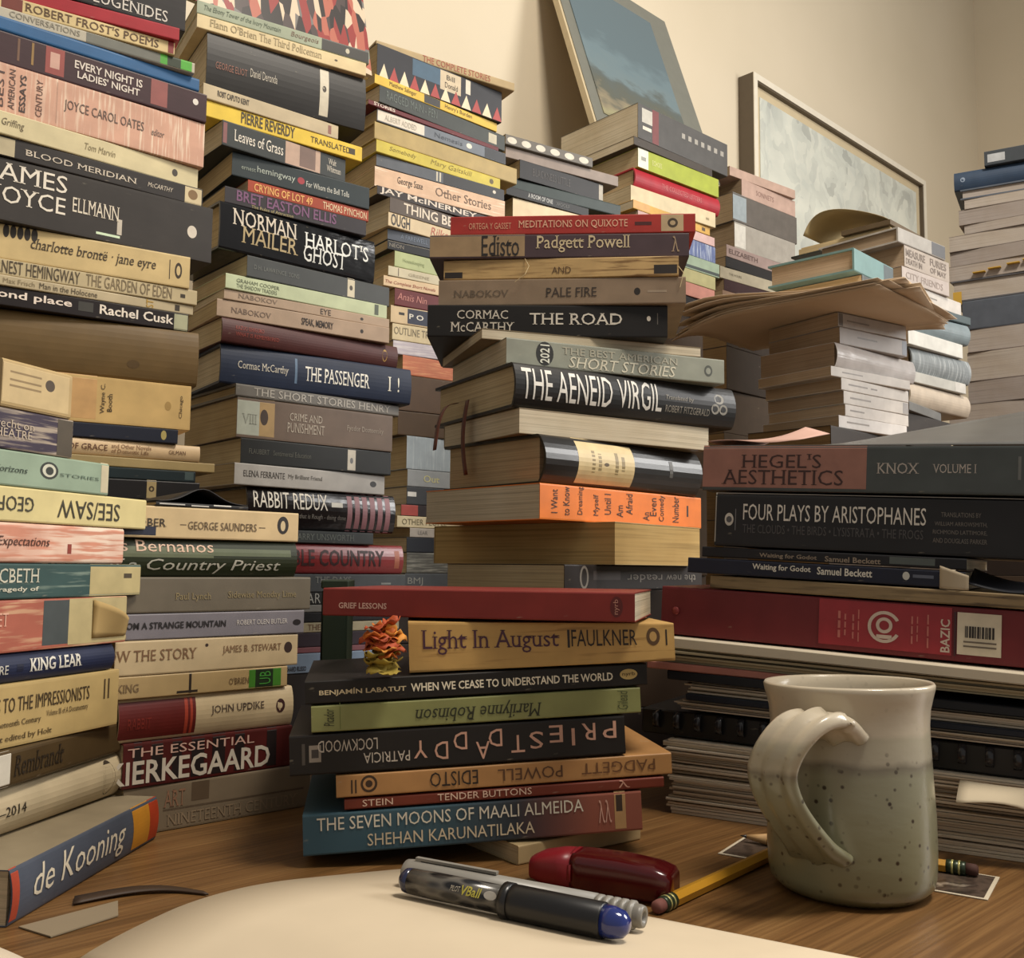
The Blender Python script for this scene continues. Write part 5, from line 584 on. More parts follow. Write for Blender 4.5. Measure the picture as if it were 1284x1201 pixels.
{'n':'hardcover_book','l':'thick slate cloth hardback, eleventh down in far right stack','c':'book','g':'books in the far right stack','p':(0.87466,1.67331,0.58966,),'y':-0.6346,'L':0.19797,'T':0.05242,'W':0.13,'col':'545a64','k':'h','m':(),'pg':'a69e9a'},
{'n':'hardcover_book','l':'hardback with one yellow marker, tenth down in far right stack','c':'book','g':'books in the far right stack','p':(0.86876,1.67884,0.64238,),'y':-0.63041,'L':0.21671,'T':0.0382,'W':0.13,'col':'5c5c60','k':'h','m':(),'pg':'bab2aa','flip':1,'sp':'tab1'},
{'n':'paperback_book','l':'paperback with yellow page tabs, ninth down in far right stack','c':'book','g':'books in the far right stack','p':(0.86709,1.67856,0.68089,),'y':-0.65764,'L':0.22158,'T':0.02705,'W':0.13,'col':'8a8078','k':'p','m':(),'pg':'b2aaa4','flip':1,'sp':'tabs'},
{'n':'paperback_book','l':'thick mauve grey paperback, fore-edge outward, eighth down in far right stack','c':'book','g':'books in the far right stack','p':(0.86677,1.67596,0.70824,),'y':-0.70162,'L':0.22167,'T':0.02598,'W':0.13,'col':'7c746e','k':'p','m':(),'pg':'a69e9a','flip':1},
{'n':'paperback_book','l':'thick grey paperback, pale fore-edge, seventh down in far right stack','c':'book','g':'books in the far right stack','p':(0.86926,1.67866,0.73452,),'y':-0.62622,'L':0.22105,'T':0.02775,'W':0.13,'col':'847a74','k':'p','m':(),'pg':'bab2aa','flip':1},
{'n':'paperback_book','l':'pinkish grey paperback, fore-edge outward, sixth down in far right stack','c':'book','g':'books in the far right stack','p':(0.87817,1.66807,0.76257,),'y':-0.66602,'L':0.19657,'T':0.01683,'W':0.13,'col':'8a8078','k':'p','m':(),'pg':'b2aaa4','flip':1},
{'n':'paperback_book','l':'pinkish paperback, wide fore-edge, fifth down in far right stack','c':'book','g':'books in the far right stack','p':(0.87714,1.67326,0.7797,),'y':-0.60109,'L':0.20471,'T':0.02724,'W':0.13,'col':'94887f','k':'p','m':(),'pg':'a69e9a','flip':1},
{'n':'paperback_book','l':'pale paperback, fore-edge outward, fourth down in far right stack','c':'book','g':'books in the far right stack','p':(0.88164,1.67034,0.80724,),'y':-0.58434,'L':0.19529,'T':0.01719,'W':0.13,'col':'90867e','k':'p','m':(),'pg':'bab2aa','flip':1},
{'n':'hardcover_book','l':'grey blue hardback, fore-edge outward, third down in far right stack','c':'book','g':'books in the far right stack','p':(0.88092,1.67427,0.82473,),'y':-0.53407,'L':0.20136,'T':0.01843,'W':0.13,'col':'565e6a','k':'h','m':(),'pg':'b2aaa4','flip':1},
{'n':'hardcover_book','l':'navy blue rounded hardback, second down in far right stack','c':'book','g':'books in the far right stack','p':(0.87774,1.67776,0.84345,),'y':-0.5236,'L':0.2119,'T':0.0342,'W':0.13,'col':'34465e','k':'h','m':(('o',-0.09529,-0.08751,0.0138,0.02242,'8a9ab0','publisher_mark',),),'pg':'a69e9a','bul':0.005},
{'n':'paperback_book','l':'dark slate hardback with white label, topmost, topmost in far right stack','c':'book','g':'books in the far right stack','p':(0.89707,1.65957,0.87795,),'y':-0.53826,'L':0.16258,'T':0.02589,'W':0.13,'col':'3c4248','k':'p','m':(('r',-0.07611,-0.04846,0.00524,0.01964,'b4b8bc','label',),),'pg':'bab2aa'},
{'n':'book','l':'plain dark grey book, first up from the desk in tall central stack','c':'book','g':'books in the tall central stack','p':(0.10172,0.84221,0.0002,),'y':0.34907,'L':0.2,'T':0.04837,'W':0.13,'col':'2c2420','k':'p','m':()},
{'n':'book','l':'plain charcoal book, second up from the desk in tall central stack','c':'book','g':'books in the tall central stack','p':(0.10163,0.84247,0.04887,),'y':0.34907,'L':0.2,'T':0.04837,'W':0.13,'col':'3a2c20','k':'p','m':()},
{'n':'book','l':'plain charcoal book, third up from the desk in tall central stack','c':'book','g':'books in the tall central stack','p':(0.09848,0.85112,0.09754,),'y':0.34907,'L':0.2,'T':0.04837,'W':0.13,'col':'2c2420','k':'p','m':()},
{'n':'paperback_book','l':'dark grey paperback with upside-down lettering, 13th down in tall central stack','c':'book','g':'books in the tall central stack','p':(0.10834,0.84641,0.1464,),'y':0.83357,'L':0.19923,'T':0.02026,'W':0.13,'col':'2e2a2a','k':'p','m':(('o',-0.08078,-0.06958,0.00103,0.01953,'8a847c','publisher_mark',),('o',-0.07876,-0.07163,0.00308,0.01748,'2e2a2a','publisher_mark',),('t','the new',0.04052,0.08871,0.00617,0.01275,'8a847c','u',),('t','reader',-0.01778,0.03429,0.00617,0.01275,'8a847c','u',),('r',-0.06336,-0.02676,0.00822,0.01542,'4a4444','colour_panel',),)},
{'n':'paperback_book','l':'thick book block of tan signatures, twelfth down in tall central stack','c':'book','g':'books in the tall central stack','p':(0.12568,0.8432,0.16696,),'y':0.87266,'L':0.1358,'T':0.03402,'W':0.2,'col':'b09868','k':'p','m':(),'flip':1,'bare':1},
{'n':'paperback_book','l':'orange paperback with handwritten words, eleventh down in tall central stack','c':'book','g':'books in the tall central stack','p':(0.09842,0.8464,0.20129,),'y':0.76655,'L':0.21258,'T':0.02852,'W':0.14,'col':'e07a30','k':'p','m':(('t','I Want',-0.09374,-0.08646,0.00576,0.02449,'2a1c12','r',),('t','to Know',-0.08002,-0.07256,0.00432,0.02737,'2a1c12','r',),('t','Dreaming',-0.06311,-0.05543,0.00576,0.02824,'2a1c12','r',),('t','Myself',-0.04372,-0.03578,0.00576,0.02305,'2a1c12','r',),('t','Until I',-0.02975,-0.02162,0.0072,0.02449,'2a1c12','r',),('t','Am',-0.01442,-0.00608,0.00576,0.01585,'2a1c12','r',),('t','Afraid',-0.00186,0.00665,0.00864,0.02593,'2a1c12','r',),('t','An',0.02075,0.02958,0.00432,0.01153,'2a1c12','r',),('t','Even',0.0307,0.03968,0.00864,0.02449,'2a1c12','r',),('t','Comedy',0.04308,0.05224,0.00432,0.02737,'2a1c12','r',),('t','Number',0.0627,0.07215,0.00432,0.02737,'2a1c12','r',),('r',0.08416,0.08658,0.01009,0.02017,'2a1c12','small_print',),)},
{'n':'hardcover_book','l':'black leather volume with cream label band, tenth down in tall central stack','c':'book','g':'books in the tall central stack','p':(0.10054,0.8446,0.2301,),'y':0.70441,'L':0.19333,'T':0.04057,'W':0.135,'col':'1b1917','k':'h','m':(('r',-0.0607,0.00578,0.0,0.04087,'cdb888','label',),('r',-0.04519,-0.04148,0.01226,0.03065,'8a7850','small_print',),('r',-0.03775,-0.034,0.0143,0.02861,'8a7850','small_print',),('r',-0.0178,-0.01393,0.01226,0.03065,'8a7850','small_print',),('r',-0.01003,-0.00612,0.01553,0.02779,'8a7850','small_print',),('o',-0.03117,-0.02547,0.01839,0.02125,'5a4a30','publisher_mark',),('r',0.05134,0.05564,0.0143,0.02861,'4a4844','small_print',),),'bul':0.009,'gl':0.3},
{'n':'paperback_book','l':'paperback turned fore-edge out under the black hardback, ninth down in tall central stack','c':'book','g':'books in the tall central stack','p':(0.09165,0.84326,0.27097,),'y':0.54734,'L':0.20235,'T':0.02066,'W':0.13,'col':'8a7a60','k':'p','m':(),'flip':1},
{'n':'hardcover_book','l':'black hardback with tall white title, eighth down in tall central stack','c':'book','g':'books in the tall central stack','p':(0.10325,0.84388,0.29193,),'y':0.51941,'L':0.23246,'T':0.03718,'W':0.15,'col':'191817','k':'h','m':(('t','THE AENEID',-0.11021,-0.02196,0.0075,0.03298,'dcd8ce','',),('t','VIRGIL',-0.01533,0.03077,0.00825,0.03298,'dcd8ce','',),('t','Translated by',0.03516,0.06658,0.01874,0.02399,'8a8478','i',),('t','ROBERT FITZGERALD',0.03516,0.08505,0.009,0.01499,'8a8478','',),('o',0.09066,0.102,0.02061,0.02998,'8a867c','publisher_mark',),('o',0.09348,0.09915,0.02249,0.02811,'191817','publisher_mark',),('o',0.08691,0.09631,0.01124,0.02061,'8a867c','publisher_mark',),('o',0.09631,0.10581,0.01124,0.02061,'8a867c','publisher_mark',),('o',0.08879,0.09443,0.01349,0.01874,'191817','publisher_mark',),('o',0.09821,0.10391,0.01349,0.01874,'191817','publisher_mark',),),'bul':0.006,'gl':0.35,'sp':'ribbon'},
{'n':'paperback_book','l':'grey paperback with black circle and pale title, seventh down in tall central stack','c':'book','g':'books in the tall central stack','p':(0.09183,0.84189,0.32941,),'y':0.39165,'L':0.21099,'T':0.02211,'W':0.135,'col':'8c8e80','k':'p','m':(('o',-0.07909,-0.06313,0.00134,0.02151,'262624','publisher_mark',),('t','2021',-0.07548,-0.06678,0.00336,0.01905,'d8d8c8','rb',),('t','THE BEST AMERICAN',-0.05507,0.05728,0.01255,0.01883,'aca894','s',),('t','SHORT STORIES',-0.04916,0.05484,0.00179,0.01121,'cfc9b2','si',),('o',0.08452,0.0929,0.0056,0.01569,'4a4c44','publisher_mark',),('o',0.08619,0.09122,0.00762,0.01345,'8c8e80','publisher_mark',),)},
{'n':'paperback_book','l':'paperback turned fore-edge out under a black one, sixth down in tall central stack','c':'book','g':'books in the tall central stack','p':(0.07035,0.8412,0.35182,),'y':0.31974,'L':0.20356,'T':0.00885,'W':0.13,'col':'7a6a50','k':'p','m':(),'flip':1},
{'n':'paperback_book','l':'black paperback with wide white serif title, fifth down in tall central stack','c':'book','g':'books in the tall central stack','p':(0.02872,0.84001,0.36097,),'y':-0.02443,'L':0.20592,'T':0.02781,'W':0.13,'col':'1c1917','k':'p','m':(('t','CORMAC',-0.0775,-0.03359,0.01546,0.02305,'cfc6b6','s',),('t','McCARTHY',-0.083,-0.02811,0.00422,0.01265,'cfc6b6','s',),('t','THE ROAD',-0.01509,0.06415,0.01068,0.0208,'dcd4c4','s',),('o',0.08527,0.08867,0.01406,0.01855,'dcd4c4','publisher_mark',),('r',0.09412,0.0948,0.01124,0.02108,'6a645c','colour_panel',),)},
{'n':'paperback_book','l':'taupe paperback with dark spaced title, fourth down in tall central stack','c':'book','g':'books in the tall central stack','p':(0.04037,0.8401,0.38909,),'y':-0.08936,'L':0.21266,'T':0.02331,'W':0.13,'col':'8c7862','k':'p','m':(('t','NABOKOV',-0.09305,-0.04501,0.00779,0.0137,'645646','s',),('t','PALE FIRE',-0.01326,0.03058,0.00708,0.01511,'3a2f26','s',),('o',0.06251,0.06792,0.00779,0.01417,'241c16','publisher_mark',),('r',0.07401,0.09019,0.00992,0.01181,'a08e78','small_print',),)},
{'n':'paperback_book','l':'tan paperback with peeling torn spine, third down in tall central stack','c':'book','g':'books in the tall central stack','p':(0.03932,0.84013,0.4127,),'y':-0.10542,'L':0.20261,'T':0.01761,'W':0.13,'col':'c0a06c','k':'p','m':(('r',0.08044,0.09995,0.00215,0.00985,'2a211b','colour_panel',),('r',-0.1003,-0.08481,0.0,0.00681,'2a211b','colour_panel',),('t','AND',-0.00685,0.00966,0.00394,0.00985,'5a4024','',),),'cr':('h',0.4,'6a4a28',),'sp':'thread'},
{'n':'paperback_book','l':'purple brown paperback with tan title panel, second down in tall central stack','c':'book','g':'books in the tall central stack','p':(0.03796,0.84006,0.43061,),'y':-0.06353,'L':0.22378,'T':0.0209,'W':0.13,'col':'4c3c40','k':'p','m':(('r',-0.11179,-0.0291,0.0,0.0212,'9c8260','colour_panel',),('t','Edisto',-0.06655,-0.03394,0.0017,0.02014,'201a16','s',),('t','Padgett Powell',-0.01942,0.06158,0.00466,0.01951,'d2bf98','s',),('t','λ',0.09697,0.10375,0.00424,0.01802,'a89074','s',),)},
{'n':'paperback_book','l':'slim red paperback with cream capitals, topmost, topmost in tall central stack','c':'book','g':'books in the tall central stack','p':(0.04958,0.84007,0.45181,),'y':-0.07191,'L':0.21162,'T':0.01685,'W':0.13,'col':'a8352e','k':'p','m':(('t','ORTEGA Y GASSET',-0.08972,-0.05274,0.00515,0.01064,'d8a080','',),('t','MEDITATIONS ON QUIXOTE',-0.04648,0.04796,0.0048,0.01235,'e6b494','s',),('r',0.05411,0.06844,0.00686,0.00995,'4e1a18','small_print',),('r',0.07661,0.09563,0.0,0.01715,'bfa680','colour_panel',),('o',0.08205,0.09088,0.00429,0.01287,'4a3c2c','publisher_mark',),('o',0.08409,0.08885,0.00652,0.01064,'bfa680','publisher_mark',),)},
{'n':'paperback_book','l':'thin beige book at the pile bottom, ninth down in front central stack','c':'book','g':'books in the front central stack','p':(0.04295,0.59417,0.0002,),'y':0.63879,'L':0.09281,'T':0.01035,'W':0.11,'col':'b09a72','k':'p','m':()},
{'n':'paperback_book','l':'teal paperback fading to salmon with cream capitals, eighth down in front central stack','c':'book','g':'books in the front central stack','p':(-0.01714,0.57012,0.01089,),'y':0.1487,'L':0.18982,'T':0.02199,'W':0.125,'col':'3c5560','k':'p','m':(('t','THE SEVEN MOONS OF MAALI ALMEIDA',-0.08739,0.06091,0.01293,0.01986,'dcd4c0','',),('t','SHEHAN KARUNATILAKA',-0.06029,0.0325,0.00323,0.0097,'d2c2a4','',),('t','λλ',0.0697,0.07713,0.00577,0.01847,'c89a88','',),('r',0.079,0.08553,0.0,0.02263,'b08a5c','colour_panel',),('r',0.07993,0.08366,0.01155,0.02078,'3a2c22','colour_panel',),),'tilt':0.04712,'grad':('3c5864','34383e','8a5040',)},
{'n':'paperback_book','l':'rust brown slim paperback with white capitals, seventh down in front central stack','c':'book','g':'books in the front central stack','p':(-0.00022,0.5728,0.03479,),'y':0.1487,'L':0.18119,'T':0.00575,'W':0.125,'col':'703020','k':'p','m':(('t','STEIN',-0.08077,-0.06422,0.00137,0.00494,'dcbca4','',),('t','TENDER BUTTONS',-0.03957,0.01345,0.00151,0.00521,'dcbca4','',),('t','λ',0.06375,0.07031,0.00137,0.00548,'c0907a','',),),'tilt':0.04712},
{'n':'paperback_book','l':'tan paperback with upside-down spaced capitals, sixth down in front central stack','c':'book','g':'books in the front central stack','p':(4e-05,0.57286,0.04166,),'y':0.15708,'L':0.19081,'T':0.01206,'W':0.125,'col':'b08250','k':'p','m':(('t','EDISTO',-0.04405,-0.01727,0.00237,0.01027,'2a1c10','u',),('t','POWELL',-0.006,0.03102,0.0029,0.00948,'5a3a20','u',),('t','PADGETT',0.04214,0.08537,0.00329,0.00948,'6a4526','u',),('o',-0.08218,-0.07305,0.00197,0.01119,'3a2614','publisher_mark',),('o',-0.08088,-0.07436,0.00329,0.00987,'b08250','publisher_mark',),('o',-0.07957,-0.07566,0.00461,0.00856,'3a2614','publisher_mark',),('r',-0.08737,-0.08651,0.00197,0.00921,'3a2614','colour_panel',),('r',-0.08521,-0.08435,0.00197,0.00921,'3a2614','colour_panel',),),'tilt':0.04712},
{'n':'paperback_book','l':'black paperback with scattered pink letters, fifth down in front central stack','c':'book','g':'books in the front central stack','p':(-0.02608,0.56871,0.05357,),'y':0.15499,'L':0.18849,'T':0.02166,'W':0.125,'col':'1c1816','k':'p','m':(('t','P',0.08108,0.08907,0.00956,0.01912,'c89a84','u',),('t','R',0.06894,0.07687,0.00911,0.01867,'c89a84','u',),('t','I',0.0629,0.06476,0.00683,0.01639,'c89a84','u',),('t','E',0.04996,0.05781,0.00911,0.01867,'c89a84','u',),('t','S',0.03847,0.04628,0.00637,0.01593,'c89a84','u',),('t','T',0.02797,0.03573,0.00501,0.01457,'c89a84','u',),('t','D',0.01527,0.02297,0.00911,0.01867,'c89a84','u',),('t','A',0.00805,0.01572,0.00273,0.01229,'c89a84','u',),('t','D',-0.00452,0.0031,0.00865,0.01821,'c89a84','u',),('t','D',-0.01522,-0.00765,0.0041,0.01366,'c89a84','u',),('t','Y',-0.02675,-0.01922,0.00546,0.01502,'c89a84','u',),('t','PATRICIA',-0.05437,-0.02896,0.00455,0.01024,'bdb2a4','u',),('t','LOCKWOOD',-0.07901,-0.04652,0.01184,0.01821,'bdb2a4','u',),('r',-0.08373,-0.07729,0.00683,0.01593,'8a8074','publisher_mark',),('r',-0.08244,-0.07858,0.00911,0.01366,'3a3430','publisher_mark',),('r',-0.08758,-0.08587,0.00569,0.01707,'4a443e','small_print',),),'tilt':0.04712},
{'n':'paperback_book','l':'olive green slim paperback, upside-down title, fourth down in front central stack','c':'book','g':'books in the front central stack','p':(-0.01617,0.57029,0.07681,),'y':0.15708,'L':0.18658,'T':0.01438,'W':0.125,'col':'8a8c58','k':'p','m':(('t','Marilynne Robinson',-0.03627,0.03518,0.00186,0.01161,'2a2c16','siu',),('t','Picador',-0.08655,-0.08093,0.0031,0.01239,'2a2c16','ri',),('t','Gilead',0.07953,0.08569,0.00232,0.01316,'4a502c','ri',),('r',-0.0779,-0.07747,0.0,0.01548,'6a723a','colour_panel',),),'tilt':0.04712},
{'n':'paperback_book','l':'black paperback with bold cream capitals, third down in front central stack','c':'book','g':'books in the front central stack','p':(-0.01616,0.57029,0.09229,),'y':0.15708,'L':0.19424,'T':0.01244,'W':0.125,'col':'1d1916','k':'p','m':(('t','BENJAMÍN LABATUT',-0.08951,-0.04187,0.00379,0.00785,'d0bf9a','b',),('t','WHEN WE CEASE TO UNDERSTAND THE WORLD',-0.03921,0.07667,0.00379,0.00839,'eae0c8','b',),('o',0.08093,0.09138,0.00379,0.00975,'c4a868','publisher_mark',),('t','nyrb',0.08235,0.08995,0.00542,0.00812,'4a3818','',),),'tilt':0.04712},
{'n':'paperback_book','l':'battered tan paperback with mauve serif title, second down in front central stack','c':'book','g':'books in the front central stack','p':(0.01955,0.57589,0.10754,),'y':0.09844,'L':0.15301,'T':0.02506,'W':0.125,'col':'c09a5c','k':'p','m':(('t','Light In August',-0.06938,0.00932,0.00837,0.02093,'4a2638','s',),('t','FAULKNER',0.01625,0.0544,0.01099,0.02093,'2a201a','',),('r',0.01394,0.01532,0.01046,0.02093,'2a201a','colour_panel',),('o',0.06002,0.06801,0.01046,0.02224,'5a4024','publisher_mark',),('o',0.0619,0.06613,0.01308,0.01962,'c09a5c','publisher_mark',),('r',0.07131,0.07225,0.01046,0.02093,'2a201a','colour_panel',),),'tilt':0.04712,'wedge':-0.29,'cr':('h',0.2,'8a6434',)},
{'n':'paperback_book','l':'dark red slim book with tiny white capitals, topmost in front central stack','c':'book','g':'books in the front central stack','p':(-0.02126,0.57073,0.1345,),'y':-0.22689,'L':0.18325,'T':0.01614,'W':0.1,'col':'7c2a25','k':'p','m':(('t','GRIEF LESSONS',-0.08159,-0.05194,0.00444,0.00789,'d8b0a0','b',),('o',0.07803,0.08506,0.00247,0.01398,'5a1614','publisher_mark',),('t','nyrb',0.07979,0.08331,0.00411,0.01233,'c08a78','r',),)},
{'n':'ring_binder','l':'dark red ring binder with barcode sticker on its spine, under the navy paperbacks','c':'binder','g':'books and binders in the right front stack','p':(0.22705,0.62773,0.11268,),'y':-0.54454,'L':0.28629,'T':0.03275,'W':0.14,'col':'6a2226','k':'p','m':(),'tilt':-0.04712},
{'n':'paperback_book','l':'thin tan folder edge under the navy paperback, fifth down in right front stack','c':'book','g':'books and binders in the right front stack','p':(0.22085,0.63039,0.14685,),'y':-0.56479,'L':0.20126,'T':0.00847,'W':0.14,'col':'8a7656','k':'p','m':(),'tilt':-0.04712,'cr':('h',0.4,'4a3c2c',)},
{'n':'paperback_book','l':'slim navy paperback with white title, torn corner, fourth down in right front stack','c':'book','g':'books and binders in the right front stack','p':(0.19702,0.64499,0.15772,),'y':-0.5236,'L':0.17464,'T':0.01029,'W':0.14,'col':'171b2c','k':'p','m':(('t','Waiting for Godot',-0.04228,-0.00412,0.00365,0.00854,'cfcbbf','b',),('t','Samuel Beckett',-7e-05,0.03384,0.00365,0.00854,'cfcbbf','b',),('o',0.05177,0.05594,0.00342,0.00854,'c0c0b8','publisher_mark',),('r',0.05778,0.06964,0.00513,0.00706,'5a6070','colour_panel',),),'tilt':-0.04712,'sp':'torn'},
{'n':'paperback_book','l':'slim black paperback, faint tan title, third down in right front stack','c':'book','g':'books and binders in the right front stack','p':(0.20207,0.64238,0.16885,),'y':-0.5236,'L':0.16552,'T':0.00686,'W':0.14,'col':'17171b','k':'p','m':(('t','Waiting for Godot',-0.04311,-0.00566,0.0008,0.00438,'8a7c6c','b',),('t','Samuel Beckett',-0.00063,0.03354,0.0008,0.00438,'8a7c6c','b',),('r',0.03875,0.06505,0.00159,0.00597,'4e5654','colour_panel',),),'tilt':-0.04712},
{'n':'paperback_book','l':'thick black paperback with white capital title, second down in right front stack','c':'book','g':'books and binders in the right front stack','p':(0.22876,0.62835,0.17538,),'y':-0.50475,'L':0.20802,'T':0.03493,'W':0.14,'col':'1e1e20','k':'p','m':(('t','FOUR PLAYS BY ARISTOPHANES',-0.08475,0.02935,0.01801,0.02882,'cfcac0','',),('t','THE CLOUDS • THE BIRDS • LYSISTRATA • THE FROGS',-0.08475,0.02798,0.00937,0.01513,'484646','',),('t','TRANSLATIONS BY',0.03798,0.06014,0.02378,0.02666,'6a645e','',),('t','WILLIAM ARROWSMITH,',0.03436,0.06361,0.01801,0.0209,'6a645e','',),('t','RICHMOND LATTIMORE,',0.03345,0.06361,0.01297,0.01585,'6a645e','',),('t','AND DOUGLASS PARKER',0.03345,0.06361,0.00793,0.01081,'6a645e','',),('o',-0.09736,-0.0913,0.01369,0.02234,'bab6ac','publisher_mark',),('o',-0.09625,-0.0924,0.01585,0.02018,'4a4a4c','publisher_mark',),('r',-0.09021,-0.08966,0.01081,0.02522,'6a6a6c','colour_panel',),('r',-0.10391,0.08405,0.03549,0.03603,'8a8680','colour_panel',),('r',-0.10391,-0.10318,0.0,0.03603,'9a968c','colour_panel',),),'tilt':-0.04712},
{'n':'paperback_book','l':'thick slate paperback with rose title panel, topmost in right front stack','c':'book','g':'books and binders in the right front stack','p':(0.22959,0.6276,0.21296,),'y':-0.52569,'L':0.22802,'T':0.02985,'W':0.14,'col':'484e4e','k':'p','m':(('r',-0.11391,-0.00581,0.0,0.03095,'966a5c','colour_panel',),('t',"HEGEL'S",-0.08704,-0.03414,0.01548,0.02476,'3a201c','s',),('t','AESTHETICS',-0.10039,-0.02007,0.00433,0.01424,'3a201c','s',),('t','KNOX',0.00047,0.02546,0.01238,0.01919,'b0a8a0','s',),('t','VOLUME I',0.03327,0.05786,0.013,0.01857,'b0a8a0','s',),('r',0.08022,0.0819,0.00929,0.02322,'6a6c6a','small_print',),),'tilt':-0.04712,'sp':'loosecover'}
]
TOPS={'A':(0.26852,(-0.2534,0.5262,0.25848,),1.27339,),'B':(0.20273,(-0.19827,0.64116,0.20076,),0.79517,),'C':(0.64751,(-0.36504,0.758,0.63222,),0.55851,),'D':(0.72016,(-0.2379,0.98843,0.7144,),0.55851,),'E':(0.84281,(-0.09186,1.29033,0.83967,),0.55851,),'F':(0.81368,(0.05387,1.48909,0.80419,),0.55851,),'G':(0.95645,(0.30197,1.7181,0.93547,),0.72187,),'H':(1.00372,(0.5337,2.07737,0.99128,),0.64438,),'I':(0.56731,(0.46438,1.25578,0.55702,),0.80146,),'J':(0.67427,(0.62228,1.4828,0.66608,),0.68417,),'K':(0.90414,(0.89707,1.65957,0.89121,),-0.53826,),'N':(0.46897,(0.04958,0.84007,0.46133,),-0.07191,),'P':(0.15095,(-0.02126,0.57073,0.14358,),-0.22689,),'L':(0.25035,(0.22959,0.6276,0.22942,),-0.52569,)}
keys = set()
for d in BOOKS:
    for m in d.get('m', ()):
        if m[0] == 't': keys.add((m[1], 'b' in m[7]))
keys |= {('VBall', True), ('PILOT', False), ('BAZIC', True), ('100 Sheets', False)}
prepare_text(sorted(keys))

# ------------------------------------------------------------------ setting
U = Vector((math.cos(math.radians(44)), math.sin(math.radians(44)), 0))      # along the long wall
NV = Vector((-U.y, U.x, 0))                                                   # towards the long wall
RZ44 = math.radians(44)
def un(s, n, z=0.): return U * s + NV * n + Vector((0, 0, z))
WALL_N, WALL_S, FLOOR = 1.32, 3.56, -.75
def structure(name, bm, m, loc=(0, 0, 0), rz=0.):
    o = link_mesh(name, bm, m); o.location = loc; o.rotation_euler = (0, 0, rz); o['kind'] = 'structure'
    o['label'] = name.replace('_', ' '); return o
def wall_mat():
    m, nt, b = new_mat('painted_wall')
    nz = tex_noise(nt, (1, 1, 1), 2.2, 4)
    r = ramp(nt, nz.outputs['Fac'], [(.3, lin('ccbfa6')), (.7, lin('d3c6ae'))])
    nt.links.new(r.outputs[0], b.inputs['Base Color']); b.inputs['Roughness'].default_value = .8
    n2 = tex_noise(nt, (1, 1, 1), 160, 3); bump(nt, b, n2.outputs['Fac'], .0006, .25)
    return m
WM = wall_mat()
bm = bmesh.new(); box(bm, -1.6, WALL_S + .1, WALL_N, WALL_N + .1, FLOOR, 2.4); structure('wall_left', bm, WM, rz=RZ44)
bm = bmesh.new(); box(bm, WALL_S, WALL_S + .1, -1.6, WALL_N, FLOOR, 2.4); structure('wall_right', bm, WM, rz=RZ44)
bm = bmesh.new(); box(bm, -1.6, WALL_S + .1, -1.6, WALL_N + .1, FLOOR - .05, FLOOR); structure('floor', bm, solid('6a5038', .5), rz=RZ44)
# desk
desk = thing('desk', 'brown oak desk carrying all the stacks of books', 'desk', un(0.9, .6, FLOOR), RZ44)
bm = bmesh.new(); box(bm, -1.5, 1.75, -.62, .70, -FLOOR - .035, -FLOOR)
bmesh.ops.bevel(bm, geom=bm.edges[:], offset=.003, segments=2, affect='EDGES')
desk_top = link_mesh('desk_top', bm, wood_mat(), desk)
for sx in (-1.4, 1.65):
    for sy in (-.55, .63):
        bm = bmesh.new(); box(bm, sx - .035, sx + .035, sy - .035, sy + .035, 0, -FLOOR - .036)
        link_mesh('leg', bm, desk_top.data.materials[0], desk)

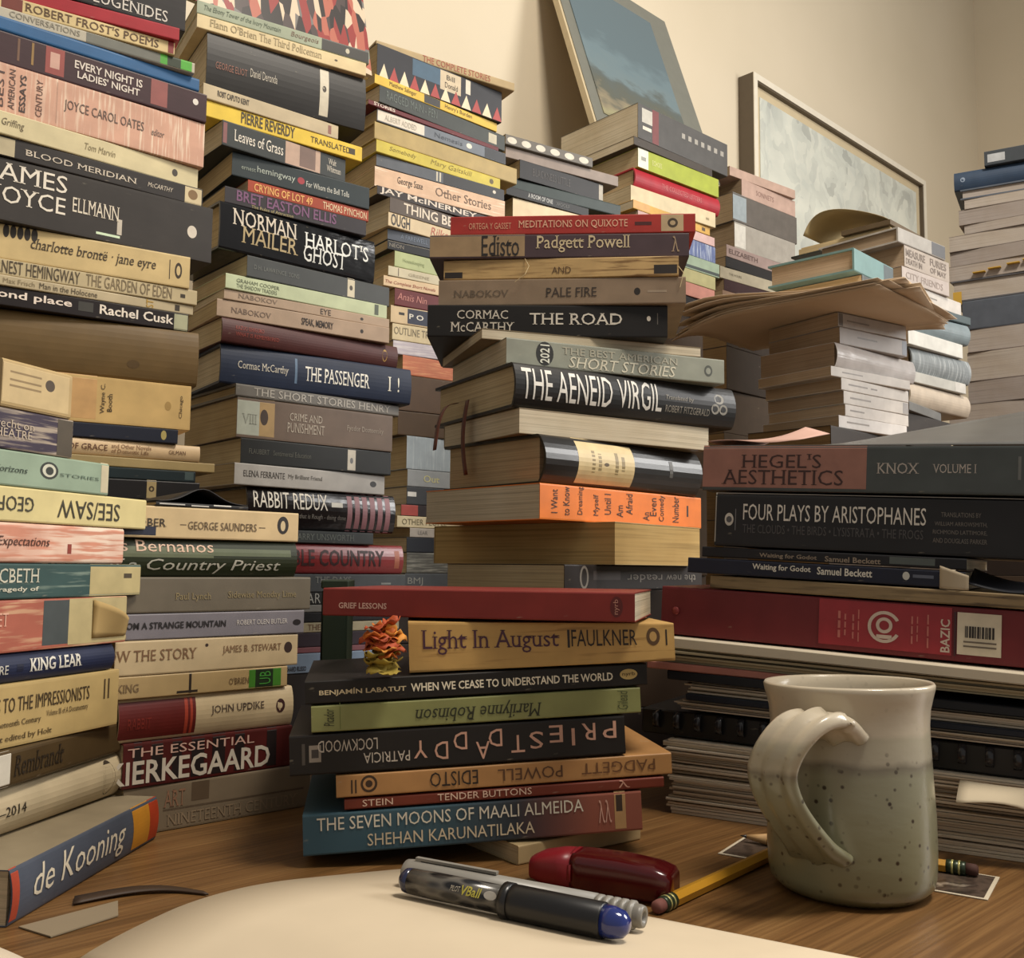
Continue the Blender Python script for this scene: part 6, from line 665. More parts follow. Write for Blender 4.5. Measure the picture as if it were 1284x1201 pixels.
# ------------------------------------------------------------------ build all books
def find_book(txt):
    for d in BOOKS:
        if txt in d.get('l', ''): return d
SHEAF = None
for d in BOOKS:
    if d['n'] == 'SHEAF': SHEAF = d; continue
    root = thing(d['n'], d['l'], d['c'], d['p'], d['y'], d['g'])
    if d.get('tilt'): root.rotation_euler = (Matrix.Rotation(d['y'], 3, 'Z') @ Matrix.Rotation(-d['tilt'], 3, 'Y')).to_euler()
    book_parts(d, root)
    L, T, W = d['L'], d['T'], d['W']
    if d.get('wedge'):   # a battered book, thicker at one end
        for c in root.children:
            for v in c.data.vertices: v.co.z *= 1 + d['wedge'] * v.co.x / L
    sp = d.get('sp')
    if sp == 'peel':
        bm = bmesh.new()
        sheet(bm, lambda u, v: (L / 2 - .028 + .027 * u, -.0006 - .007 * math.sin(PI * u * .9) * v, T * (.15 + .8 * v * (1 - .55 * u))), 10, 6, .0006)
        link_mesh('peeling_spine_flap', bm, paper_mat('b59a68'), root, True)
        bm = bmesh.new()
        sheet(bm, lambda u, v: (L / 2 - .004 + .006 * u, .001 + .002 * v, T * (.05 + .35 * v + .5 * (1 - u) * v)), 4, 4, .0004)
        link_mesh('torn_corner', bm, paper_mat('cdb890'), root, True)
    elif sp == 'curl':
        bm = bmesh.new()
        sheet(bm, lambda u, v: (-L / 2 + L * u, .001 + (W - .002) * v, T + .0006 + .009 * math.exp(-((u - .5) / .22) ** 2) * (1 - .5 * v)), 16, 6, .0006)
        link_mesh('curled_front_cover', bm, cover_mat('1e1c1c'), root, True)
    elif sp == 'thread':
        for x0, pts in ((.35, ((0, 0, .012), (.004, -.003, .004), (.001, -.006, -.004), (-.008, -.004, -.010))), (1.0, ((-.001, .002, .004), (.004, -.001, -.004), (.001, .001, -.016)))):
            bm = bmesh.new(); tube(bm, [(-L / 2 + L * x0 + p[0], p[1] - .0005, p[2] + .006) for p in pts], .0003, 5)
            link_mesh('loose_thread', bm, paper_mat('d8c49a'), root)
    elif sp == 'ribbon':
        for k in (0, 1):
            bm = bmesh.new()
            sheet(bm, lambda u, v: (-L / 2 - .003 - .004 * math.sin(u * 3) - .03 * u * k, .075 + .02 * k + .007 * v - .02 * u * k, T * .5 - .003 - .065 * u * (1 - .3 * k) + .012 * math.sin(u * PI) * k), 12, 2, .0003)
            link_mesh('ribbon_marker', bm, solid('5e2c1c', .5), root, True)
    elif sp in ('tabs', 'tab1'):
        for k, (x, w) in enumerate(((-.07, .02), (-.045, .02), (-.015, .02), (.01, .022)) if sp == 'tabs' else ((-.105, .014),)):
            bm = bmesh.new(); zc = T * (.3 + .12 * k)
            if sp == 'tab1': box(bm, x, x + w, -.004, -.0034, -.006, T * .45)
            else: box(bm, x, x + w, -.009, .01, zc, zc + .0006 + .001)
            link_mesh('page_tab', bm, paper_mat('c8a24a'), root)
    elif sp == 'loosecover':
        bm = bmesh.new()
        sheet(bm, lambda u, v: (-L / 2 + .004 + (L - .004) * u, .0005 + (W - .002) * v, T + .0007 + (.040 * u + .006) * v ** 1.1), 14, 10, .0007)
        link_mesh('lifted_front_cover', bm, cover_mat('5c5c5a', .3), root, True)
        bm = bmesh.new()
        sheet(bm, lambda u, v: (-L / 2 + .002 + .062 * u, .002 + .09 * v, T + .0040 + v * (.022 * min(1, u / .72) - .007 * max(0, u - .72) / .28) + .001 * math.sin(7 * u)), 14, 6, .0004)
        link_mesh('dust_jacket_flap', bm, paper_mat('c09c8e'), root, True)
    elif sp == 'torn':
        bm = bmesh.new()
        sheet(bm, lambda u, v: (L / 2 - .014 + .016 * u, -.0012 - .002 * math.sin(PI * u) - .0008 * v, T * (-.05 + (1.35 - .5 * u) * v)), 8, 6, .0005)
        link_mesh('torn_white_corner', bm, paper_mat('b8aa92'), root, True)
        bm = bmesh.new()
        sheet(bm, lambda u, v: (L / 2 + .001 + .05 * u, .002 + .04 * v - .01 * u, T * (.35 + .5 * v) + .004 * (1 - u) ** 2 * v - .004 * math.sin(u * PI)), 12, 6, .0006)
        link_mesh('curled_back_cover', bm, cover_mat('23252c'), root, True)
    if d['c'] == 'binder':
        def pan(x0, x1, v0, v1, c, nm, off):
            bm = bmesh.new(); box(bm, x0, x1, -off, .0004, v0 * T, v1 * T); return link_mesh(nm, bm, plain(c, .35), root)
        X = lambda px: -L / 2 + BINDER_X(px)
        def BINDER_X(px):   # along the spine, measured from its left end
            a = (px - 828) / 456.; return (L - .06) * a / (a + (1 - a) * 1.22) * 1.0
        X = lambda px: -L / 2 + (L - .06) * ((px - 828) / 456.) * 1.21 / (1 + .21 * ((px - 828) / 456.)) if 0 else -L / 2 + (L - .06) * ((px - 828) / 456.) / (((px - 828) / 456.) + (1 - (px - 828) / 456.) * .82)
        pan(X(1024), X(1191), .1, .97, '94242c', 'spine_label', .0006)
        pan(X(1198), X(1254), .14, .9, 'd0c4ac', 'barcode_sticker', .0007)
        rnd = random.Random(3)
        x = X(1208)
        bm = bmesh.new()
        while x < X(1243):
            w = rnd.choice((.0004, .0007, .0011)); box(bm, x, x + w, -.0010, -.0006, .45 * T, .66 * T); x += w + rnd.choice((.0004, .0007))
        link_mesh('barcode', bm, plain('221c1a'), root)
        for v in (.36, .28):
            pan(X(1206), X(1248), v * 1., v + .03, '6a5f52', 'small_print', .0009)
        pan(X(1194), X(1196.5), .1, .9, '3a1416', 'shade_strip', .0007)
        vs, fs = text_mesh('BAZIC', 'br')
        me = bpy.data.meshes.new('brand_lettering'); me.from_pydata([(X(1177) + u * (X(1189) - X(1177)), -.0009, T * (.15 + .6 * v)) for u, v in vs], [], fs)
        link_mesh('brand_lettering', me, plain('c8b4a4'), root)
        def ring(xc, zc, r0, r1, a0, a1, c):
            bm = bmesh.new(); n = 24; A = []
            for i in range(n + 1):
                a = a0 + (a1 - a0) * i / n
                A.append([bm.verts.new((xc + r * math.cos(a), -.0009, zc + r * math.sin(a))) for r in (r0, r1)])
            for p, q in zip(A, A[1:]): bm.faces.new((p[0], p[1], q[1], q[0]))
            link_mesh('round_emblem', bm, plain(c), root)
        xe = X(1106); ring(xe, T * .52, T * .24, T * .3, .5, 2 * PI - .5, 'c8b4a4')
        ring(xe, T * .55, T * .09, T * .15, 0, 2 * PI, 'c8b4a4')
        pan(xe - .0045, xe + .0045, .3, .37, 'c8b4a4', 'emblem_base', .0009)
        for px, v0, v1, w in ((1048, .25, .8, 3), (1056, .3, .75, 2), (1066, .25, .75, 2), (1073, .2, .85, 1.4), (1140, .25, .8, 2), (1147, .3, .8, 1.4), (1160, .2, .85, 2)):
            for s0 in range(3):
                a = v0 + (v1 - v0) * s0 / 3; pan(X(px), X(px + w), a, a + (v1 - v0) / 3 - .04, 'b86a60', 'small_print', .0009)
        bm = bmesh.new(); lathe(bm, [(.0001, 0), (.0026, 0), (.0028, -.0006), (.0016, -.0010), (.0001, -.0010)], 20)
        o = link_mesh('finger_hole_rivet', bm, solid('8a3a38', .3, .4), root, True); o.rotation_euler = (-PI / 2, 0, 0); o.location = (X(846), -.0002 - .0012, T * .5); o.rotation_euler = (PI / 2, 0, 0)

# ------------------------------------------------------------------ papers under the binder, behind the mug
LY = math.radians(-30)
LP = Vector((.108, .690, 0)); LU = Vector((math.cos(LY), math.sin(LY), 0)); LN = Vector((-math.sin(LY), math.cos(LY), 0))
def lpos(s, n, z): return LP + LU * s + LN * n + Vector((0, 0, z))
def settle(o, s0, z0):   # the pile sags towards its right end
    for v in o.data.vertices: v.co.z = (v.co.z + z0) * (1 - .45 * (s0 + v.co.x - .12)) - z0
def paper_pile(name, label, s0, s1, n0, W, z0, z1, cols, kind='stuff', seed=1, jit=.003, cat='papers'):
    rnd = random.Random(seed)
    bm = bmesh.new(); z = z0; L = s1 - s0; mats = [paper_mat(c) for c in cols]
    while z < z1 - .0008:
        h = min(rnd.uniform(.0008, .0021), z1 - z)
        dx, dy, a = rnd.uniform(-jit, jit), rnd.uniform(-jit, jit), rnd.uniform(-.012, .012)
        mi = rnd.randrange(len(mats))
        v0 = len(bm.verts)
        box(bm, 0, L, 0, W, z - z0, z - z0 + h - .0003, mi)
        bm.verts.ensure_lookup_table()
        for v in bm.verts[v0:]:
            x, y = v.co.x - L / 2, v.co.y - W / 2
            v.co.x = x * math.cos(a) - y * math.sin(a) + L / 2 + dx; v.co.y = x * math.sin(a) + y * math.cos(a) + W / 2 + dy
        z += h
    o = link_mesh(name, bm, mats); o.location = lpos(s0, n0, z0); o.rotation_euler = (0, 0, LY); settle(o, s0, z0)
    return tag(o, label, cat, kind=kind)
paper_pile('paper_pile', 'thick sheaf of white and grey papers lying on desk behind mug', 0.0, .29, .002, .2, .0003, .0245, ('d8ccb8', 'c4b8a4', 'e0d4c0', 'b8aa96'), seed=2)
paper_pile('paper_pile', 'second sheaf of creased papers just under the comb-bound book', -.004, .285, .004, .2, .0248, .0470, ('d4c8b4', 'dcd0bc', 'b4a692'), seed=5, jit=.004)
# comb bound book
cb = thing('comb_bound_book', 'black plastic comb-bound book between paper sheafs behind mug', 'book', lpos(-.022, .0, .0509), LY)
cb.rotation_euler = (Matrix.Rotation(LY, 3, 'Z') @ Matrix.Rotation(.0245, 3, 'Y')).to_euler()
bm = bmesh.new(); box(bm, 0, .30, 0.006, .2, 0, .0170); bmesh.ops.bevel(bm, geom=bm.edges[:], offset=.001, segments=1, affect='EDGES')
link_mesh('cover', bm, cover_mat('17181a', .35), cb)
for k in range(19):
    bm = bmesh.new(); pts = [(.012 + .0148 * k, .0062 - .0062 * math.sin(a), .0106 + .0060 * math.cos(a)) for a in [PI * i / 8 for i in range(9)]]
    n = []
    for p in pts: n.append([bm.verts.new((p[0] + dx, p[1], p[2])) for dx in (-.0022, .0022)])
    for a, b in zip(n, n[1:]): bm.faces.new((a[0], a[1], b[1], b[0]))
    ext = bmesh.ops.extrude_face_region(bm, geom=bm.faces[:])
    for v in [g for g in ext['geom'] if isinstance(g, bmesh.types.BMVert)]: v.co.y += .001
    link_mesh('comb_loop', bm, solid('2a2a2e', .2), cb, True)
paper_pile('paper_pile', 'thin bundle of grey pages above the comb-bound book', .005, .29, .006, .2, .0662, .0720, ('b8aa98', 'd0c4b0'), seed=8)
def slab(name, label, cat, s0, s1, n0, W, z0, z1, m, yaw=0.):
    bm = bmesh.new(); box(bm, 0, s1 - s0, 0, W, 0, z1 - z0); bmesh.ops.bevel(bm, geom=bm.edges[:], offset=min(.0006, (z1 - z0) * .3), segments=1, affect='EDGES')
    o = link_mesh(name, bm, m); o.location = lpos(s0, n0, z0); o.rotation_euler = (0, 0, LY + yaw); settle(o, s0, z0)
    return tag(o, label, cat)
slab('folder', 'thin navy folder low in the paper pile behind mug', 'folder', .012, .29, .001, .2, .0723, .0765, cover_mat('1e2430'))
paper_pile('paper_pile', 'bundle of pale pages between the two dark folders', .012, .29, .008, .2, .0768, .0845, ('d4c8b4', 'c4b8a6', 'dcd0bc'), seed=9)
slab('folder', 'thicker black folder right below the pink booklet', 'folder', .0, .295, -.002, .2, .0848, .0905, cover_mat('1b1f26'))
slab('booklet', 'thin faded pink booklet sticking out beside the front stack', 'booklet', -.014, .13, -.004, .16, .0908, .0955, cover_mat('b0766a'), .04)
paper_pile('paper_pile', 'grey green papers under the white folder and binder', -.006, .29, -.002, .2, .0958, .1048, ('8a8672', 'a89c80', '6e6a5a', 'b8aa8c'), seed=12, jit=.002)
slab('folder', 'white folder directly beneath the dark red ring binder', 'folder', -.006, .295, -.003, .21, .1051, .1118, paper_mat('cfc4ae'), -.04)
# crumpled white sheet bulging at the right of the mug
bm = bmesh.new()
sheet(bm, lambda u, v: tuple(lpos(.182 + .085 * u, -.004 - .018 * v - .006 * math.sin(4 * u + 2 * v), .043 - .022 * v * (.4 + .6 * u) + .005 * math.sin(5 * u) * v)), 14, 6, .0004)
tag(link_mesh('crumpled_paper', bm, paper_mat('d2c4aa'), None, True), 'crumpled white paper bulging from the pile right of mug', 'paper')

# ------------------------------------------------------------------ sheaf of loose papers on the white spined stack
zS, TS = SHEAF['z'], SHEAF['T']
bm = bmesh.new(); rnd = random.Random(4)
for k in range(9):
    a = math.radians(-38 + rnd.uniform(-9, 9)); cx, cy = .392 + rnd.uniform(-.012, .012), 1.275 + rnd.uniform(-.01, .01)
    zz = zS + .0012 + (TS - .0012) * k / 9 * .9
    def fn(u, v, a=a, cx=cx, cy=cy, zz=zz, k=k):
        x, y = (u - .5) * .279, (v - .5) * .216
        X, Y = x * math.cos(a) - y * math.sin(a), x * math.sin(a) + y * math.cos(a)
        # droop away from the supporting book block
        e = max(0, -(X + .10)) ; e2 = max(0, X - .13); e3 = max(0, -Y - .13)
        return (cx + X, cy + Y, zz - (4.2 * e * e + 2.0 * e2 * e2) * (1 - .06 * k) + (.0014 * k * min(1, max(0, -X - .04) / .1)))
    sheet(bm, fn, 14, 10, .0005)
tag(link_mesh('paper_sheaf', bm, paper_mat('d2bea4'), None, True), 'sheaf of curling tan papers spread on the white-spined stack', 'papers', kind='stuff')

# ------------------------------------------------------------------ open book lying on the stack behind
jz = TOPS['J'][0] + .0003
ob = thing('open_book', 'open book with curled page lying on right stack below framed print', 'book', (.455, 1.60, jz), math.radians(-46))
bm = bmesh.new(); box(bm, 0, .17, 0, .13, 0, .003); link_mesh('cover', bm, cover_mat('2c302c'), ob)
bm = bmesh.new(); box(bm, .012, .168, .004, .126, .0032, .016)
bmesh.ops.bevel(bm, geom=[e for e in bm.edges if abs(e.verts[0].co.z - e.verts[1].co.z) < 1e-6 and e.verts[0].co.z > .01], offset=.003, segments=2, affect='EDGES')
link_mesh('pages', bm, page_mat('c9b68e'), ob)
bm = bmesh.new(); box(bm, .09, .17, -.002, .126, .0165, .024); link_mesh('upper_cover', bm, cover_mat('5a4a34'), ob)
bm = bmesh.new()
sheet(bm, lambda u, v: (.168 - .15 * u - .03 * math.sin(PI * u), .008 + .115 * v, .0245 + .055 * math.sin(PI * (u ** .8) * .93) * (.6 + .4 * u)), 18, 4, .0006)
link_mesh('curled_page', bm, paper_mat('b8a67e'), ob, True)

# ------------------------------------------------------------------ pictures
def art_landscape():
    m, nt, b = new_mat('landscape_print')
    tc = nt.nodes.new('ShaderNodeTexCoord'); sx = nt.nodes.new('ShaderNodeSeparateXYZ'); nt.links.new(tc.outputs['Object'], sx.inputs[0])
    nz = tex_noise(nt, (14, 1, 34), 1.0, 8)
    ad = nt.nodes.new('ShaderNodeMath'); ad.operation = 'MULTIPLY_ADD'; nt.links.new(nz.outputs['Fac'], ad.inputs[0]); ad.inputs[1].default_value = .15; nt.links.new(sx.outputs[2], ad.inputs[2])
    mr = nt.nodes.new('ShaderNodeMapRange'); nt.links.new(ad.outputs[0], mr.inputs[0]); mr.inputs[1].default_value = .05; mr.inputs[2].default_value = .33
    r = ramp(nt, mr.outputs[0], [(0, lin('74705a')), (.22, lin('80795e')), (.30, lin('979270')), (.40, lin('867c66')), (.48, lin('5c5e54')), (.62, lin('585f5c')), (.70, lin('6c7c80')), (.85, lin('687a80')), (1, lin('5c6c72'))])
    nt.links.new(r.outputs[0], b.inputs['Base Color']); b.inputs['Roughness'].default_value = .25
    return m
def art_collage():
    m, nt, b = new_mat('collage_print')
    tc = nt.nodes.new('ShaderNodeTexCoord'); mp = nt.nodes.new('ShaderNodeMapping'); mp.inputs['Scale'].default_value = (120, 1, 38); mp.inputs['Rotation'].default_value = (0, .6, 0)
    vo = nt.nodes.new('ShaderNodeTexVoronoi'); vo.inputs['Scale'].default_value = 1.0
    nt.links.new(tc.outputs['Object'], mp.inputs[0]); nt.links.new(mp.outputs[0], vo.inputs['Vector'])
    sp = nt.nodes.new('ShaderNodeSeparateColor'); nt.links.new(vo.outputs['Color'], sp.inputs[0])
    r = ramp(nt, sp.outputs[0], [(0, lin('2c2624')), (.25, lin('8a3430')), (.42, lin('c8b49a')), (.58, lin('463a38')), (.72, lin('a8604e')), (.86, lin('6e6a66'))], 'CONSTANT')
    nt.links.new(r.outputs[0], b.inputs['Base Color']); b.inputs['Roughness'].default_value = .4
    return m
def art_grey():
    m, nt, b = new_mat('grey_print')
    nz = tex_noise(nt, (7, 1, 9), 1.0, 5)
    vo = nt.nodes.new('ShaderNodeTexVoronoi'); tc = nt.nodes.new('ShaderNodeTexCoord'); mp = nt.nodes.new('ShaderNodeMapping')
    nd = tex_noise(nt, (6, 1, 5), 1.0, 4); vm = nt.nodes.new('ShaderNodeVectorMath'); vm.operation = 'MULTIPLY_ADD'
    mp.inputs['Scale'].default_value = (7, 1, 4); nt.links.new(tc.outputs['Object'], mp.inputs[0])
    nt.links.new(nd.outputs['Color'], vm.inputs[0]); vm.inputs[1].default_value = (2.2, 0, 2.2); nt.links.new(mp.outputs[0], vm.inputs[2]); nt.links.new(vm.outputs[0], vo.inputs['Vector'])
    sp = nt.nodes.new('ShaderNodeSeparateColor'); nt.links.new(vo.outputs['Color'], sp.inputs[0])
    r1 = ramp(nt, sp.outputs[0], [(0, lin('b4b8b0')), (.3, lin('ccd0c6')), (.6, lin('dcdccf')), (.86, lin('a4a8a4')), (.96, lin('5c5e60'))], 'CONSTANT')
    r2 = ramp(nt, nz.outputs['Fac'], [(.35, lin('bcc0b8')), (.65, lin('dadcd0'))])
    nt.links.new(mixc(nt, .72, r1.outputs[0], r2.outputs[0]), b.inputs['Base Color']); b.inputs['Roughness'].default_value = .3
    return m
def art_dark():
    m, nt, b = new_mat('dark_photo')
    nz = tex_noise(nt, (60, 60, 60), 1.0, 4)
    r = ramp(nt, nz.outputs['Fac'], [(.35, lin('2c2622')), (.5, lin('5a4c42')), (.58, lin('3a302a')), (.68, lin('9a8c7c'))])
    nt.links.new(r.outputs[0], b.inputs['Base Color']); b.inputs['Roughness'].default_value = .3
    return m
# framed print on the long wall
fr = thing('framed_print', 'silver-framed grey figure print hanging on wall at right', 'picture', un(2.036, WALL_N - .001, .815) , RZ44)
FW, FH = .972, .56
bm = bmesh.new()
for (x0, x1, z0, z1) in ((0, FW, FH - .02, FH), (0, FW, 0, .02), (0, .02, .02, FH - .02), (FW - .02, FW, .02, FH - .02)): box(bm, x0, x1, -.042, 0, z0, z1)
link_mesh('frame', bm, solid('5c5040', .5), fr)
bm = bmesh.new()
for (x0, x1, z0, z1) in ((0, FW, FH - .016, FH), (0, FW, 0, .016), (0, .016, .016, FH - .016), (FW - .016, FW, .016, FH - .016)): box(bm, x0, x1, -.0445, -.0422, z0, z1)
link_mesh('silver_face', bm, solid('e2dac8', .4), fr)
bm = bmesh.new(); box(bm, .02, FW - .02, -.03, -.024, .02, FH - .02); link_mesh('mat_board', bm, paper_mat('c8b898'), fr)
bm = bmesh.new(); box(bm, .045, FW - .045, -.0318, -.0302, .045, FH - .045); link_mesh('print', bm, art_grey(), fr)
# landscape print leaning on the fifth rear stack
gz = TOPS['G'][0]
lp = thing('landscape_picture', 'faded landscape print on board leaning on wall above art book', 'picture', un(1.318, 1.165, gz + .0005), RZ44)
TILT = math.radians(-19)
LW, LH = .390, .44
e = bpy.data.objects.new('board', None)
bm = bmesh.new(); box(bm, 0, LW, -.012, 0, 0, LH); bd = link_mesh('board', bm, solid('bfae8c', .6), lp); bd.rotation_euler = (TILT, 0, 0); bd.location = (0, .0, .0)
bm = bmesh.new(); box(bm, .006, LW, -.0135, -.0122, 0.002, LH); q = link_mesh('grey_mount', bm, solid('74746a', .3), bd)
bm = bmesh.new(); box(bm, .035, LW - .07, -.0150, -.0136, .045, LH - .04); link_mesh('print', bm, art_landscape(), bd)
# collage poster leaning behind the second rear stack
dz = TOPS['D'][0]
cp = thing('collage_picture', 'red, black and white collage print leaning at upper left', 'picture', un(.371, .906, dz + .0005), RZ44)
bm = bmesh.new(); box(bm, 0, .27, -.004, 0, 0, .2); bd = link_mesh('board', bm, paper_mat('b8a888'), cp); bd.rotation_euler = (math.radians(-12), 0, 0)
bm = bmesh.new(); box(bm, .0, .27, -.0052, -.0042, 0, .2); link_mesh('print', bm, art_collage(), bd)

# ------------------------------------------------------------------ dark green box upright between stacks
gb = thing('green_box', 'dark green upright box behind the dark red slim book', 'box', (-.1290, .735, .0002), math.radians(4))
bm = bmesh.new(); box(bm, -.0095, .0095, 0, .05, 0, .1465); bmesh.ops.bevel(bm, geom=bm.edges[:], offset=.0015, segments=2, affect='EDGES')
link_mesh('body', bm, cover_mat('1e2a1c'), gb)
bm = bmesh.new(); box(bm, -.0100, .0100, -.0005, .0505, .1469, .1530); bmesh.ops.bevel(bm, geom=bm.edges[:], offset=.0008, segments=1, affect='EDGES')
link_mesh('lid', bm, cover_mat('232f20'), gb)

# ------------------------------------------------------------------ dried flower
fl = None
for d in BOOKS:
    if 'bold cream capitals' in d.get('l', ''): fz = d['p'][2] + d['T']
fl = thing('dried_flower', 'dried orange and yellow flower tucked beside the battered tan paperback', 'flower', (-.0690, .5500, fz + .0006), .3)
fl.scale = (1.35, 1.35, 1.0)
rnd = random.Random(9)
pm = [solid('c86a1c', .7), solid('a84418', .7), solid('d08a30', .7)]
for k in range(40):
    a = rnd.uniform(0, 2 * PI); ln = rnd.uniform(.008, .014); w = rnd.uniform(.0032, .0058); el = rnd.uniform(-.9, 1.4); zc = rnd.uniform(.003, .026); low = zc < .009
    dx, dy = math.cos(a), math.sin(a)
    bm = bmesh.new()
    def pf(u, v, a=a, ln=ln, w=w, el=el, zc=zc, dx=dx, dy=dy):
        s = (v - .5) * 2 * w * math.sin(PI * min(1, .12 + .8 * u))
        rr = ln * u; h = zc + rr * math.sin(el) * (1 - .45 * u) + .003 * (2 * v - 1) ** 2 * math.cos(3 * k) + .0012 * math.sin(9 * u + k)
        return (dx * rr * .75 - dy * s, dy * rr * .75 + dx * s, max(.0008, h))
    sheet(bm, pf, 6, 4, .0002)
    link_mesh('petal', bm, solid('9a8430', .8) if low else pm[k % 3], fl, True)
bm = bmesh.new(); lathe(bm, [(.0005, .0004), (.0022, .001), (.003, .004), (.0028, .010), (.002, .018), (.0005, .020)], 14)
for v in bm.verts: v.co += Vector((mnoise.noise(v.co * 400) * .0012, mnoise.noise(v.co * 400 + Vector((5, 0, 0))) * .0012, 0))
link_mesh('yellow_base', bm, solid('a8923a', .8), fl, True)

# ------------------------------------------------------------------ mug
def glaze():
    m, nt, b = new_mat('speckled_glaze')
    tc = nt.nodes.new('ShaderNodeTexCoord'); sx = nt.nodes.new('ShaderNodeSeparateXYZ'); nt.links.new(tc.outputs['Object'], sx.inputs[0])
    nz = tex_noise(nt, (1, 1, 1), 45, 4)
    ad = nt.nodes.new('ShaderNodeMath'); ad.operation = 'MULTIPLY_ADD'; nt.links.new(nz.outputs['Fac'], ad.inputs[0]); ad.inputs[1].default_value = .008; nt.links.new(sx.outputs[2], ad.inputs[2])
    mr = nt.nodes.new('ShaderNodeMapRange'); nt.links.new(ad.outputs[0], mr.inputs[0]); mr.inputs[1].default_value = 0; mr.inputs[2].default_value = .115
    r = ramp(nt, mr.outputs[0], [(0, lin('4a452f')), (.06, lin('6e6a4e')), (.1, lin('7c7a5e')), (.3, lin('7e7c62')), (.6, lin('86836c')), (.64, lin('766f5e')), (.67, lin('a49c88')), (.76, lin('a8a08a')), (.79, lin('bcb09a')), (1, lin('c0b49e'))])
    vo = nt.nodes.new('ShaderNodeTexVoronoi'); vo.inputs['Scale'].default_value = 190; nt.links.new(tc.outputs['Object'], vo.inputs['Vector'])
    sp = ramp(nt, vo.outputs['Distance'], [(.14, (1, 1, 1, 1)), (.26, (0, 0, 0, 1))])
    n2 = tex_noise(nt, (1, 1, 1), 60, 2); g = ramp(nt, n2.outputs['Fac'], [(.44, (0, 0, 0, 1)), (.56, (1, 1, 1, 1))])
    zr = ramp(nt, mr.outputs[0], [(.55, (1, 1, 1, 1)), (.8, (.12, .12, .12, 1))])
    m1 = nt.nodes.new('ShaderNodeMath'); m1.operation = 'MULTIPLY'; nt.links.new(sp.outputs[0], m1.inputs[0]); nt.links.new(g.outputs[0], m1.inputs[1])
    m2 = nt.nodes.new('ShaderNodeMath'); m2.operation = 'MULTIPLY'; nt.links.new(m1.outputs[0], m2.inputs[0]); nt.links.new(zr.outputs[0], m2.inputs[1])
    nt.links.new(mixc(nt, m2.outputs[0], r.outputs[0], lin('33261a')), b.inputs['Base Color'])
    b.inputs['Roughness'].default_value = .28; b.inputs['Coat Weight'].default_value = .3; b.inputs['Coat Roughness'].default_value = .12
    n3 = tex_noise(nt, (1, 1, 2), 90, 3); bump(nt, b, n3.outputs['Fac'], .0006, .25)
    return m
GL = glaze()
mug = thing('mug', 'handmade cream and green speckled stoneware mug with ridged handle', 'mug', (.1785, .5345, .0010), 0)
bm = bmesh.new()
outer = [(.012, .0), (.037, 0), (.0395, .002), (.0425, .005), (.0436, .010), (.0442, .022), (.0440, .040), (.0432, .055), (.0426, .068), (.0420, .080), (.0418, .088), (.0424, .096), (.0438, .102), (.0450, .1065), (.0452, .1085), (.0444, .1098)]
inner = [(.0432, .1088), (.0420, .104), (.0400, .096), (.0392, .085), (.0396, .06), (.0405, .03), (.0395, .012), (.034, .007), (.0, .006)]
prof = outer + [(max(r, .0004), z) for r, z in inner]
prof[0] = (.0004, .0015)
prof.insert(1, (.030, .0015)); prof.insert(2, (.0325, 0))
lathe(bm, prof, 72)
def uneven(bm):   # hand-thrown: the rim is not quite level
    for v in bm.verts:
        k = max(0, v.co.z / .11) ** 2; v.co.z += k * (-.022 * v.co.y + .016 * v.co.x)
uneven(bm)
link_mesh('body', bm, GL, mug, True)
mug.scale = (.955, .955, .955)
bm = bmesh.new()
path = [(.0400, .0860), (.048, .0935), (.058, .0960), (.0675, .0930), (.0735, .0845), (.0755, .0745), (.0745, .0655), (.0712, .0565), (.0660, .0485), (.0605, .0415), (.0550, .0355), (.0490, .0300), (.0420, .0255)]
for _ in range(2):
    np_ = [path[0]]
    for a, b in zip(path, path[1:]): np_ += [(a[0] * .75 + b[0] * .25, a[1] * .75 + b[1] * .25), (a[0] * .25 + b[0] * .75, a[1] * .25 + b[1] * .75)]
    path = np_ + [path[-1]]
rings = []
NS = 28
for i, (r, z) in enumerate(path):
    f = i / (len(path) - 1)
    sm = lambda q: max(0., min(1., q)) ** 2 * (3 - 2 * max(0., min(1., q)))
    HA = math.radians(-90 - (28 + 20 * sm(f / .5) - 8 * sm((f - .45) / .55)))
    er = Vector((math.cos(HA), math.sin(HA), 0)); et = Vector((-math.sin(HA), math.cos(HA), 0))
    a, b = path[max(0, i - 1)], path[min(len(path) - 1, i + 1)]
    tg = Vector((b[0] - a[0], b[1] - a[1])).normalized(); nn = Vector((-tg.y, tg.x))
    if nn.dot(Vector((1, .2))) < 0: nn = -nn
    hw = .0150 * (1 - .06 * math.sin(PI * f)) + (.003 * max(0, f - .85) / .15) + .002 * max(0, .1 - f) / .1
    ht = .0038 + .0012 * abs(2 * f - 1)
    ring = []
    for k in range(NS):
        a = 2 * PI * k / NS
        ca, sa = math.cos(a), math.sin(a)
        w = hw * (abs(ca) ** .8) * (1 if ca > 0 else -1); t_ = ht * (abs(sa) ** .8) * (1 if sa > 0 else -1)
        if sa > 0: t_ += .0021 * math.cos(w / hw * 2.55 * PI) * sa * (1 - .5 * f)
        P = er * (r + nn.x * t_) + et * w + Vector((0, 0, z + nn.y * t_))
        ring.append(bm.verts.new(P))
    rings.append(ring)
for a, b in zip(rings, rings[1:]):
    for k in range(NS): bm.faces.new((a[k], a[(k + 1) % NS], b[(k + 1) % NS], b[k]))
bm.faces.new(rings[0]); bm.faces.new(rings[-1])
link_mesh('handle', bm, GL, mug, True)

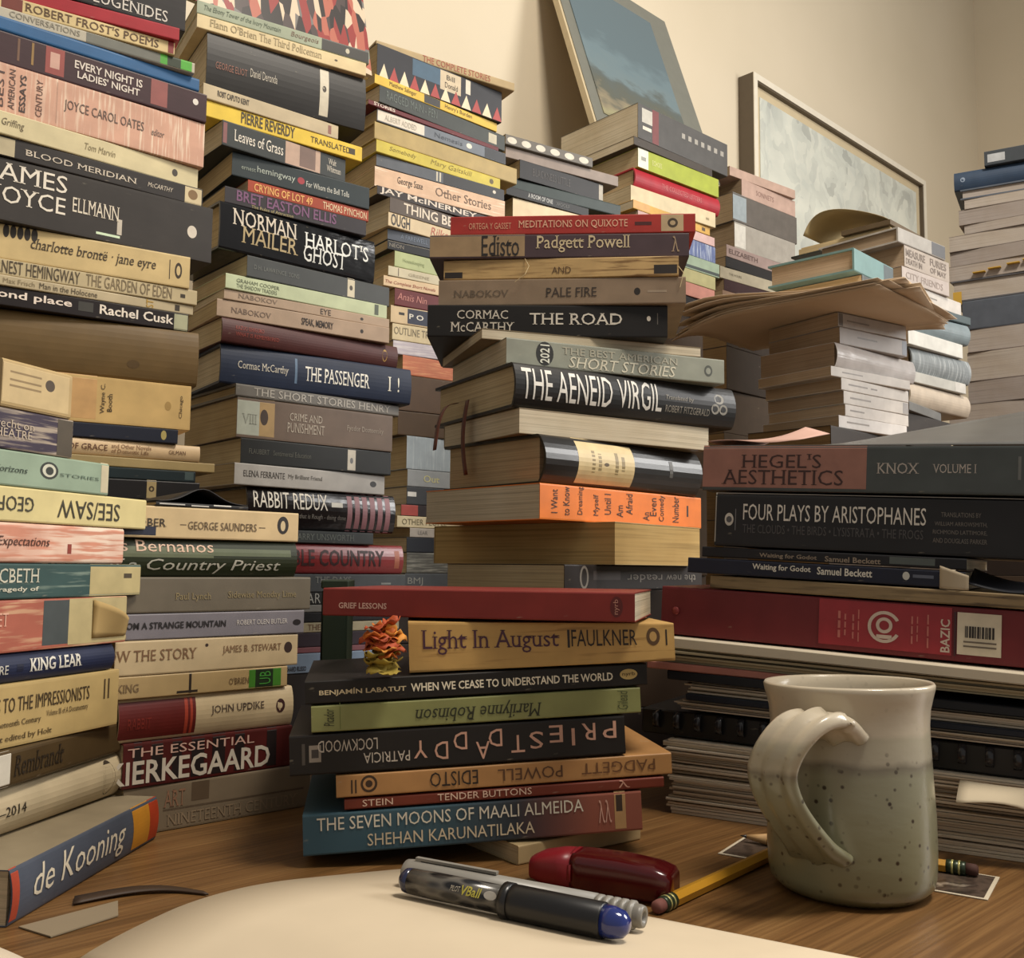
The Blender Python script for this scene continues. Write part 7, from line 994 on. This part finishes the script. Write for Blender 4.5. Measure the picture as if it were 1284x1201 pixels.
# ------------------------------------------------------------------ card with white border, pencils
card = thing('photo_card', 'small glossy photo card with white border half under mug area', 'card', (.1930, .5730, .0002), math.radians(-33))
bm = bmesh.new(); box(bm, -.071, .071, -.0225, .0225, 0, .0004); link_mesh('border', bm, paper_mat('c8bca6'), card)
bm = bmesh.new(); box(bm, -.069, .069, -.0205, .0205, .00041, .0006); link_mesh('picture', bm, art_dark(), card)
def pencil(label, a, b, rad, tip_at_a, z=.0):
    a, b = Vector(a), Vector(b); d = b - a; L = d.length
    o = thing('pencil', label, 'pencil', (a.x, a.y, rad * .87 + .0003 + z), math.atan2(d.y, d.x), 'pencils on the desk')
    def hexa(x0, x1, r): 
        bm = bmesh.new(); tube(bm, [(x0, 0, 0), (x1, 0, 0)], r, 6); return bm
    k = -1 if tip_at_a else 1
    if tip_at_a:
        bm = bmesh.new(); tube(bm, [(.017, 0, 0), (.004, 0, 0)], [rad * .98, rad * .3], 12); link_mesh('sharpened_wood', bm, solid('c09a68', .7), o, True)
        bm = bmesh.new(); tube(bm, [(.004, 0, 0), (0, 0, 0)], [rad * .3, rad * .05], 10); link_mesh('graphite_tip', bm, solid('2c2a2a', .4), o, True)
        link_mesh('shaft', hexa(.017, L - .018, rad), solid('c48e26', .35), o)
        xa, s = L - .018, 1
    else:
        link_mesh('shaft', hexa(.016, L, rad), solid('c08c28', .35), o)
        xa, s = .016, -1
    bm = bmesh.new(); lathe(bm, [(rad * .9, 0), (rad * 1.04, .0004), (rad * 1.04, .003), (rad * .95, .0034), (rad * 1.04, .0038), (rad * 1.04, .006), (rad * .95, .0064), (rad * 1.04, .0068), (rad * 1.04, .0095), (rad * .9, .01)], 20, 'x')
    fr_ = link_mesh('ferrule', bm, solid('2e3a28', .35, .3), o, True); fr_.location = (xa, 0, 0); fr_.rotation_euler = (0, 0, 0 if s > 0 else PI)
    for q in (.003, .0065):
        bm = bmesh.new(); lathe(bm, [(rad * 1.02, 0), (rad * 1.07, .0002), (rad * 1.07, .0010), (rad * 1.02, .0012)], 20, 'x')
        link_mesh('yellow_band', bm, solid('b8b070', .35, .3), fr_, True).location = (q - .0004, 0, 0)
    bm = bmesh.new(); lathe(bm, [(rad * .88, 0), (rad * .9, .003), (rad * .86, .0052), (rad * .6, .0062), (rad * .05, .0064)], 18, 'x')
    er_ = link_mesh('eraser', bm, solid('7a4a42' if not tip_at_a else '4a2c24', .8), o, True); er_.location = (xa + s * .0098, 0, 0); er_.rotation_euler = (0, 0, 0 if s > 0 else PI)
    return o
pencil('yellow pencil with pink eraser pointing toward the red highlighter', (.0702, .4895), (.1505, .5840), .0036, False)
pencil('yellow pencil lying behind mug, sharpened tip at left', (.1400, .6180), (.2545, .5510), .0036, True, .0007)

# ------------------------------------------------------------------ red highlighter
hl = thing('highlighter', 'red capped highlighter lying on desk before the front stack', 'highlighter', (.0495, .5230, .0003), math.radians(-25))
hl.scale = (.93, .93, .93)
def loft(secs, n=24, e=2.6):
    bm = bmesh.new(); rings = []
    for x, hw, hh, zc in secs:
        ring = []
        for k in range(n):
            a = 2 * PI * k / n; ca, sa = math.cos(a), math.sin(a)
            ring.append(bm.verts.new((x, hw * math.copysign(abs(ca) ** (2 / e), ca), zc + hh * math.copysign(abs(sa) ** (2 / e), sa))))
        rings.append(ring)
    for a, b in zip(rings, rings[1:]):
        for k in range(n): bm.faces.new((a[k], a[(k + 1) % n], b[(k + 1) % n], b[k]))
    bm.faces.new(rings[0]); bm.faces.new(rings[-1]); return bm
link_mesh('cap', loft([(-.0435, .005, .0035, .0085), (-.042, .0085, .006, .0085), (-.036, .0105, .0082, .0093), (-.025, .0122, .0098, .0102), (-.0165, .0126, .0102, .0104)], e=3.2), solid('7e1420', .4), hl, True)
link_mesh('barrel', loft([(-.0163, .0124, .0100, .0104), (-.012, .0127, .0102, .0104), (.01, .0128, .0103, .0105), (.03, .0122, .0095, .0097), (.037, .0116, .0085, .0087), (.039, .0100, .0070, .0080)], e=4.5), solid('5a0a10', .2, 0, .4, .1), hl, True)
link_mesh('grip_collar', loft([(-.0175, .0128, .0104, .0106), (-.0155, .0130, .0105, .0107)]), solid('7c1822', .3), hl, True)

# ------------------------------------------------------------------ open notebook
NBA, NBB = Vector((-.174, .4185, 0)), Vector((-.0530, .5335, 0))     # head edge: gutter -> fore-edge corner
HD = (NBB - NBA); HLEN = HD.length; HD.normalize()
FD = Vector((.179, -.104, 0)).normalized()                             # down the page
nb = thing('notebook', 'open blank notebook with curving white pages in the foreground', 'notebook', (0, 0, .0002), 0)
def hump(s):   # height of the right page above the desk, s metres from the gutter
    f = max(0., min(1., s / HLEN))
    return .0035 + .0175 * math.sin(PI * min(1, f / .62) * .5) ** .8 * (1 - .78 * max(0, (f - .25) / .75) ** 1.15)
def right_page(u, v):
    p = NBA + HD * (HLEN * u) + FD * (.24 * v); return (p.x, p.y, hump(HLEN * u))
def block(fn, nu, nv, z0):
    bm = bmesh.new()
    T_ = [[bm.verts.new(fn(i / nu, j / nv)) for j in range(nv + 1)] for i in range(nu + 1)]
    B_ = [[bm.verts.new((q.co.x, q.co.y, z0)) for q in row] for row in T_]
    for i in range(nu):
        for j in range(nv):
            bm.faces.new((T_[i][j], T_[i + 1][j], T_[i + 1][j + 1], T_[i][j + 1])); bm.faces.new((B_[i][j], B_[i][j + 1], B_[i + 1][j + 1], B_[i + 1][j]))
    for i in range(nu):
        for j in (0, nv): bm.faces.new((T_[i][j], T_[i + 1][j], B_[i + 1][j], B_[i][j]))
    for j in range(nv):
        for i in (0, nu): bm.faces.new((T_[i][j], T_[i][j + 1], B_[i][j + 1], B_[i][j]))
    return bm
link_mesh('right_pages', block(right_page, 32, 6, .0012), paper_mat('ccbca2'), nb, True)
def left_page(u, v):
    p = NBA + Vector((-.006, -.006, 0)) + Vector((-.905, .425, 0)) * (.055 * u) + Vector((.40, -.92, 0)) * (.16 * v); return (p.x, p.y, .0004 + .0060 * math.sin(min(1, u / .9) * PI / 2) ** .9)
bm = bmesh.new(); sheet(bm, left_page, 14, 6, .0005)
tag(link_mesh('paper_sheet', bm, paper_mat('d8c8b0'), None, True), 'white curved paper sheet in the lower left corner of picture', 'paper')
bm = bmesh.new()
def cover_pt(u, v):
    p = NBA + HD * (-.002 + (HLEN + .005) * u) + FD * (-.003 + .246 * v); return (p.x, p.y, .0006)
sheet(bm, cover_pt, 2, 2, .001); link_mesh('cover', bm, cover_mat('1c1a1a'), nb)
# flat dark strip standing in for a shadow on the desk, and envelope
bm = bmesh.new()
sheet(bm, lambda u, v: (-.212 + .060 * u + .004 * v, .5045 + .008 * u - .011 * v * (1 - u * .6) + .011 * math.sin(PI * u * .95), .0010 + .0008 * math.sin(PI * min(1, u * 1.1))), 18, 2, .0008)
tag(link_mesh('shadow_strip', bm, solid('3a2818', .6), None, True), 'dark curved strip standing in for a shadow on the desk below the art book', 'shadow')
bm = bmesh.new()
pts = [(-.2195, .4640), (-.1997, .4525), (-.181, .480), (-.189, .500)]
lo = [bm.verts.new((x, y, .0003)) for x, y in pts]; hi = [bm.verts.new((x, y, .0009)) for x, y in pts]
bm.faces.new(lo); bm.faces.new(hi)
for i in range(4): bm.faces.new((lo[i], lo[(i + 1) % 4], hi[(i + 1) % 4], hi[i]))
tag(link_mesh('envelope', bm, paper_mat('8a7c66')), 'grey paper envelope lying beside the art book on desk', 'envelope')

# ------------------------------------------------------------------ pens on the page
def page_z(x, y):
    p = Vector((x, y, 0)) - NBA
    # solve p = HD*s + FD*t
    det = HD.x * FD.y - HD.y * FD.x
    s = (p.x * FD.y - p.y * FD.x) / det
    return .0002 + hump(s)
def pen_root(name, label, a, b, rad):
    za, zb = page_z(*a) + rad + .0006, page_z(*b) + rad + .0006
    o = thing(name, label, 'pen', (a[0], a[1], za), 0, 'pens on the notebook')
    d = Vector((b[0] - a[0], b[1] - a[1], zb - za)); o.rotation_euler = d.to_track_quat('X', 'Z').to_euler()
    return o, d.length
R1 = .0065
p1, L1 = pen_root('rollerball_pen', 'black rollerball pen with patterned barrel and blue end', (-.0486, .4708), (.0488, .4137), R1)
def lx(name, prof, m, par, n=28):
    bm = bmesh.new(); lathe(bm, prof, n, 'x'); return link_mesh(name, bm, m, par, True)
def barrel_mat():
    m, nt, b = new_mat('wave_pattern_barrel')
    tc = nt.nodes.new('ShaderNodeTexCoord'); mp = nt.nodes.new('ShaderNodeMapping'); mp.inputs['Scale'].default_value = (90, 260, 260)
    vo = nt.nodes.new('ShaderNodeTexVoronoi'); vo.inputs['Scale'].default_value = 1
    nt.links.new(tc.outputs['Object'], mp.inputs[0]); nt.links.new(mp.outputs[0], vo.inputs['Vector'])
    r = ramp(nt, vo.outputs['Distance'], [(.35, lin('17171a')), (.6, lin('5a5650'))])
    nt.links.new(r.outputs[0], b.inputs['Base Color']); b.inputs['Roughness'].default_value = .2
    return m
lx('end_plug', [(.0003, 0), (R1 * .5, .0006), (R1 * .82, .003), (R1 * .86, .006)], solid('1a2040', .2, 0, 0, .5), p1)
lx('barrel', [(R1 * .86, .0061), (R1 * .9, .02), (R1 * .9, L1 * .5)], barrel_mat(), p1)
lx('cap', [(R1 * .92, L1 * .5), (R1 * 1.10, L1 * .502), (R1 * 1.13, L1 * .55), (R1 * 1.10, L1 * .9), (R1 * 1.03, L1 * .905)], solid('141314', .35), p1)
lx('cap_end', [(R1 * 1.0, L1 * .906), (R1 * .97, L1 * .94), (R1 * .8, L1 * .98), (R1 * .45, L1 * .998), (.0003, L1)], solid('1e2c6e', .15, 0, 0, .5), p1)
lx('cap_collar', [(R1 * 1.0, L1 * .485), (R1 * 1.18, L1 * .488), (R1 * 1.18, L1 * .52), (R1 * 1.04, L1 * .523)], solid('1c1b1c', .3), p1)
def pen_text(s, style, x0, x1, h, ang, c, nm):
    vs, fs = text_mesh(s, style); me = bpy.data.meshes.new(nm); vv = []
    for u, v in vs:
        th = ang + (v - .5) * h / R1
        vv.append((x0 + u * (x1 - x0), -math.cos(th) * R1 * .985, math.sin(th) * R1 * .985))
    me.from_pydata(vv, [], fs); return link_mesh(nm, me, plain(c, .3), p1)
pen_text('VBall', 'bi', L1 * .32, L1 * .41, .0042, .45, 'b8b04a', 'brand_lettering')
pen_text('PILOT', 'i', L1 * .27, L1 * .315, .0024, .45, 'b8b0a0', 'maker_lettering')
bm = bmesh.new(); vv = []
for i in range(18):
    a = 2 * PI * i / 18; th = .45 + math.sin(a) * .0020 / R1
    vv.append(bm.verts.new((L1 * .45 + math.cos(a) * L1 * .028, -math.cos(th) * R1 * .945, math.sin(th) * R1 * .945)))
bm.faces.new(vv); link_mesh('oval_mark', bm, plain('a8a49c', .3), p1)
R2 = .0060
p2, L2 = pen_root('grey_pen', 'silver grey pen with ribbed end behind the black rollerball', (-.0498, .4922), (.0574, .4330), R2)
g = solid('8e8a82', .4)
lx('barrel', [(.0003, 0), (R2 * .6, .0004), (R2 * .95, .002), (R2 * 1.0, .005), (R2, L2 * .82)], g, p2)
for k in range(5):
    x = L2 * (.825 + .03 * k); lx('grip_rib', [(R2 * .8, x), (R2 * .98, x + .0004), (R2 * .98, x + .0024), (R2 * .8, x + .0028)], g, p2)
lx('tip_sleeve', [(R2 * .8, L2 * .82), (R2 * .8, L2 * .985), (R2 * .72, L2), (R2 * .4, L2), (R2 * .38, L2 * .98), (.0003, L2 * .98)], solid('7a766e', .4), p2)
bm = bmesh.new(); lathe(bm, [(.0003, L2 * .9805), (R2 * .36, L2 * .9806), (R2 * .36, L2 * .983), (.0003, L2 * .983)], 14, 'x'); link_mesh('hole_core', bm, solid('1a1a1a', .6), p2, True)
bm = bmesh.new(); box(bm, L2 * .06, L2 * .42, -.0012, .0012, R2 + .0004, R2 + .0016); box(bm, L2 * .06, L2 * .085, -.0012, .0012, R2 * .9, R2 + .0005); link_mesh('clip', bm, g, p2)
